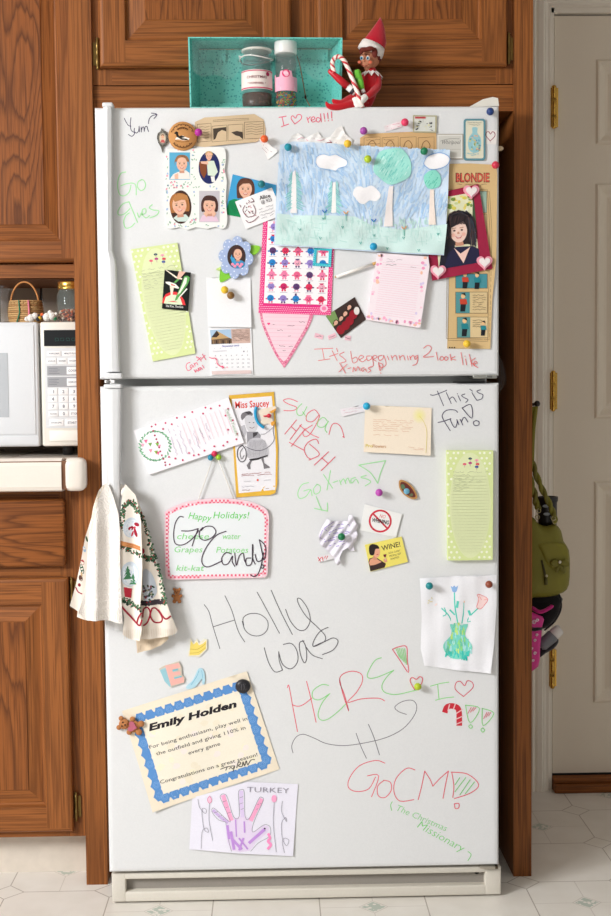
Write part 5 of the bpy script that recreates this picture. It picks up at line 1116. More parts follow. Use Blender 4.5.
m = MB(); a, b = P(336, 277), P(378, 262.5); m.tube([(a[0], -.006, a[1]), (b[0]-.012, -.008, b[1]-.004)], .0032, (240, 236, 230), n=10); m.tube([(b[0]-.012, -.008, b[1]-.004), (b[0]-.002, -.008, b[1]-.0005)], [.0033, .0028], (206, 160, 90), n=10)
m.tube([(a[0]-.003, -.006, a[1]-.001), (a[0], -.006, a[1])], [.0012, .003], (200, 160, 100), n=10); m.build('pencil', 'plastic', label='thin white pencil with brass ends tucked beside the pink edged notepad', cat='pencil')
T = (240, 210, 2.777)
c = Card(base=.0012, thick=.0006, T=T); c.sheet([(238, 295), (318, 242), (350, 304), (280, 356)], (60, 44, 40)); f = quadmap([(238, 295), (318, 242), (350, 304), (280, 356)])
c.poly([f(.0, 0), f(.3, 0), f(.25, .4), f(0, .5)], (120, 150, 90))
for u, v, hc in ((.14, .42, (60, 40, 30)), (.34, .40, (40, 30, 30)), (.52, .34, (90, 60, 40)), (.72, .22, (50, 34, 30))):
    p = c.tr(f(u, v+.32)); c.poly(ellipse(p[0], p[1], 4.2, 4.6), rd.choice([(170, 30, 40), (150, 26, 40)]), True); p = c.tr(f(u, v)); face(c, p[0], p[1], 1.9, hc, tilt=-30)
p = c.tr(f(.86, .5)); c.poly(ellipse(p[0], p[1], 2.8, 4), (226, 220, 214), True)
sheetobj(c, 'photograph', 'tilted snapshot of a group of people in red tops', 'photo', 'gloss')
for i, (q_, lab) in enumerate((([(209, 341), (232, 348), (229, 360), (206, 353)], 'leftmost tiny pink word magnet below the tilted group snapshot'), ([(243, 350), (264, 341), (268, 352), (247, 361)], 'middle tiny pink word magnet, tilted up, below the group snapshot'), ([(292, 348), (308, 350), (307, 363), (291, 361)], 'rightmost tiny pink word magnet below the group snapshot'))):
    c = Card(base=.0005, thick=.0008, T=T); c.sheet(q_, (238, 190, 202)); cx_, cy_ = sum(p[0] for p in q_)/4, sum(p[1] for p in q_)/4; c.scrib(240+(cx_-7)/2.777, 210+(cy_+(2 if i == 1 else -1))/2.777, 240+(cx_+7)/2.777, 210+(cy_-(2 if i == 1 else -1))/2.777, 1.2, (120, 60, 80), .5, i)
    sheetobj(c, 'word_magnet', lab, 'magnet', 'matte', 'pink word magnets')
# ------------------------------------------------------------------ lower door
# --- holly wreath pad, rotated
T = (130, 395, 5.092)
qd = [(134, 430.5), (228.5, 397.5), (244, 442.5), (149.5, 474.5)]
c = Card(base=.0008, thick=.007); c.sheet(qd, (242, 238, 242)); f = quadmap(qd); c.T = T; rd.seed(12)
for k in range(26):
    a = k*2*math.pi/26
    for j in range(3): c.lv = 1+j; c.ell(130+76*math.cos(a+j*.07)*(1+.06*(j-1)), 258+74*math.sin(a+j*.07), 7, 3.4, rd.choice([(110, 170, 130), (130, 190, 150), (90, 150, 110)]), rd.uniform(0, 180), 7)
for x, y, col in ((82, 236, (240, 110, 150)), (66, 256, (238, 170, 190)), (104, 252, (120, 170, 90)), (140, 252, (130, 190, 80)), (150, 262, (240, 150, 180)), (134, 292, (150, 190, 80)), (144, 296, (236, 110, 150)), (106, 284, (236, 150, 170))): c.lv = 4; c.poly([(x-10, y-8), (x+10, y-10), (x+2, y+10)], col)
for x, y in ((112, 160), (120, 182), (128, 205), (136, 224), (142, 240), (150, 266), (156, 286), (164, 306), (172, 324), (180, 342), (182, 356), (204, 352)): c.lv = 5; c.ell(x, y, 5, 5, (166, 44, 84), 0, 8)
for x, y in ((132, 150), (182, 142), (240, 116), (280, 112), (318, 86), (385, 64), (412, 68), (457, 54), (373, 94), (214, 148), (170, 172), (500, 70), (487, 104), (524, 128), (500, 176), (546, 196), (542, 224), (496, 238), (476, 256), (430, 260), (380, 282), (350, 302), (326, 306), (302, 294), (270, 330), (232, 322), (200, 314)): c.ell(x, y, 5, 5, (200, 56, 104), 0, 8)
for k in range(10): x = 262+k*24; c.line([(x, 128-k*8+12), (x+46, 268-k*8-6)], .35, (238, 190, 206), False, False)
for k, (u0, v0, l) in enumerate(((.33, .2, .6), (.38, .25, .55), (.43, .2, .65), (.49, .55, .3), (.56, .42, .4), (.63, .4, .4), (.70, .35, .35))): a, b = f(u0, v0), f(u0+.0, min(.9, v0+l)); c.scrib(a[0], a[1], b[0], b[1], 1.6, (176, 160, 190), .4, k)
c.text('Twinkle', 484, 70, 4.4, (160, 190, 160), -68, shear=.2, width=14); c.text('Twinkle', 512, 140, 4.4, (160, 190, 160), -68, shear=.2, width=14)
sheetobj(c, 'notepad', 'white notepad lying sideways with a holly wreath and magenta dots', 'notepad')
# --- Miss Saucey card
T = (220, 385, 7.971)
c = Card(base=.0006, thick=.0012, T=T, bend=lambda x, y: .0005+.004*max(0, (y-470)/27)**2*max(0, (x-262)/14), maxlen=6); c.sheet([(72, 82), (430, 54), (446, 300), (462, 500), (458, 790), (440, 860), (400, 876), (130, 896), (104, 480)], (222, 176, 66))
c.poly([(94, 112), (412, 88), (432, 300), (446, 540), (440, 834), (150, 862), (120, 480)], (232, 230, 234))
c.text('Miss Saucey', 120, 186, 9.5, (216, 70, 62), 3.5, .02, width=34); rd.seed(14)
g1, g2, g3 = (120, 116, 120), (176, 174, 180), (70, 66, 70)
c.poly(smooth_pts([(168, 240), (180, 222), (230, 208), (262, 230), (250, 250), (210, 246), (180, 280), (168, 262)], 2, True), g1); c.poly([(196, 216), (240, 208), (256, 224), (226, 234)], g3); c.poly(smooth_pts([(196, 262), (230, 240), (282, 262), (300, 330), (280, 372), (240, 376), (210, 340)], 2, True), (206, 204, 208)); c.ell(236, 298, 6, 3, g3); c.ell(268, 300, 6, 3, g3); c.line([(236, 336), (256, 344), (274, 334)], .5, (110, 70, 74))
c.poly([(166, 330), (196, 316), (214, 370), (196, 420), (172, 400)], (190, 188, 194)); c.poly([(214, 372), (300, 372), (326, 400), (320, 430), (290, 420), (236, 440), (218, 480)], (150, 148, 154)); c.poly([(262, 380), (304, 374), (296, 396), (264, 420)], g3)
c.poly(smooth_pts([(236, 436), (290, 420), (340, 430), (372, 470), (388, 520), (380, 572), (300, 586), (228, 584), (206, 540), (216, 480)], 2, True), (200, 198, 204))
for k in range(14): c.line([(240+k*9, 438), (216+k*12.5, 575)], .3, (150, 148, 156), False, False)
c.poly([(232, 590), (300, 580), (380, 556), (382, 566), (300, 596), (240, 606)], (50, 46, 50)); c.poly([(240, 602), (256, 600), (240, 640), (244, 670), (226, 670), (212, 640)], g1); c.poly([(326, 580), (346, 578), (352, 620), (400, 655), (392, 660), (350, 668), (344, 630)], g1); c.line([(326, 392), (360, 388), (420, 340)], .8, g2)
c.line([(200, 486), (240, 508), (300, 522), (360, 510), (410, 470), (432, 430), (424, 370), (428, 320)], .5, (70, 66, 80)); c.line([(176, 480), (144, 510), (140, 570), (170, 612), (204, 590), (206, 520), (178, 480)], .9, (86, 82, 86)); c.line([(184, 500), (160, 540), (172, 590), (192, 560)], .6, (110, 106, 110))
for y, l in ((706, 400), (720, 412)): c.scrib(220+172/7.97, 385+(y+4)/7.97, 220+l/7.97, 385+(y-12)/7.97, .9, (166, 90, 90), .4, y)
c.ell(300, 757, 8, 8, (226, 80, 60)); c.line([(190, 768), (244, 765)], .4, g2); c.line([(350, 758), (404, 754)], .4, g2); c.scrib(242, 487, 256, 486, 1.6, (170, 168, 176), .35); c.scrib(242, 490.3, 250, 490, .8, (120, 60, 60), .35); c.scrib(266, 488.5, 269, 488.2, .8, (120, 60, 60), .35)
sheetobj(c, 'recipe_card', 'tall yellow edged card printed with red lettering and a grey drawing of a woman', 'card')
cm = empty('clip_magnet', (P(262, 415)[0], -.002, P(262, 430)[1]), 'wooden magnet with a bright blue arc and red knob on the tall yellow edged card', 'magnet')
c = Card(base=.0022, thick=.004, T=T); c.sheet(smooth_pts([(304, 206), (340, 190), (380, 180), (440, 168), (448, 190), (420, 214), (418, 240), (420, 284), (434, 300), (410, 318), (380, 306), (346, 316), (322, 300), (332, 262), (310, 230)], 2, True), (228, 216, 198)); c.build('wooden_body', 'matte', cm)
c = Card(base=.0063, thick=.0015, T=T); c.sheet([(392, 214), (444, 186), (446, 200), (412, 226)], (226, 160, 70)); c.build('wing', 'matte', cm, label='yellow ochre piece'); c = Card(base=.0063, thick=.0015, T=T); c.sheet([(404, 300), (428, 284), (438, 300), (424, 326), (408, 322)], (226, 160, 70)); c.build('wing', 'matte', cm, label='yellow ochre piece')
m = MB(); pts = [(P(220+x/7.97, 385+y/7.97)[0], -.0075, P(220+x/7.97, 385+y/7.97)[1]) for x, y in smooth_pts([(290, 172), (282, 210), (288, 262), (310, 306), (352, 340)], 4)]; m.tube(pts, .0032, (30, 150, 196), n=10); m.build('arc', 'plastic', cm, label='blue arc')
m = MB(); a = P(220+390/7.97, 385+244/7.97); b = P(220+346/7.97, 385+248/7.97); m.ball((a[0], -.010, a[1]), (.0045, .004, .0045), (206, 34, 60)); m.tube([(a[0], -.0085, a[1]), (b[0], -.0085, b[1])], .0014, (206, 34, 60)); m.build('knob', 'plastic', cm, label='red knob')
# --- whiteboard on strings
T = (160, 495, 5.313)
wb = empty('message_board', (P(216, 540)[0], -.001, P(216, 580)[1]), 'small white message board with pink gingham edge, hung from two strings', 'board')
q = smooth_pts([(28, 98), (30, 86), (70, 62), (150, 34), (260, 18), (340, 16), (430, 24), (500, 40), (556, 66), (572, 84)], 3)+[(580, 110), (577, 250), (572, 410)]+smooth_pts([(572, 410), (566, 428), (548, 436)], 3)+[(300, 442), (60, 448)]+smooth_pts([(60, 448), (38, 442), (30, 422)], 3)+[(24, 250)]
c = Card(base=.0010, thick=.0065, T=T); c.sheet(q, (240, 206, 214)); n = len(q); cx0, cy0 = 302, 240
qi = [(cx0+(x-cx0)*(1-.036)*1.0, cy0+(y-cy0)*(1-.05)) for x, y in q]; 
# gingham: squares in the border band
qq = [(cx0+(x-cx0)*.915, cy0+(y-cy0)*.885) for x, y in q]
def inside(p, poly):
    r_ = False; j = len(poly)-1
    for i in range(len(poly)):
        (xi, yi), (xj, yj) = poly[i], poly[j]
        if (yi > p[1]) != (yj > p[1]) and p[0] < (xj-xi)*(p[1]-yi)/(yj-yi)+xi: r_ = not r_
        j = i
    return r_
c.lv = 0; c.poly(qi, (240, 186, 198))
for j in range(42):
    for i in range(54):
        x, y = 28+i*10.4, 18+j*10.4
        if inside((x, y), qi) and not inside((x, y), qq):
            c.lv = 1; k = (i % 2)+(j % 2)
            if k: c.poly([(x-5.2, y-5.2), (x+5.2, y-5.2), (x+5.2, y+5.2), (x-5.2, y+5.2)], (250, 226, 232) if k == 2 else (226, 96, 122)); c.lv = 1
c.lv = 3; c.poly(qq, (228, 232, 234)); c.build('board', 'gloss', wb)
GW, GW2 = (96, 206, 90), (140, 216, 136)
c = Card(base=.0078, thick=.00003, T=T)
c.text('Happy', 148, 122, 9.2, GW, -7, shear=.2, width=23); c.text('Holidays!', 280, 122, 9.6, GW, 0, shear=.2, width=36)
for tx, x, y, wd in (('cheese', 86, 232, 32), ('water', 330, 232, 18), ('Grapes', 72, 302, 28), ('Potatoes', 296, 304, 32), ('kit-kat', 84, 400, 28)): c.text(tx, x, y, 8.6, GW2, 0, shear=.2, width=wd)
c.build('green_list', 'marker', wb, label='green handwriting')
c = Card(base=.0082, thick=.00003, T=T)
for p in ([(126, 115), (104, 114), (82, 150), (74, 210), (84, 256), (124, 262), (166, 236), (196, 202), (206, 186)], [(116, 188), (162, 188), (204, 176)], [(204, 176), (186, 224), (172, 268)], [(228, 170), (212, 190), (212, 222), (238, 238), (276, 224), (298, 194), (280, 166), (242, 166), (220, 186)], [(352, 190), (300, 212), (252, 268), (224, 330), (230, 368), (262, 378), (332, 346)],
    [(380, 310), (350, 304), (328, 335), (338, 366), (364, 360), (386, 320), (384, 350), (398, 376)], [(398, 306), (406, 372), (420, 324), (442, 306), (448, 340), (458, 362)], [(484, 332), (458, 336), (460, 370), (486, 362), (494, 300), (492, 258), (492, 330), (506, 364)], [(506, 312), (516, 348), (540, 342), (550, 302), (540, 360), (524, 410), (502, 430), (480, 420)], [(528, 235), (556, 262), (562, 300), (552, 342), (540, 290), (528, 235)], [(542, 366), (536, 380), (546, 386), (552, 374), (542, 366)]): c.line(p, 1.0, (66, 48, 66))
c.build('black_words', 'marker', wb, label='dark handwriting')
for a, b in (((212.5, 459), (198, 501)), ((218, 459), (234, 499))):
    m = MB(); p0, p1 = P(*a), P(*b); m.tube([(p0[0], -.008, p0[1]), (p1[0], -.006, p1[1])], .0012, (236, 232, 226), n=6); m.build('string', 'cloth', wb)
for x, y, col, nm in ((210.8, 457.5, (24, 130, 160), 'teal bead'), (214.6, 453.5, (206, 40, 80), 'crimson bead'), (218.8, 457, (150, 190, 40), 'lime bead')):
    m = MB(); a = P(x, y); m.ball((a[0], -.008, a[1]), .0062, col); m.build('bead', 'plastic', wb, label=nm)
# --- strip, cream note
c = Card(base=.0006, bend=lambda x, y: .001+.002*(366-x)/26); c.sheet([(340, 409), (365, 404.5), (366, 411), (342, 416.5)], (236, 230, 234)); c.scrib(343, 410.5, 363, 407, 1, (226, 160, 180), .4); c.scrib(344, 413, 360, 410.3, .8, (226, 160, 180), .4)
sheetobj(c, 'paper_strip', 'tiny white paper strip sticking out left of the cream florist note', 'paper')
T = (355, 395, 7.188)
c = Card(base=.0012, T=T, bend=lambda x, y: .0008+.006*max(0, (y-404)/52)**1.5, maxlen=6); c.sheet([(72, 72), (550, 92), (540, 434), (60, 408)], (240, 226, 206))
for k in range(10): c.ell(462, 148, 54-k*4.5, 60-k*5, (240-k*.3, 227+k*.2, 204-k*5), 0, 20)
for k, l in enumerate((290, 280, 250, 284, 270, 256)): c.scrib(355+130/7.188, 395+(176+k*15)/7.188, 355+(130+l)/7.188, 395+(186+k*15)/7.188, .9, (222, 178, 148), .35, k)
c.scrib(373, 434.5, 398, 435.5, .9, (222, 178, 148), .35); c.scrib(408, 447, 423, 448.5, .8, (222, 178, 148), .35); c.scrib(413, 449, 423, 450, .8, (222, 178, 148), .35)
c.line([(462, 150), (496, 200), (514, 270), (506, 415)], .5, (226, 210, 120)); c.text('Pro', 72, 374, 4.6, (226, 206, 96), -2, .008, width=7); c.text('Flowers', 122, 376, 4.6, (206, 160, 120), -2, .008, width=13.5)
sheetobj(c, 'note_card', 'cream note card with a pale yellow flower, under the bright blue pin', 'card')
# --- jewelled oval magnet
T = (290, 470, 4.364)
jm = empty('jewel_magnet', (P(407, 490)[0], -.001, P(407, 498)[1]), 'pointed oval brown and gold magnet with a blue stone, near the upper right', 'magnet')
c = Card(base=.0006, thick=.0045, T=T); c.sheet(smooth_pts([(478, 44), (500, 46), (530, 68), (548, 96), (554, 122), (530, 126), (500, 110), (480, 86), (474, 62)], 3, True), (186, 140, 84)); c.poly(smooth_pts([(484, 52), (502, 54), (526, 74), (542, 98), (546, 116), (528, 118), (504, 104), (486, 84), (480, 64)], 3, True), (104, 46, 40)); c.ell(492, 72, 9, 12, (90, 120, 90), 20, 10); c.ell(528, 108, 9, 7, (100, 110, 80), 20, 10); c.build('setting', 'gloss', jm)
m = MB(); a = P(290+508/4.364, 470+92/4.364); m.ball((a[0], -.0055, a[1]), (.0065, .003, .0065), (110, 170, 196)); m.build('stone', 'gloss', jm, label='pale blue stone')
# --- NO WHINING card
c = Card(base=.0008, thick=.003, T=T); c.sheet([(326, 148), (488, 192), (462, 292), (304, 262)], (238, 238, 236)); RR_ = (206, 40, 62)
for k in range(40):
    a, b = 2*math.pi*k/40, 2*math.pi*(k+1)/40; c.lv = 1; c.poly([(393+50*math.cos(a), 222+50*math.sin(a)), (393+50*math.cos(b), 222+50*math.sin(b)), (393+42*math.cos(b), 222+42*math.sin(b)), (393+42*math.cos(a), 222+42*math.sin(a))], RR_)
c.lv = 2; c.line([(364, 192), (422, 252)], 1.7, RR_, False); c.text('NO', 388, 206, 5.2, (220, 90, 100), -12, shear=.2, width=6); c.text('WHINING', 356, 224, 5.4, (30, 28, 34), -10, .03, shear=.1, width=17)
sheetobj(c, 'card_magnet', 'white rectangular magnet with a red prohibition circle reading NO WHINING', 'magnet', 'gloss')
# --- WINE card
c = Card(base=.0008, thick=.003, T=T); c.sheet([(326, 326), (486, 290), (514, 400), (350, 442)], (236, 222, 110))
c.text('WINE!', 402, 352, 7.2, (60, 50, 40), 14, .012, width=19)
for i, tx in enumerate(('HOW CLASSY', 'PEOPLE GET', 'WASTED')): c.text(tx, 430+i*4, 366+i*13, 2.5, (110, 96, 60), 14, .01, width=12 if i < 2 else 9)
c.poly([(342, 400), (346, 385), (372, 378), (400, 396), (418, 408), (412, 424), (350, 441)], (60, 40, 38)); c.poly([(344, 404), (350, 388), (368, 380), (386, 392), (400, 400), (372, 412), (350, 416)], (226, 160, 130)); c.poly([(362, 372), (376, 370), (380, 390), (364, 392)], (214, 148, 118))
c.poly(smooth_pts([(364, 340), (386, 340), (392, 358), (386, 376), (372, 380), (362, 362)], 3, True), (232, 170, 140)); c.poly(smooth_pts([(346, 330), (360, 322), (382, 328), (388, 342), (372, 344), (366, 368), (350, 370), (344, 350)], 3, True), (40, 28, 28)); c.line([(378, 368), (384, 366)], .7, (190, 50, 60), False); c.poly([(406, 388), (420, 384), (424, 398), (412, 404)], (226, 160, 130)); c.poly([(406, 368), (420, 366), (417, 378), (410, 380)], (110, 30, 50)); c.line([(414, 380), (416, 392)], .5, (220, 210, 190), False)
sheetobj(c, 'card_magnet', 'yellow rectangular magnet reading WINE with a dark haired woman', 'magnet', 'gloss')
# --- crumpled paper with purple scribble
cb = lambda x, y: .002+.008*abs(math.sin((x-317)*.12+(y-514)*.05))*min(1, math.hypot(x-341, y-535)/14)+.003*math.sin(x*.7+y*.5)
c = Card(base=.001, T=T, bend=cb, maxlen=3); c.sheet([(160, 210), (180, 222), (225, 220), (250, 222), (256, 196), (268, 194), (284, 226), (298, 240), (288, 262), (294, 280), (290, 310), (276, 322), (280, 350), (262, 352), (250, 336), (228, 350), (214, 380), (222, 404), (208, 414), (196, 400), (190, 376), (160, 350), (130, 320), (124, 282), (138, 250)], (230, 226, 236))
for p in ([(165, 250), (220, 236), (262, 240), (190, 262), (160, 280), (226, 270), (262, 268), (184, 296), (150, 312), (240, 290)], [(170, 330), (220, 310), (250, 312), (200, 332)], [(150, 240), (130, 290), (150, 300)], [(190, 225), (150, 250), (160, 262)]): c.line(p, .7, (158, 140, 200))
sheetobj(c, 'crumpled_paper', 'crumpled white paper with purple pen scribble under a green pin', 'paper')
c = Card(base=.0008, T=T, bend=lambda x, y: .003, maxlen=4); c.sheet([(118, 376), (136, 372), (166, 366), (196, 362), (200, 384), (168, 392), (122, 402)], (228, 224, 226))
for p in ([(122, 380), (134, 398), (124, 396), (136, 380)], [(140, 378), (144, 394)], [(148, 384), (154, 374), (158, 388), (164, 374)]): c.line(p, .8, (214, 60, 70), False)
sheetobj(c, 'paper_scrap', 'small white scrap with red marks at the foot of the crumpled scribbled paper', 'paper')
# --- vase drawing
T = (415, 565, 7.188)
c = Card(base=.0006, thick=.0002, bend=lambda x, y: .0015+.0012*math.sin(x*.16+y*.09)+.009*max(0, (y-600)/72)**1.6*max(0, (x-430)/64)+.0008*math.sin(x*.4), maxlen=5, T=T)
c.sheet([(34, 94), (300, 76), (586, 70), (584, 300), (566, 560), (536, 772), (300, 752), (66, 722), (40, 600), (48, 380)], (236, 236, 240))
TQ = (96, 206, 190)
for p, w_ in (([(282, 200), (286, 300), (306, 416)], 1.4), ([(352, 270), (348, 340), (336, 416)], 1.2), ([(452, 310), (400, 360), (366, 414)], 1.3), ([(190, 310), (240, 360), (264, 414)], 1.2), ([(210, 306), (222, 350), (200, 364)], 1), ([(250, 322), (282, 354)], 1.6), ([(306, 262), (300, 300)], 2.4), ([(386, 330), (396, 356)], 2.4), ([(398, 404), (376, 408)], .8)): c.line(p, w_, TQ)
c.poly([(256, 150), (270, 158), (280, 146), (292, 158), (308, 146), (298, 186), (284, 198), (268, 190)], (140, 176, 222)); c.poly([(456, 212), (520, 240), (494, 292), (466, 316), (440, 300)], (246, 216, 214)); c.line([(446, 216), (460, 210), (520, 242), (494, 290), (468, 314), (442, 300), (458, 250), (446, 216)], .6, (238, 130, 130)); c.line([(460, 214), (480, 250), (520, 242)], .5, (238, 150, 150))
for p in ([(92, 256), (104, 250)], [(118, 232), (122, 242)], [(90, 272), (98, 270)], [(104, 262), (124, 262)]): c.line(p, .6, (228, 210, 120), False)
c.ell(352, 262, 4, 8, (246, 206, 170)); c.ell(150, 284, 12, 6, (246, 226, 222), 40)
c.poly(smooth_pts([(250, 424), (316, 430), (380, 422), (366, 460), (360, 510), (400, 560), (406, 600), (380, 640), (336, 668), (270, 670), (226, 640), (200, 590), (212, 550), (256, 506), (260, 460)], 2, True), (128, 214, 196)); rd.seed(31)
L_ = c.lv
for k in range(170):
    x, y = rd.uniform(206, 396), rd.uniform(430, 664); hw = 46 if y < 510 else 94*math.sqrt(max(.05, 1-((y-595)/92)**2))
    if abs(x-304) > hw: continue
    cc = rd.choice([(150, 224, 130), (120, 210, 200), (176, 226, 226), (110, 200, 170), (200, 230, 120)]) if y < 620 else rd.choice([(50, 196, 184), (70, 204, 190), (110, 214, 190)]); c.lv = L_+k % 5
    c.line([(x, y-14), (x+rd.uniform(-8, 8), y+14)], rd.uniform(1, 2), cc, False, False)
sheetobj(c, 'drawing', 'child\'s crayon drawing of flowers in a turquoise vase, near the lower door\'s right edge', 'drawing')
# --- small shaped magnets
def shaped(name, label, pts, T_, col, th=.004, mat='matte', draw=None, base=.0006, sm=True):
    c = Card(base=base, thick=th, T=T_); c.sheet(smooth_pts(pts, 2, True) if sm else pts, col)
    if draw: draw(c)
    return sheetobj(c, name, label, 'magnet', mat)
T = (150, 580, 4.364)
def bear(label, x, y, s_, T_, rot=0, heart_=False):
    r_ = empty('teddy_bear_magnet', (P(T_[0]+x/T_[2], T_[1]+y/T_[2])[0], -.001, P(T_[0]+x/T_[2], T_[1]+(y+s_*30)/T_[2])[1]), label, 'magnet')
    ca, sa = math.cos(R(rot)), math.sin(R(rot))
    def W(u, v): u, v = u*s_, v*s_; a, b = x+u*ca+v*sa, y-u*sa+v*ca; p = P(T_[0]+a/T_[2], T_[1]+b/T_[2]); return p
    k = s_/T_[2]/477; m = MB(); Y0 = -.004-.0 if not heart_ else -.007
    for u, v, q in ((0, -16, 14), (-12, -27, 6.5), (12, -27, 6.5), (0, 10, 16), (-17, 2, 7.5), (17, 2, 7.5), (-11, 26, 8.5), (11, 26, 8.5), (0, -12, 7)):
        p = W(u, v); m.ball((p[0], Y0-(.002 if (u, v) == (0, -12) else 0), p[1]), (q*k, min(.0035, q*k), q*k), (176, 116, 70), n=14)
    m.build('bear_body', 'matte', r_)
    m = MB()
    for u, v, q in ((-5, -20, 2), (5, -20, 2), (0, -13, 2.6)): p = W(u, v); m.ball((p[0], Y0-.0052, p[1]), (q*k, .0012, q*k), (50, 30, 22), n=8)
    m.build('face', 'matte', r_, label='dark eyes and nose')
    if heart_:
        c = Card(base=-(Y0)+.0036, thick=.0025, T=T_); p = [(x+(a*ca+b*sa)*s_, y+(-a*sa+b*ca)*s_) for a, b in heart(0, 6, 13)]; c.sheet(p, (186, 100, 120)); c.build('heart', 'matte', r_, label='dusty pink heart')
    return r_
bear('small brown teddy bear magnet beside the hanging towel', 118, 66, 1.0, T)
T3 = (110, 640, 3.216)
bear('brown teddy bear magnet hugging a pink heart, on the award certificate\'s left corner', 66, 272, 1.25, T3, 76, True)
YC = (238, 214, 110)
def crown_d(c):
    c.poly([(178, 262), (190, 280), (206, 268), (214, 284), (232, 276), (246, 262), (244, 300), (214, 326), (172, 328)], YC); c.line([(176, 300), (210, 300), (244, 276)], .5, (198, 170, 70)); c.line([(174, 318), (212, 314), (242, 294)], .5, (198, 170, 70))
shaped('crown_magnet', 'flat yellow crown shaped magnet under the word Holly', [(176, 252), (190, 272), (206, 256), (214, 274), (236, 256), (250, 258), (250, 300), (216, 334), (166, 332), (168, 310), (180, 300)], T, (232, 226, 206), .002, 'gloss', crown_d, sm=False)
def e_d(c):
    c.poly([(44, 392), (70, 380), (94, 462), (86, 464), (64, 440)], (150, 198, 210)); c.poly([(66, 372), (126, 360), (134, 380), (98, 390), (100, 402), (132, 396), (136, 410), (104, 416), (108, 430), (146, 420), (150, 444), (92, 460)], (238, 178, 168)); c.poly([(98, 390), (122, 385), (124, 392), (100, 398)], (120, 190, 206)); c.poly([(104, 424), (138, 416), (139, 422), (108, 430)], (120, 190, 206))
shaped('letter_magnet', 'pink letter E magnet with a pale blue slipper behind it', [(40, 386), (60, 374), (126, 354), (138, 376), (140, 412), (152, 424), (150, 446), (90, 466), (70, 448)], T, (206, 196, 180), .003, 'gloss', e_d, sm=False)
shaped('slipper_magnet', 'flat pale blue high heeled slipper magnet above the award certificate', [(212, 386), (232, 388), (240, 420), (238, 452), (228, 450), (226, 430), (196, 468), (162, 474), (160, 462), (184, 440), (200, 410)], T, (176, 214, 228), .002, 'gloss', lambda c: (c.line([(214, 394), (204, 420), (180, 456)], .6, (120, 180, 206)), c.line([(226, 394), (230, 424)], .6, (120, 180, 206))))
# --- award certificate
T = (120, 690, 3.819)
Q = [(121, 712.5), (244.5, 671.5), (279, 769), (155.5, 811)]
Q = [(122, 711), (246.8, 671), (279.5, 769), (153, 811.5)]
c = Card(base=.0006, thick=.0004, bend=lambda x, y: .0008+.006*max(0, (y-770)/35)*max(0, (175-x)/30)+.001*math.sin(x*.08), maxlen=8); c.sheet(Q, (238, 226, 204)); f = quadmap(Q); BL = (92, 144, 204)
def band(u0, v0, u1, v1, horizontal, out):
    n = 11 if horizontal else 8
    for k in range(n):
        t = (k+.5)/n; u = u0+(u1-u0)*t if horizontal else u0; v = v0 if horizontal else v0+(v1-v0)*t
        a, b = (.5*(u1-u0)/n*1.05, .055) if horizontal else (.042, .5*(v1-v0)/n*1.05)
        c.lv = 1+k % 2; c.poly([f(u+a*math.cos(t_)*(1+.12*math.cos(6*t_)), v+b*math.sin(t_)*(1+.12*math.cos(6*t_))) for t_ in [i*2*math.pi/18 for i in range(18)]], BL, True)
        c.lv = 3
        for r_ in (.55, .3): c.line([f(u+a*r_*math.cos(t_), v+b*r_*math.sin(t_)) for t_ in [i*2*math.pi/10 for i in range(11)]], .3, (140, 180, 224), False, False)
band(.08, .12, .93, .12, True, 0); band(.08, .90, .93, .90, True, 0); band(.085, .10, .085, .92, False, 0); band(.925, .10, .925, .92, False, 0)
for a, b in (((.08, .12), (.93, .12)), ((.93, .12), (.93, .90)), ((.93, .90), (.08, .90)), ((.08, .90), (.08, .12))): c.lv = 2; c.line([f(*a), f(*b)], 4.2, BL, False, False)
c.lv = 5; c.poly([f(.115, .155), f(.895, .155), f(.895, .87), f(.115, .87)], (240, 232, 214), True)
rd.seed(5)
for k in range(40): c.lv = 6+k % 2; u, v = rd.uniform(.14, .86), rd.uniform(.18, .84); c.poly([f(u+.03*math.cos(t_)*rd.uniform(.6, 1.2), v+.03*math.sin(t_)) for t_ in [i*2*math.pi/7 for i in range(7)]], rd.choice([(242, 234, 208), (238, 228, 206), (240, 230, 222)]), True)
c.lv = 8; TK = (40, 36, 40); c.T = T
c.text('Emily Holden', 110, 156, 9.3, TK, 15.5, .045, shear=.2, width=91.5)
c.text('For being enthusiasm, play well in', 112, 225, 5.1, TK, 16.6, width=102); c.text('the outfield and giving 110% in', 140, 249, 5.1, TK, 16.6, width=93); c.text('every game', 262, 246, 5.1, TK, 16.6, width=33); c.text('Congratulations on a great season!', 154, 357, 5.1, TK, 16, width=101)
c.line([(384, 302), (410, 292), (438, 288)], .7, TK); c.line([(410, 292), (404, 306)], .7, TK); c.line([(418, 300), (424, 294), (430, 300), (438, 290), (432, 310)], .7, TK); c.line([(446, 296), (452, 274), (462, 278), (452, 288), (466, 290), (470, 272), (476, 288), (482, 268), (488, 284), (500, 266), (514, 264)], .8, TK)
sheetobj(c, 'certificate', 'cream award certificate with a scalloped blue border, tilted on the lower door', 'certificate')
T = (150, 580, 4.364)
m = MB(); a = P(243, 685.5); m.lathe([(.0145, .0), (.016, .003), (.015, .008), (.010, .0105), (0, .0115)], (a[0], -.0025, a[1]), (34, 32, 36), axis='y', n=30, ell=(1, .95))
bm_ = m.build('round_magnet', 'plastic', label='domed black magnet with an engraved pumpkin, on the certificate\'s top corner', cat='magnet')
m = MB()
for k in (-.008, -.003, .003, .008): m.tube([(a[0]+k*.7, -.0138+abs(k)*.12, a[1]-.007), (a[0]+k, -.0143+abs(k)*.2, a[1]), (a[0]+k*.6, -.0138+abs(k)*.12, a[1]+.007)], .0005, (110, 108, 112), n=5)
m.build('engraving', 'plastic', bm_, label='grey engraved lines')
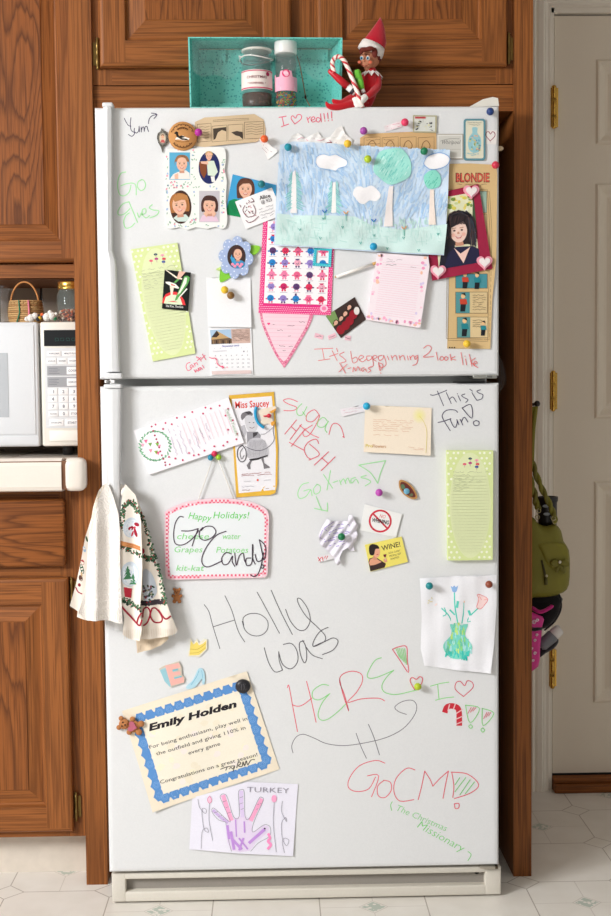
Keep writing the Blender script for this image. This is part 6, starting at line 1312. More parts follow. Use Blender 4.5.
# --- handprint turkey
T = (180, 770, 4.888)
c = Card(base=.0005, thick=.0002, bend=lambda x, y: .0008+.0012*(1+math.sin(x*.06))+.003*max(0, (y-820)/40), maxlen=6, T=T); c.sheet([(60, 130), (90, 126), (330, 56), (577, 68), (552, 418), (300, 404), (46, 384)], (234, 232, 244)); GP = (150, 146, 160)
PU, PK = (206, 170, 224), (246, 170, 206)
def finger(pts, w_, col, seg): c.line(pts, w_, col, False); [c.line([(x-9, y+3), (x+9, y-3)], .5, GP, False, False) for x, y in seg]
c.lv = 1; c.poly(smooth_pts([(232, 250), (270, 232), (310, 222), (350, 246), (358, 300), (410, 268), (436, 280), (420, 310), (370, 350), (340, 390), (250, 388), (226, 300)], 2, True), (230, 216, 240))
finger([(164, 196), (196, 226), (232, 252)], 3.0, (206, 180, 226), ((176, 204), (196, 222), (214, 238))); finger([(212, 126), (230, 180), (250, 238)], 4.4, PK, ((218, 150), (228, 180), (240, 206))); finger([(300, 104), (300, 160), (306, 222)], 4.0, (224, 206, 240), ((300, 130), (300, 160), (302, 188))); finger([(398, 144), (372, 190), (348, 240)], 4.2, PK, ((388, 164), (372, 190), (360, 214)))
c.line([(222, 250), (188, 240), (160, 208), (156, 190), (170, 186), (226, 236), (246, 244), (200, 140), (200, 120), (214, 114), (232, 130), (262, 224), (290, 222), (286, 110), (298, 94), (314, 104), (318, 218), (338, 234), (384, 140), (400, 132), (406, 150), (362, 250), (356, 300), (410, 266), (440, 276), (438, 320), (384, 352), (346, 392)], .5, GP); c.line([(224, 252), (236, 330), (252, 392)], .5, GP)
for a_, b_ in (((272, 240), (276, 320)), ((314, 250), (316, 300)), ((232, 270), (240, 330)), ((290, 330), (330, 380)), ((340, 350), (410, 290)), ((262, 340), (300, 380)), ((250, 300), (264, 380)), ((310, 330), (290, 384))): c.line([a_, b_], rd.uniform(1.2, 3), (198, 150, 224), False)
c.line([(432, 310), (440, 330), (430, 344), (444, 362), (430, 380)], 2.6, (250, 150, 200)); c.ell(414, 283, 4, 4, (40, 30, 60)); c.ell(145, 142, 11, 16, (246, 200, 222)); c.line([(145, 124), (134, 142), (144, 160), (156, 146), (145, 124)], .5, (220, 120, 160)); c.line([(145, 160), (142, 240), (160, 340)], .45, GP); c.ell(460, 138, 13, 18, (246, 170, 206)); c.line([(460, 156), (456, 260), (470, 396)], .45, GP)
c.line([(88, 140), (96, 180), (124, 210), (128, 190), (108, 188), (110, 240), (120, 290), (140, 300), (130, 280), (108, 300), (104, 380)], .45, GP); c.line([(500, 150), (496, 200), (520, 250), (516, 230), (496, 260), (500, 330), (520, 366), (532, 340), (510, 330), (500, 350), (510, 400)], .45, GP)
c.text('TURKEY', 326, 104, 7.5, GP, -2, -.01, width=42)
sheetobj(c, 'drawing', 'child\'s purple and pink handprint turkey drawing under the certificate', 'drawing')
# ------------------------------------------------------------------ ball headed pin magnets
PINS = [(199, 134, (176, 40, 150), 'magenta ball pin on the tan newspaper comic strip, top left', .003), (264.5, 140.5, (232, 96, 40), 'orange-red ball pin on the small triangular note', .003), (288, 149, (20, 140, 160), 'teal ball pin at the top left corner of the big blue drawing', .006),
 (347, 145.5, (236, 190, 50), 'yellow ball pin on the top edge of the big blue drawing', .006), (367, 161, (176, 200, 40), 'lime ball pin left of the big round tree in the drawing', .008), (423, 153, (20, 120, 80), 'green ball pin at the top right corner of the big blue drawing', .006), (372.5, 248, (20, 150, 196), 'blue ball pin at the bottom edge of the big blue drawing', .013),
 (363, 132.5, (160, 70, 160), 'purple ball pin above the blue drawing, on the tucked newspaper clipping', .003), (404, 124, (224, 60, 100), 'rose pink ball pin on the tiny white printed strip near the top', .003), (489, 113, (32, 60, 120), 'navy ball pin in the top right corner of the freezer door', 0), (494, 166.5, (206, 50, 76), 'red ball pin at the top of the yellowed comic page', .003),
 (465.5, 344, (232, 190, 50), 'yellow ball pin at the bottom of the yellowed comic page', .003), (261.5, 185.5, (20, 120, 130), 'dark teal ball pin on the school photo of the girl', .004), (225, 290.5, (232, 188, 44), 'yellow ball pin on the blank upper calendar page', .003), (231, 296, (130, 92, 40), 'brass coloured ball pin on the blank upper calendar page', .003),
 (366, 406, (30, 160, 200), 'bright blue ball pin on the cream note card', .003), (378.5, 492, (180, 70, 170), 'purple ball pin on the bare door above the NO WHINING magnet', 0), (341, 535.5, (20, 116, 70), 'green ball pin on the crumpled scribbled paper', .007), (428.3, 584.5, (20, 130, 136), 'teal ball pin at the left of the vase drawing', .004), (487.5, 583, (140, 66, 44), 'brown ball pin at the right of the vase drawing', .004), (417, 685, (176, 196, 40), 'lime ball pin in the dot of the marker exclamation mark', 0)]
for px, py, col, lab, off in PINS:
    x, z = P(px, py); m = MB(); m.lathe([(.0042, 0), (.0042, .0015), (.0018, .003), (.0016, .009), (.0035, .0105)], (x, -.0004-off, z), tuple(int(v*.8+50) for v in col), axis='y', n=14)
    r_ = m.build('ball_pin', 'plastic', label=lab, cat='pin', group='ball headed pins on the refrigerator')
    m = MB(); m.ball((x, -.0145-off, z), .0079, col, n=18); m.build('ball_head', 'plastic', r_)

# ================================================================== on top of the refrigerator
FT = 1.6825
def teal_mat():
    m, N, L, b = newmat('teal_printed_card')
    t = N.new('ShaderNodeTexCoord'); v = N.new('ShaderNodeTexVoronoi'); v.inputs['Scale'].default_value = 170; L.new(t.outputs['Object'], v.inputs['Vector'])
    r = N.new('ShaderNodeMapRange'); r.inputs['From Min'].default_value = .25; r.inputs['From Max'].default_value = .35; L.new(v.outputs['Distance'], r.inputs['Value'])
    mix = N.new('ShaderNodeMix'); mix.data_type = 'RGBA'; mix.inputs[6].default_value = lin((60, 160, 156)); mix.inputs[7].default_value = lin((112, 206, 194))
    L.new(r.outputs[0], mix.inputs[0]); L.new(mix.outputs[2], b.inputs['Base Color']); b.inputs['Roughness'].default_value = .5
    return m
M['teal'] = teal_mat()
y0, y1 = .014, .094
A = [P(188, 38, y0), P(342.5, 41, y0), P(341.5, 108, y0), P(190, 109, y0)]
bx = empty('gift_box', ((A[0][0]+A[1][0])/2, .055, FT), 'open teal patterned cardboard box with clear film window, on top of the refrigerator', 'box')
xl0, xl1, xr0, xr1 = A[3][0], A[0][0], A[2][0], A[1][0]; zt = A[0][1]
bl, br = xl0+.014, xr0-.014
m = MB(); th = .003
def slab(m, q, th, ax, mat=None, col=(255, 255, 255)):
    d = Vector((0, 0, 0)); d[ax] = th; v = [Vector(p) for p in q]; v += [p+d for p in v]
    m.add(v, [(0, 1, 2, 3), (4, 5, 6, 7), (0, 1, 5, 4), (1, 2, 6, 5), (2, 3, 7, 6), (3, 0, 4, 7)], col, mat)
slab(m, [(bl, y1, FT), (br, y1, FT), (br, y1, zt-.003), (bl, y1, zt-.003)], th, 1); m.build('back_panel', 'teal', bx)
m = MB(); slab(m, [(xl0, y0, FT), (bl, y1, FT), (bl, y1, zt-.003), (xl1, y0, zt)], th, 0); m.build('side_panel', 'teal', bx)
m = MB(); slab(m, [(xr0, y0, FT), (br, y1, FT), (br, y1, zt-.003), (xr1, y0, zt-.002)], -th, 0); m.build('side_panel', 'teal', bx)
m = MB(); slab(m, [(xl1, y0, zt), (xr1, y0, zt-.002), (br, y1, zt-.002), (bl, y1, zt-.002)], th*.7, 2); m.build('top_panel', 'teal', bx)
m = MB(); slab(m, [(xl0+.003, y0, FT), (xr0-.003, y0, FT), (br, y1, FT), (bl, y1, FT)], .002, 2); m.build('bottom_panel', 'teal', bx)
m = MB(); slab(m, [(bl+.004, y1-.012, FT+.002), (br-.004, y1-.012, FT+.002), (br-.004, y1-.004, FT+.026), (bl+.004, y1-.004, FT+.026)], -.002, 1); m.build('inner_flap', 'teal', bx)
# scalloped card fringe at the top of the back
for xa, xb in ((195, 226), (234, 328)):
    m = MB(); (a, _), (b, _) = P(xa, 50, y1-.005), P(xb, 50, y1-.005); top = zt-.004; pts = [(a, top)]; n = max(3, int((b-a)/.014))
    pts = [(b, top), (a, top)]
    for k in range(n): c0 = a+(b-a)*k/n; w_ = (b-a)/n; pts += [(c0+w_*.1, top-.022), (c0+w_*.3, top-.029), (c0+w_*.5, top-.020), (c0+w_*.75, top-.026), (c0+w_*.95, top-.019)]
    m.prism(pts, y1-.0055, y1-.0045); m.build('scalloped_fringe', 'teal', bx)
# film window: loose, rucked clear film between sides
m = MB(); nx, nz = 36, 12; V = []
for j in range(nz+1):
    for i in range(nx+1):
        u, v = i/nx, j/nz; x = xl0+.006+(xr0-xl0-.012)*u
        z = zt-.004-(zt-FT)*(.42+.12*math.sin(u*9)+.05*math.sin(u*31))*v
        V.append((x, y0+.003+.004*math.sin(u*38+v*3)*v+.003*math.sin(u*90)*v, z))
m.add(V, [(j*(nx+1)+i, j*(nx+1)+i+1, (j+1)*(nx+1)+i+1, (j+1)*(nx+1)+i) for j in range(nz) for i in range(nx)], smooth=True); m.build('film_window', 'film', bx, label='torn clear film')
# wire-bail glass jar with brown sprinkles
JZ = FT+.0022
def px_h(py, Y): return P(270, py, Y)[1]-JZ
jY = .050; jx = P(257, 90, jY)[0]; r = P(272.5, 90, jY)[0]-jx
jr = empty('sprinkle_jar', (jx, jY, JZ), 'wire bail glass jar of brown sprinkles standing in the teal box', 'jar')
h = lambda py: px_h(py, jY)
m = MB(); m.lathe([(r*.92, .0), (r, .003), (r, h(64)), (r*.93, h(60)), (r*.84, h(58)), (r*.84, h(54)), (r*.9, h(53)), (r*.9, h(51)), (r*.78, h(51)), (r*.78, h(59)), (r*.9, h(64)), (r*.94, .004), (0, .003)], (jx, jY, JZ), n=36); m.build('jar_glass', 'glass', jr)
m = MB(); m.lathe([(r*.88, h(50.5)), (r*.92, h(49)), (r*.9, h(47)), (r*.6, h(45)), (r*.3, h(44)), (0, h(43.8))], (jx, jY, JZ), (216, 224, 220), n=36); m.build('glass_lid', 'glass', jr, label='domed glass lid')
m = MB(); m.lathe([(r*.9, h(52.5)), (r*.97, h(52)), (r*.97, h(50.5)), (r*.9, h(50))], (jx, jY, JZ), (226, 222, 212), n=36)
pts = [(jx+r*1.08*math.cos(a), jY+r*1.08*math.sin(a), JZ+h(60)+.003*math.sin(a*2)) for a in [math.pi*2*i/40 for i in range(41)]]; m.tube(pts, .0014, (232, 230, 224), n=6)
m.tube([(jx-r*1.05, jY-.004, JZ+h(60)), (jx-r*1.12, jY-.01, JZ+h(57)), (jx-r*.9, jY-r*.7, JZ+h(60))], .0014, (232, 230, 224), n=6); m.build('wire_bail', 'plastic', jr, label='white wire bail')
m = MB(); k = 28; LB = []
for j, py in enumerate((92, 73)): LB += [(jx+(r+.0006)*math.cos(a), jY+(r+.0006)*math.sin(a), JZ+h(py)) for a in [math.pi*(-.93+.86*i/k) for i in range(k+1)]]
m.add(LB, [(i, i+1, i+k+2, i+k+1) for i in range(k)], (236, 224, 218), smooth=True)
def onjar(m, jx, jY, JZ, r, pts, col, lift=.001): m.add([(jx+(r+lift)*math.sin(x/r), jY-(r+lift)*math.cos(x/r), JZ+z) for x, z in pts], [tuple(range(len(pts)))], col)
for py0, py1 in ((74.5, 73.5), (91.5, 90.3)):
    for i in range(14): x = -r*1.3+i*r*2.6/14; onjar(m, jx, jY, JZ, r, [(x, h(py0)), (x+r*.18, h(py0)), (x+r*.18, h(py1)), (x, h(py1))], (206, 80, 110))
def jartext(m, tx, z, size, col, jx, jY, JZ, r, wd):
    vs, fs = glyphs(tx, .01, 0); w0 = max(v[0] for v in vs); s_ = wd/w0
    m.add([(jx+(r+.0011)*math.sin((v[0]-w0/2)*s_/r), jY-(r+.0011)*math.cos((v[0]-w0/2)*s_/r), JZ+z+v[1]*size) for v in vs], fs, col)
jartext(m, 'CHRISTMAS', h(81.5), .0075, (130, 70, 80), jx, jY, JZ, r, r*1.35); jartext(m, '* NONPAREIL *', h(87.5), .006, (150, 80, 90), jx, jY, JZ, r, r*1.2)
onjar(m, jx, jY, JZ, r, [(r*.75+.0045*math.cos(a), h(77)+.0045*math.sin(a)) for a in [i*.63 for i in range(10)]], (170, 50, 90), .0013)
m.build('label', 'paper', jr, label='white label with pink border', norm=False)
m = MB(); m.lathe([(0, .0035), (r*.9, .0035), (r*.93, .005), (r*.93, h(95)), (r*.6, h(94.2)), (0, h(94.5))], (jx, jY, JZ), (86, 44, 28), n=30); rd.seed(1)
for i in range(90): a, q_ = rd.uniform(0, 6.28), rd.random(); z = rd.uniform(.006, h(95)); m.ball((jx+r*.92*math.cos(a), jY+r*.92*math.sin(a), JZ+z), .0013, rd.choice([(110, 60, 40), (70, 34, 22), (140, 84, 60)]), n=5)
tag(m.build('sprinkles', 'gloss', jr, label='brown sprinkles'), kind='stuff')
# tall plastic bottle with white cap and coloured stars
bY = .046; cx = P(286, 90, bY)[0]; r = P(297, 90, bY)[0]-cx; h = lambda py: P(286, py, bY)[1]-JZ
bt = empty('sprinkle_bottle', (cx, bY, JZ), 'tall clear bottle of rainbow candy with white cap, in the teal box', 'bottle')
m = MB(); m.lathe([(r*.95, 0), (r, .002), (r, h(58)), (r*.92, h(56)), (r*.92, h(54)), (r*.86, h(54)), (r*.92, h(58)), (r*.94, .003), (0, .0025)], (cx, bY, JZ), n=32); m.build('bottle_body', 'glass', bt)
m = MB(); m.lathe([(r*1.0, h(54.5)), (r*1.02, h(54)), (r*1.02, h(43)), (r*.97, h(41.5)), (0, h(41.2))], (cx, bY, JZ), (240, 238, 234), n=32); m.build('cap', 'plastic', bt, label='white cap')
m = MB(); k = 24; LB = []
top = [(i/k) for i in range(k+1)]
for j in (0, 1): LB += [(cx+(r+.0006)*math.cos(a), bY+(r+.0006)*math.sin(a), JZ+(h(93) if j == 0 else h(79)+(.012 if abs(i-12) < 5 else (.006 if i < 4 else -.0)))) for i, a in enumerate([math.pi*(-.98+.96*i/k) for i in range(k+1)])]
m.add(LB, [(i, i+1, i+k+2, i+k+1) for i in range(k)], (240, 176, 196), smooth=True)
onjar(m, cx, bY, JZ, r, [(.008*math.cos(a), h(76)+.008*math.sin(a)) for a in [i*2*math.pi/16 for i in range(16)]], (216, 60, 110)); onjar(m, cx, bY, JZ, r, [(.0052*math.cos(a), h(76)+.0035*math.sin(a)) for a in [i*2*math.pi/16 for i in range(16)]], (246, 200, 214), .0013)
for z in (84, 87): onjar(m, cx, bY, JZ, r, [(-r*.7, h(z)), (r*.7, h(z)), (r*.7, h(z-1)), (-r*.7, h(z-1))], (226, 130, 160), .0011)
onjar(m, cx, bY, JZ, r, [(-r*.5, h(92)), (r*.9, h(92)), (r*.9, h(89)), (-r*.5, h(89))], (244, 236, 240), .0011)
m.build('label', 'paper', bt, label='pink label', norm=False)
m = MB(); rd.seed(7)
for i in range(260):
    a, q_ = rd.uniform(0, 6.28), math.sqrt(rd.random())*.86; z = .003+rd.random()*(h(92)-.004)
    m.ball((cx+r*q_*math.cos(a), bY+r*q_*math.sin(a), JZ+z), (.0024, .0016, .0024), rd.choice([(240, 120, 30), (246, 200, 40), (220, 50, 60), (60, 170, 80), (60, 140, 200), (150, 210, 60), (240, 170, 60)]), n=6, rot=Matrix.Rotation(a, 3, 'X'))
tag(m.build('candy_stars', 'gloss', bt, label='rainbow coloured candy'), kind='stuff')
m = MB(); pts = [at(297, 56, .07), at(300, 66, .065), at(303, 82, .06), at(306, 98, .052), at(310, 106, .045)]; pts = smooth_pts([tuple(p) for p in pts], 4); m.tube(pts, .0012, (150, 120, 96), n=6)
m.ball(at(305.5, 97, .050), (.0026, .002, .0045), (60, 44, 36), n=10)
m.build('wire_handle', 'metal', label='thin bronze coloured wire leaning in the teal box right of the tall bottle', cat='wire')
# --- the elf doll and what it holds
E0 = .040
def ep(x, y, Y=E0): return at(320+x/6.79, 10+y/6.79, Y)
U = 1/6.79/(CF/(CD+E0))
el = empty('elf_doll', ep(320, 660), 'sitting elf doll in red suit and tall red hat, on the refrigerator\'s top edge', 'doll')
m = MB(); SR = (188, 22, 34)
def limb(pts, rs, col=SR): m.tube([ep(*p) for p in smooth_pts(pts, 5)] if len(pts) > 2 else [ep(*p) for p in pts], [v*U for v in ([x[0] for x in smooth_pts([(q_, 0) for q_ in rs], 5)] if len(pts) > 2 else rs)], col, n=14)
limb([(345, 425, .045), (335, 500, .045), (310, 590, .045), (300, 640, .045)], [42, 62, 66, 52]); m.ball(ep(345, 425, .045), 42*U, SR); m.ball(ep(300, 630, .045), (60*U, 50*U, 40*U), SR)
limb([(385, 455, .045), (388, 520, .035), (345, 570, .015), (305, 592, .008)], [30, 28, 24, 20]); m.ball(ep(385, 455, .045), 31*U, SR)
limb([(300, 455, .045), (265, 520, .030), (240, 590, .015), (232, 606, .010)], [28, 27, 22, 20]); m.ball(ep(300, 455, .045), 29*U, SR)
limb([(290, 640, .035), (230, 600, .02), (150, 632, .006), (100, 622, .004), (86, 604, .004)], [34, 32, 24, 18, 7])
limb([(310, 650, .035), (220, 640, .010), (120, 660, .002), (60, 652, .0), (40, 622, .0)], [34, 30, 24, 18, 6])
m.build('body', 'felt', el, remesh=.0013)
m = MB(); limb([(312, 588, .008), (285, 610, .004), (262, 640, .004)], [22, 26, 22], (240, 236, 232)); limb([(236, 602, .010), (246, 630, .006), (262, 648, .005)], [21, 26, 22], (240, 236, 232))
for k in range(4): limb([(255-k*6, 636, .002), (250+k*9, 652, -.001), (268+k*8, 656, .0)], [8, 9, 7], (240, 236, 232))
m.ball(ep(196, 640, .010), (30*U, 24*U, 24*U), (238, 220, 224))
m.build('mittens', 'felt', el, remesh=.0009, label='white mittens')
hd = ep(340, 325, .040); m = MB(); SK = (190, 126, 96)
m.ball(hd, (66*U, 60*U, 72*U), SK, n=28); m.ball(ep(322, 356, .028), (46*U, 40*U, 36*U), SK, n=20); m.ball(ep(322, 392, .038), (22*U, 22*U, 22*U), SK); m.ball(ep(298, 344, .0150), (7*U, 7*U, 7*U), SK); m.ball(ep(388, 350, .040), (14*U, 10*U, 22*U), SK)
m.tube([ep(335, 385), ep(340, 430, .045)], [20*U, 24*U], SK); hb = m.build('head', 'matte', el, remesh=.0009, label='tan face')
def dot(x, y, Y, rx, rz, col, nm, lab=None, par=hb, mat='gloss', d=.35): mm = MB(); mm.ball(ep(x, y, Y), (rx*U, min(rx, rz)*U*d, rz*U), col, n=14); return mm.build(nm, mat, par, label=lab)
for x in (284, 326):
    Ye = .0145 if x == 284 else .0115
    dot(x, 326, Ye+.0018, 12, 14, (240, 240, 238), 'eye_white'); dot(x-3, 327, Ye+.0006, 8, 10.5, (70, 130, 160), 'iris', 'blue iris'); dot(x-2, 328, Ye, 4, 5, (20, 20, 30), 'pupil')
    mm = MB(); mm.tube([ep(x-14, 306, Ye+.002), ep(x, 300, Ye+.0005), ep(x+14, 306, Ye+.002)], 2.2*U, (70, 34, 26), n=6); mm.build('eyebrow', 'matte', hb)
mm = MB(); mm.tube([tuple(p) for p in smooth_pts([ep(278, 368, .0125), ep(296, 380, .0088), ep(318, 378, .0088), ep(334, 366, .0105)], 4)], 2.4*U, (150, 50, 44), n=6); mm.build('mouth', 'matte', hb)
for x, Y in ((268, .0185), (342, .0125)): dot(x, 354, Y, 12, 10, (216, 110, 80), 'cheek', 'rosy cheek', d=.3)
m = MB(); m.ball((hd[0]+10*U, hd[1]+.003, hd[2]+14*U), (70*U, 60*U, 68*U), (104, 40, 30), n=24)
for x, y, Y, a_, b_ in ((300, 268, .012, 32, 16), (340, 262, .010, 30, 16), (372, 290, .018, 20, 34), (280, 280, .016, 14, 20), (396, 300, .03, 16, 40)): m.ball(ep(x, y, Y), (a_*U, 16*U, b_*U), (104, 40, 30))
m.build('hair', 'matte', el, remesh=.001, label='reddish brown moulded hair')
# hat: tilted cone with white cuff
def ringtube(path, ells, col, name, mat='felt', lab=None):
    m = MB(); V = []; n = 28
    for (p, (a, b), ang) in zip(path, ells, [0]*len(path)):
        pass
    ax = [Vector(ep(*p)) for p in path]
    for i, p in enumerate(ax):
        t_ = (ax[min(i+1, len(ax)-1)]-ax[max(i-1, 0)]).normalized(); u = Vector((t_.z, 0, -t_.x)).normalized(); w_ = t_.cross(u)
        for k in range(n): a = 2*math.pi*k/n; V.append(p+u*math.cos(a)*ells[i][0]*U+w_*math.sin(a)*ells[i][1]*U)
    m.add(V, [(i*n+k, i*n+(k+1) % n, (i+1)*n+(k+1) % n, (i+1)*n+k) for i in range(len(ax)-1) for k in range(n)]+[tuple(range(n)), tuple((len(ax)-1)*n+k for k in range(n))], col, None, True)
    return m.build(name, mat, el, label=lab)
ringtube([(352, 262, .040), (384, 200, .042), (400, 130, .044), (408, 80, .045), (409, 52, .045)], [(80, 66), (70, 58), (42, 36), (18, 16), (3, 3)], (176, 22, 42), 'hat', lab='tall pointed red felt hat')
ringtube([(336, 296, .040), (338, 292, .040), (350, 266, .040), (362, 238, .041), (364, 234, .041)], [(84, 70), (89, 74), (88, 73), (82, 68), (78, 64)], (232, 224, 218), 'hat_cuff', lab='white hat cuff')
m = MB(); n = 20; V = []; cc = ep(344, 412, .045)
for k in range(n): a = 2*math.pi*k/n; V.append((cc[0]+26*U*math.cos(a), cc[1]+24*U*math.sin(a), cc[2]+6*U))
for k in range(n): a = 2*math.pi*k/n; q_ = 84 if k % 2 else 62; V.append((cc[0]+q_*U*math.cos(a), cc[1]+q_*.95*U*math.sin(a), cc[2]-(50 if k % 2 else 18)*U))
m.add(V+[(a, b, c_-.001) for a, b, c_ in V], [(k, (k+1) % n, (k+1) % n+n, k+n) for k in range(n)]+[(k+2*n, (k+1) % n+2*n, (k+1) % n+3*n, k+3*n) for k in range(n)]+[(k+n, (k+1) % n+n, (k+1) % n+3*n, k+3*n) for k in range(n)], (238, 232, 228)); m.build('collar', 'felt', el, label='white zigzag collar')
# candy cane
cane = smooth_pts([ep(288, 662, .002), ep(262, 585, .0), ep(228, 490, .001), ep(192, 400, .002), ep(160, 340, .002), ep(126, 316, .002), ep(94, 334, .002), ep(84, 374, .002), ep(98, 424, .003)], 9)
m = MB(); n = 16; m.tube(cane, 15*U, mat=None, n=n, colf=lambda i, k: (206, 40, 50) if (i*1.0+k) % 8 < 3 else (244, 232, 222))
m.build('candy_cane', 'gloss', label='red and white striped candy cane held in the elf doll\'s mittens', cat='candy cane')
mk_ = empty('marker', ep(190, 520, .004), 'marker with a long red cap lying on the elf doll\'s arm beside the candy cane', 'marker')
m = MB(); m.tube([ep(58, 408, .006), ep(64, 413, .006), ep(130, 470, .007), ep(188, 520, .008)], [9*U, 15*U, 24*U, 25*U], (196, 24, 40), n=18); m.build('cap', 'plastic', mk_, label='red cap')
m = MB(); m.tube([ep(188, 520, .008), ep(240, 565, .009)], [23*U, 22*U], (236, 232, 230), n=18)
m.build('barrel', 'plastic', mk_, label='white barrel'); m = MB(); m.tube([ep(214, 542, .0083), ep(232, 558, .0087)], 23.2*U, (40, 36, 44), n=18); m.build('barrel_print', 'plastic', mk_, label='black band')
mk_ = empty('marker', ep(290, 540, .010), 'marker with a bright green cap tucked against the elf doll\'s chest', 'marker')
m = MB(); m.tube([ep(246, 410, .012), ep(252, 425, .012), ep(276, 500, .012), ep(288, 538, .012)], [20*U, 25*U, 22*U, 14*U], (110, 196, 60), n=18); m.box(*[v for v in (ep(232, 0, .012)[0], ep(262, 0, .012)[0])], .004, .012, ep(0, 470, .012)[2], ep(0, 412, .012)[2], (110, 196, 60), bev=.001); m.build('cap', 'plastic', mk_, label='bright green cap')
m = MB(); m.tube([ep(288, 538, .012), ep(298, 562, .012)], 13*U, (236, 234, 232), n=14); m.build('barrel', 'plastic', mk_, label='white barrel')

# ================================================================== dish towel through the handle
T = (60, 470, 4.364)
tw = empty('dish_towel', (P(122, 560, -.04)[0], -.035, P(122, 654, -.04)[1]), 'white cotton dish towel with a holiday print, hung through the lower door handle', 'towel')
CR_ = (242, 233, 224)
m = MB(); pts = [P(107, 489, -.01), P(113, 487, -.01), P(119, 487, -.01), P(127, 490, -.01)]; m.tube([(pts[0][0], -.040, pts[0][1]), (pts[0][0]+.004, -.016, pts[0][1]), (pts[1][0], -.0105, pts[1][1]), (pts[2][0], -.0105, pts[2][1]), (pts[3][0]-.003, -.020, pts[3][1]), (pts[3][0], -.036, pts[3][1]-.004)], [.010, .0085, .008, .008, .009, .010], CR_, n=12); m.build('gathered_fold', 'cloth', tw)
def fold(a, f_, k, w0=484, w1=640): return lambda x, y: max(0, a*min(1, (y-w0)/50)*(.5+.5*math.sin((x-k)*f_)))
TF = (234, 220, 200)
# narrow printed strip at the far left, then the terry side
c = Card(plane=-.036, base=0, thick=.003, bend=fold(.004, .5, 80), maxlen=4, T=T); c.sheet([(140, 200), (170, 240), (150, 560), (120, 655), (75, 640), (78, 615), (45, 590), (70, 500), (96, 380), (112, 290)], (232, 222, 210))
for x, y, rx, ry, col in ((108, 344, 6, 14, (150, 180, 206)), (100, 400, 8, 12, (170, 80, 80)), (98, 430, 8, 22, (60, 90, 70)), (92, 470, 9, 14, (90, 60, 50)), (86, 500, 7, 8, (130, 30, 50)), (118, 300, 4, 14, (60, 90, 60)), (96, 452, 4, 10, (190, 160, 120))): c.ell(x, y, rx, ry, col, 15, 10)
c.line([(70, 510), (80, 530), (98, 538)], 1.2, (150, 30, 60)); c.build('printed_edge', 'cloth', tw)
c = Card(plane=-.042, base=0, thick=.004, bend=lambda x, y: fold(.012, .28, 92)(x, y)+.006*math.exp(-((x-97)/4)**2), maxlen=3.5, T=T)
c.sheet([(205, 56), (220, 78), (236, 120), (258, 190), (266, 270), (266, 400), (272, 560), (276, 666), (240, 660), (180, 650), (120, 655), (84, 622), (100, 560), (112, 500), (118, 420), (124, 330), (132, 240), (150, 160), (172, 88), (188, 66)], (242, 235, 228)); 
c.poly([(188, 68), (200, 62), (180, 100), (158, 180), (144, 270), (138, 350), (128, 420), (124, 400), (130, 260), (148, 160), (170, 92)], TF)
for k in range(18): x = 112+k*9; c.line([(x, 606), (x-1, 646)], .35, (220, 208, 192), False, False)
c.build('terry_side', 'terry', tw)
GG, GD, RB = (60, 96, 66), (40, 66, 50), (160, 30, 54)
def garland(c, pts, w_=1.0, dens=9):
    pts = smooth_pts(pts, 6)
    for i, (x, y) in enumerate(pts):
        for j in range(3):
            c.lv = 1+(i+j) % 4; c.ell(x+rd.uniform(-7, 7)*w_, y+rd.uniform(-7, 7)*w_, rd.uniform(4, 7)*w_, rd.uniform(2, 4)*w_, rd.choice([GG, GD, (80, 116, 84)]), rd.uniform(0, 180), 6)
        if i % 3 == 0: c.lv = 6; c.ell(x+rd.uniform(-5, 5), y+rd.uniform(-5, 5), 3, 3, (190, 40, 60), 0, 6)
rd.seed(19)
# lowest hem piece
c = Card(plane=-.014, base=0, thick=.003, bend=fold(.004, .5, 135), maxlen=4, T=T); c.sheet([(330, 700), (480, 690), (472, 738), (440, 764), (400, 781), (338, 796)], (224, 204, 178))
for k in range(14): x = 342+k*9.4; c.line([(x, 742), (x+1, 786-k*3)], .35, (206, 184, 156), False, False)
c.build('lower_hem', 'cloth', tw)
# rear printed fold, then the front one
c = Card(plane=-.026, base=0, thick=.003, bend=fold(.007, .33, 145), maxlen=4, T=T)
c.sheet([(300, 92), (330, 108), (346, 150), (364, 196), (384, 262), (404, 330), (424, 410), (448, 490), (468, 580), (512, 700), (508, 712), (440, 730), (340, 738), (330, 600), (320, 400)], (236, 226, 213))
garland(c, [(352, 182), (372, 240), (396, 320), (410, 372), (430, 440), (448, 520), (456, 572)], 1.3); garland(c, [(360, 370), (380, 384), (404, 384)], 1.4); garland(c, [(360, 580), (400, 572), (456, 576)], 1.4); c.lv = 8
c.poly(smooth_pts([(364, 440), (390, 436), (412, 470), (424, 530), (400, 562), (366, 564)], 3, True), (196, 204, 214)); c.poly([(352, 570), (450, 560), (450, 584), (352, 590)], (60, 50, 56))
for k in range(36): c.lv = 10+k % 3; c.ell(rd.uniform(362, 412), rd.uniform(500, 562), rd.uniform(3, 6), rd.uniform(3, 6), rd.choice([GD, GG, (130, 60, 70), (90, 84, 96), (190, 180, 160)]), 0, 7)
c.ell(362, 352, 9, 12, RB); c.line([(362, 640), (366, 606), (384, 596), (396, 620), (384, 660), (366, 676)], 1.5, RB); c.line([(404, 600), (396, 630), (412, 660), (440, 662), (446, 640), (420, 602), (404, 600)], 1.4, RB); c.line([(430, 610), (460, 646), (484, 634)], 1.6, RB)
for k in range(16): x = 350+k*10; c.line([(x, 690), (x+2, 724)], .35, (222, 208, 190), False, False)
c.build('rear_fold', 'cloth', tw)
c = Card(plane=-.038, base=0, thick=.004, bend=lambda x, y: fold(.010, .30, 118)(x, y), maxlen=3.5, T=T)
c.sheet([(284, 60), (300, 76), (330, 108), (344, 160), (356, 230), (360, 330), (362, 420), (358, 520), (350, 610), (360, 690), (350, 742), (310, 738), (276, 712), (284, 640), (268, 560), (262, 430), (262, 300), (264, 200), (272, 120)], (242, 233, 222))
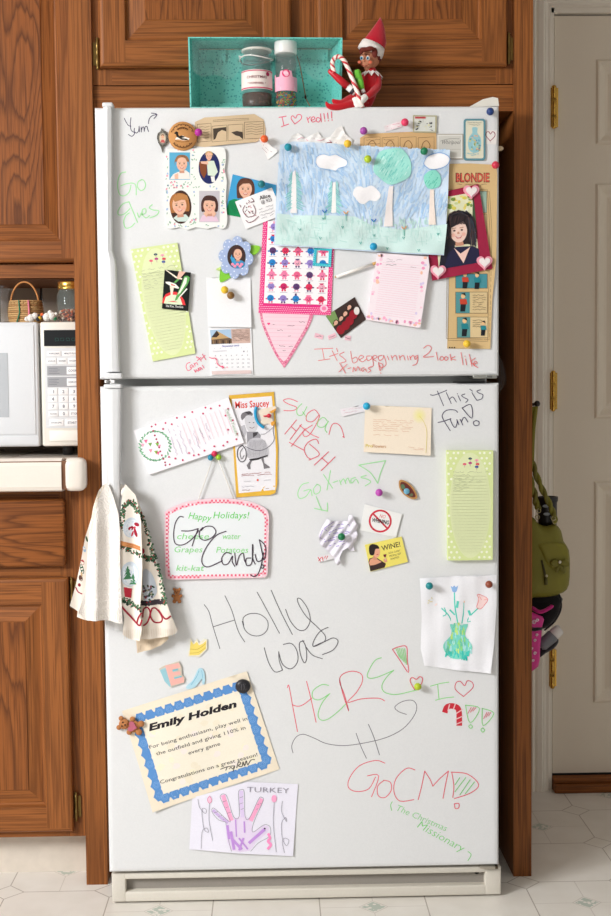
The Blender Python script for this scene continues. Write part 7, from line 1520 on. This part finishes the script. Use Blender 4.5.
garland(c, [(275, 250), (275, 190), (287, 148), (306, 136), (328, 152), (340, 182)], 1.3); garland(c, [(272, 330), (300, 346), (350, 366)], 1.4); garland(c, [(278, 560), (310, 582), (348, 606)], 1.4); c.lv = 8
c.ell(314, 250, 36, 44, (206, 216, 226), 0, 26); c.ell(316, 254, 30, 38, (226, 230, 236), 0, 26); c.poly([(266, 304), (352, 330), (354, 350), (266, 324)], (220, 150, 96)); c.line([(266, 310), (352, 336)], .4, (180, 110, 60), False); c.line([(266, 318), (352, 344)], .4, (180, 110, 60), False)
c.ell(314, 252, 15, 9, RB, 20); c.ell(336, 236, 12, 8, RB, -20); c.ell(330, 270, 7, 22, RB, 20); c.ell(326, 250, 6, 6, (210, 60, 80)); c.ell(318, 276, 4, 14, (190, 50, 70), -20)
c.ell(308, 452, 40, 54, (206, 216, 226), 0, 26); c.ell(308, 456, 33, 46, (226, 232, 236), 0, 26)
for x, y, s_ in ((298, 440, 1.1), (320, 470, .9)):
    for k in range(3): c.poly([(x, y-24*s_+k*14*s_), (x-(9+k*4)*s_, y+k*15*s_), (x+(9+k*4)*s_, y+k*15*s_)], (70, 130, 90))
c.poly([(282, 506), (316, 512), (312, 556), (286, 548)], (186, 40, 60)); c.line([(282, 504), (318, 512)], 1.4, (240, 236, 232), False)
c.line([(270, 586), (300, 624), (330, 660), (350, 674), (360, 650)], 1.7, RB); c.line([(336, 668), (344, 640), (358, 620)], 1.5, RB)
for k in range(9): x = 284+k*8; c.line([(x, 694), (x+1, 732)], .35, (224, 210, 190), False, False)
c.build('front_fold', 'cloth', tw)

# ================================================================== beside the refrigerator
m = MB(); nx = 9; V = []; rd.seed(2)
for j, (py, w_) in enumerate(((352, 0), (362, 5), (372, 8), (378, 9), (384, 8), (392, 3), (398, .5))):
    for i in range(nx):
        u = i/(nx-1); p = P(497.5+w_*u, py+rd.uniform(-.6, .6), .045); V.append((max(p[0], .4195), .040+.02*(i % 2)+rd.uniform(-.004, .004), p[1]))
m.add(V, [(j*nx+i, j*nx+i+1, (j+1)*nx+i+1, (j+1)*nx+i) for j in range(6) for i in range(nx-1)], (150, 130, 120), smooth=False)
m.build('plastic_bag', 'film', label='crinkled clear plastic bag poking out right of the gap between the doors', cat='plastic bag')
m = MB(); p = P(500, 148.5, .02); m.ball((.4245, .02, p[1]), (.007, .006, .0052), (206, 184, 150), n=14); m.build('side_magnet', 'plastic', label='small tan rounded magnet on the refrigerator\'s right side near the top', cat='magnet')
# hook, handbag and bags on the far side of the dark end panel
BYY = .27
def bp(x, y, Y=BYY): return at(525+x/4.364, 470+y/4.364, Y)
hk = P(536, 405, BYY); m = MB(); m.tube([(.5165, BYY, hk[1]), (.53, BYY, hk[1]), (.552, BYY, hk[1]+.002)], [.004, .0035, .0035], (30, 26, 26), n=10); m.ball((.556, BYY, hk[1]+.003), .0072, (30, 26, 26)); m.tube([(.532, BYY, hk[1]), (.540, BYY, hk[1]-.018), (.552, BYY, hk[1]-.020)], .003, (30, 26, 26), n=8)
m.build('wall_hook', 'plastic', label='small black hook on the right face of the dark oak end panel', cat='hook')
UB = (CD+BYY)/CF/4.364; OL = (122, 116, 34)
hb_ = empty('handbag', bp(100, 556), 'olive green handbag with flap and bow, hanging beside the dark oak end panel', 'handbag')
def pillow(m, pts, yc, dep, col, seg=7):
    """rounded, stuffed shape from a front outline (crop units)"""
    pts = smooth_pts(pts, 2, True); cx_ = sum(p[0] for p in pts)/len(pts); cy_ = sum(p[1] for p in pts)/len(pts); n = len(pts); V = []; rings = []
    for j in range(2*seg+1):
        a = -math.pi/2+math.pi*j/(2*seg); k = math.cos(a)**.45 if 0 < j < 2*seg else .0; rings.append((k, math.sin(a)))
    for k, s_ in rings[1:-1]:
        for x, y in pts: V.append(bp(cx_+(x-cx_)*k, cy_+(y-cy_)*k, yc+dep*s_))
    fs = [(j*n+i, j*n+(i+1) % n, (j+1)*n+(i+1) % n, (j+1)*n+i) for j in range(len(rings)-3) for i in range(n)]
    a = len(V); V.append(bp(cx_, cy_, yc-dep)); V.append(bp(cx_, cy_, yc+dep)); fs += [(i, (i+1) % n, a) for i in range(n)]+[((len(rings)-3)*n+i, (len(rings)-3)*n+(i+1) % n, a+1) for i in range(n)]
    m.add(V, fs, col, None, True)
m = MB(); pillow(m, [(-20, 230), (10, 200), (40, 210), (62, 236), (96, 244), (132, 236), (158, 266), (168, 310), (192, 350), (196, 420), (192, 500), (168, 534), (110, 552), (40, 556), (-20, 548)], BYY, .035, OL); m.build('bag_body', 'leather', hb_)
m = MB(); pillow(m, [(56, 322), (110, 314), (168, 318), (188, 350), (190, 400), (176, 432), (140, 440), (108, 428), (84, 392), (66, 350)], BYY-.030, .010, (126, 120, 36)); m.build('flap', 'leather', hb_)
m = MB(); pillow(m, [(108, 404), (130, 388), (152, 400), (150, 412), (136, 424), (116, 420)], BYY-.043, .006, (112, 106, 32)); pillow(m, [(152, 400), (176, 388), (194, 404), (192, 420), (170, 420), (154, 412)], BYY-.043, .006, (112, 106, 32)); pillow(m, [(146, 408), (158, 408), (178, 444), (166, 452), (154, 424), (142, 448), (130, 442)], BYY-.042, .004, (104, 98, 30)); bw = m.build('bow', 'leather', hb_)
m = MB(); m.ball(bp(152, 402, BYY-.050), (.0038, .003, .0038), (226, 220, 206)); m.build('stud', 'metal', bw, label='silver stud')
m = MB(); m.tube([bp(72, 394, BYY-.034), bp(84, 440, BYY-.038), bp(90, 476, BYY-.038)], [4*UB, 5*UB, 5*UB], (70, 62, 30), n=8); m.tube([bp(90, 466, BYY-.038), bp(92, 500, BYY-.038)], [7*UB, 8*UB], (84, 78, 26), n=8); m.ball(bp(94, 462, BYY-.040), 6*UB, (190, 180, 150)); m.build('zip_pull', 'leather', hb_)
m = MB()
for pts in ([(30, -40), (48, 20), (78, 90), (108, 150), (126, 200), (130, 232)], [(-4, -60), (20, 30), (40, 100), (50, 150), (60, 170)]):
    P3 = smooth_pts([bp(x, y, BYY-.012) for x, y in pts], 5)
    for s_ in (0, 1): m.tube([(p[0]+.0035*math.sin(i*.8+s_*3.14), p[1]+.0035*math.cos(i*.8+s_*3.14), p[2]) for i, p in enumerate(P3)], .0048, OL if s_ else (110, 104, 36), n=8)
m.tube(smooth_pts([(.553, BYY-.0, hk[1]-.004), (.545, BYY-.008, hk[1]-.06), bp(30, -40, BYY-.012)], 4), .0055, OL, n=8); m.tube(smooth_pts([(.545, BYY-.0, hk[1]-.004), (.53, BYY-.004, hk[1]-.06), bp(-4, -60, BYY-.012)], 4), .0055, OL, n=8)
m.build('shoulder_straps', 'leather', hb_)
m = MB()
for x, y in ((60, 178), (54, 206), (44, 232), (130, 226), (124, 212)): 
    q_ = bp(x, y, BYY-.018); m.tube([(q_[0]+9*UB*math.cos(a), q_[1], q_[2]+9*UB*math.sin(a)) for a in [i*2*math.pi/12 for i in range(13)]], 2.2*UB, (180, 168, 130), n=6)
m.build('strap_rings', 'metal', hb_, label='silver strap rings')
m = MB(); a, b = bp(98, 240, BYY+.03), bp(98, 116, BYY+.03); m.lathe([(40*UB, 0), (42*UB, .01), (42*UB, (b[2]-a[2])*.8), (46*UB, (b[2]-a[2])*.86), (46*UB, (b[2]-a[2])), (40*UB, (b[2]-a[2])), (38*UB, (b[2]-a[2])*.9), (0, (b[2]-a[2])*.9)], a, (34, 32, 36), n=28)
r_ = m.build('thermos', 'plastic', label='black cup with grey-white streaks standing up behind the olive handbag', cat='cup')
m = MB(); 
for k, (z, s_) in enumerate(((.30, 10), (.42, -8), (.55, 6), (.70, -10))): q_ = a[2]+(b[2]-a[2])*z; m.ball((a[0]+s_*UB*1.6, a[1]-41*UB, q_), (16*UB, .0016, 7*UB), (170, 174, 178), n=10)
m.build('streaks', 'plastic', r_, label='grey-white streaks')
kb = empty('black_bag', bp(80, 700, BYY+.02), 'black padded bag hanging just below the olive handbag', 'bag')
m = MB(); pillow(m, [(-20, 540), (150, 540), (158, 590), (152, 630), (120, 668), (90, 690), (60, 690), (-20, 660)], BYY+.02, .022, (26, 24, 26)); m.build('bag_shell', 'cloth', kb); m = MB(); m.tube(smooth_pts([bp(150, 545, BYY-.0), bp(158, 600, BYY-.0), bp(130, 660, BYY-.0), bp(84, 700, BYY-.0)], 4), 4*UB, (40, 38, 40), n=8); m.build('piping', 'cloth', kb)
pk = empty('bottle_sleeve', bp(40, 865, BYY-.02), 'pink and white patterned bottle sleeve with a black band, hanging below the handbag', 'bottle sleeve')
PKC = (214, 50, 140); m = MB(); pillow(m, [(-10, 636), (78, 640), (76, 680), (66, 780), (58, 858), (-6, 868)], BYY-.018, .016, PKC); m.build('sleeve', 'gloss', pk)
m = MB(); rd.seed(4)
for x, y in ((44, 744), (36, 832), (44, 800), (52, 720), (30, 780), (54, 656), (40, 664)):
    q_ = bp(x, y, BYY-.0355); rr2 = rd.uniform(5, 10)*UB; m.tube([(q_[0]+rr2*(1-i/30)*math.cos(i*.6), q_[1]+.001, q_[2]+rr2*(1-i/30)*math.sin(i*.6)) for i in range(20)], 1.8*UB, (244, 214, 230), n=5)
m.build('swirls', 'gloss', pk, label='white swirls'); m = MB(); m.tube([bp(-8, 690, BYY-.034), bp(40, 696, BYY-.036), bp(72, 692, BYY-.030)], 8*UB, (30, 28, 32), n=8); m.build('band', 'cloth', pk, label='black band')
m = MB(); m.tube(smooth_pts([bp(30, 600, BYY-.012), bp(66, 620, BYY-.02), bp(110, 600, BYY-.012), bp(118, 590, BYY-.01)], 4), 9*UB, (190, 40, 120), n=8); m.build('pink_scarf', 'cloth', label='bright pink cloth loop against the black padded bag', cat='scarf')
wb_ = empty('water_bottle', bp(100, 760, BYY), 'small grey bottle with a white cap tilted out below the black bag', 'bottle')
m = MB(); m.tube([bp(66, 770, BYY-.003), bp(74, 764, BYY-.003), bp(120, 724, BYY-.003), bp(126, 718, BYY-.003)], [18*UB, 27*UB, 29*UB, 24*UB], (110, 112, 118), n=20); m.build('bottle_body', 'plastic', wb_); m = MB(); m.tube([bp(124, 720, BYY-.003), bp(128, 716, BYY-.003), bp(150, 696, BYY-.003), bp(156, 692, BYY-.003)], [25*UB, 27*UB, 25*UB, 20*UB], (214, 208, 204), n=20); m.build('cap', 'plastic', wb_, label='white cap')
m = MB(); pillow(m, [(50, 780), (96, 770), (140, 736), (146, 752), (126, 780), (90, 800), (66, 818), (56, 800)], BYY+.012, .014, (40, 38, 42)); m.build('mesh_pouch', 'cloth', label='dark grey pouch under the grey bottle with the white cap', cat='pouch')
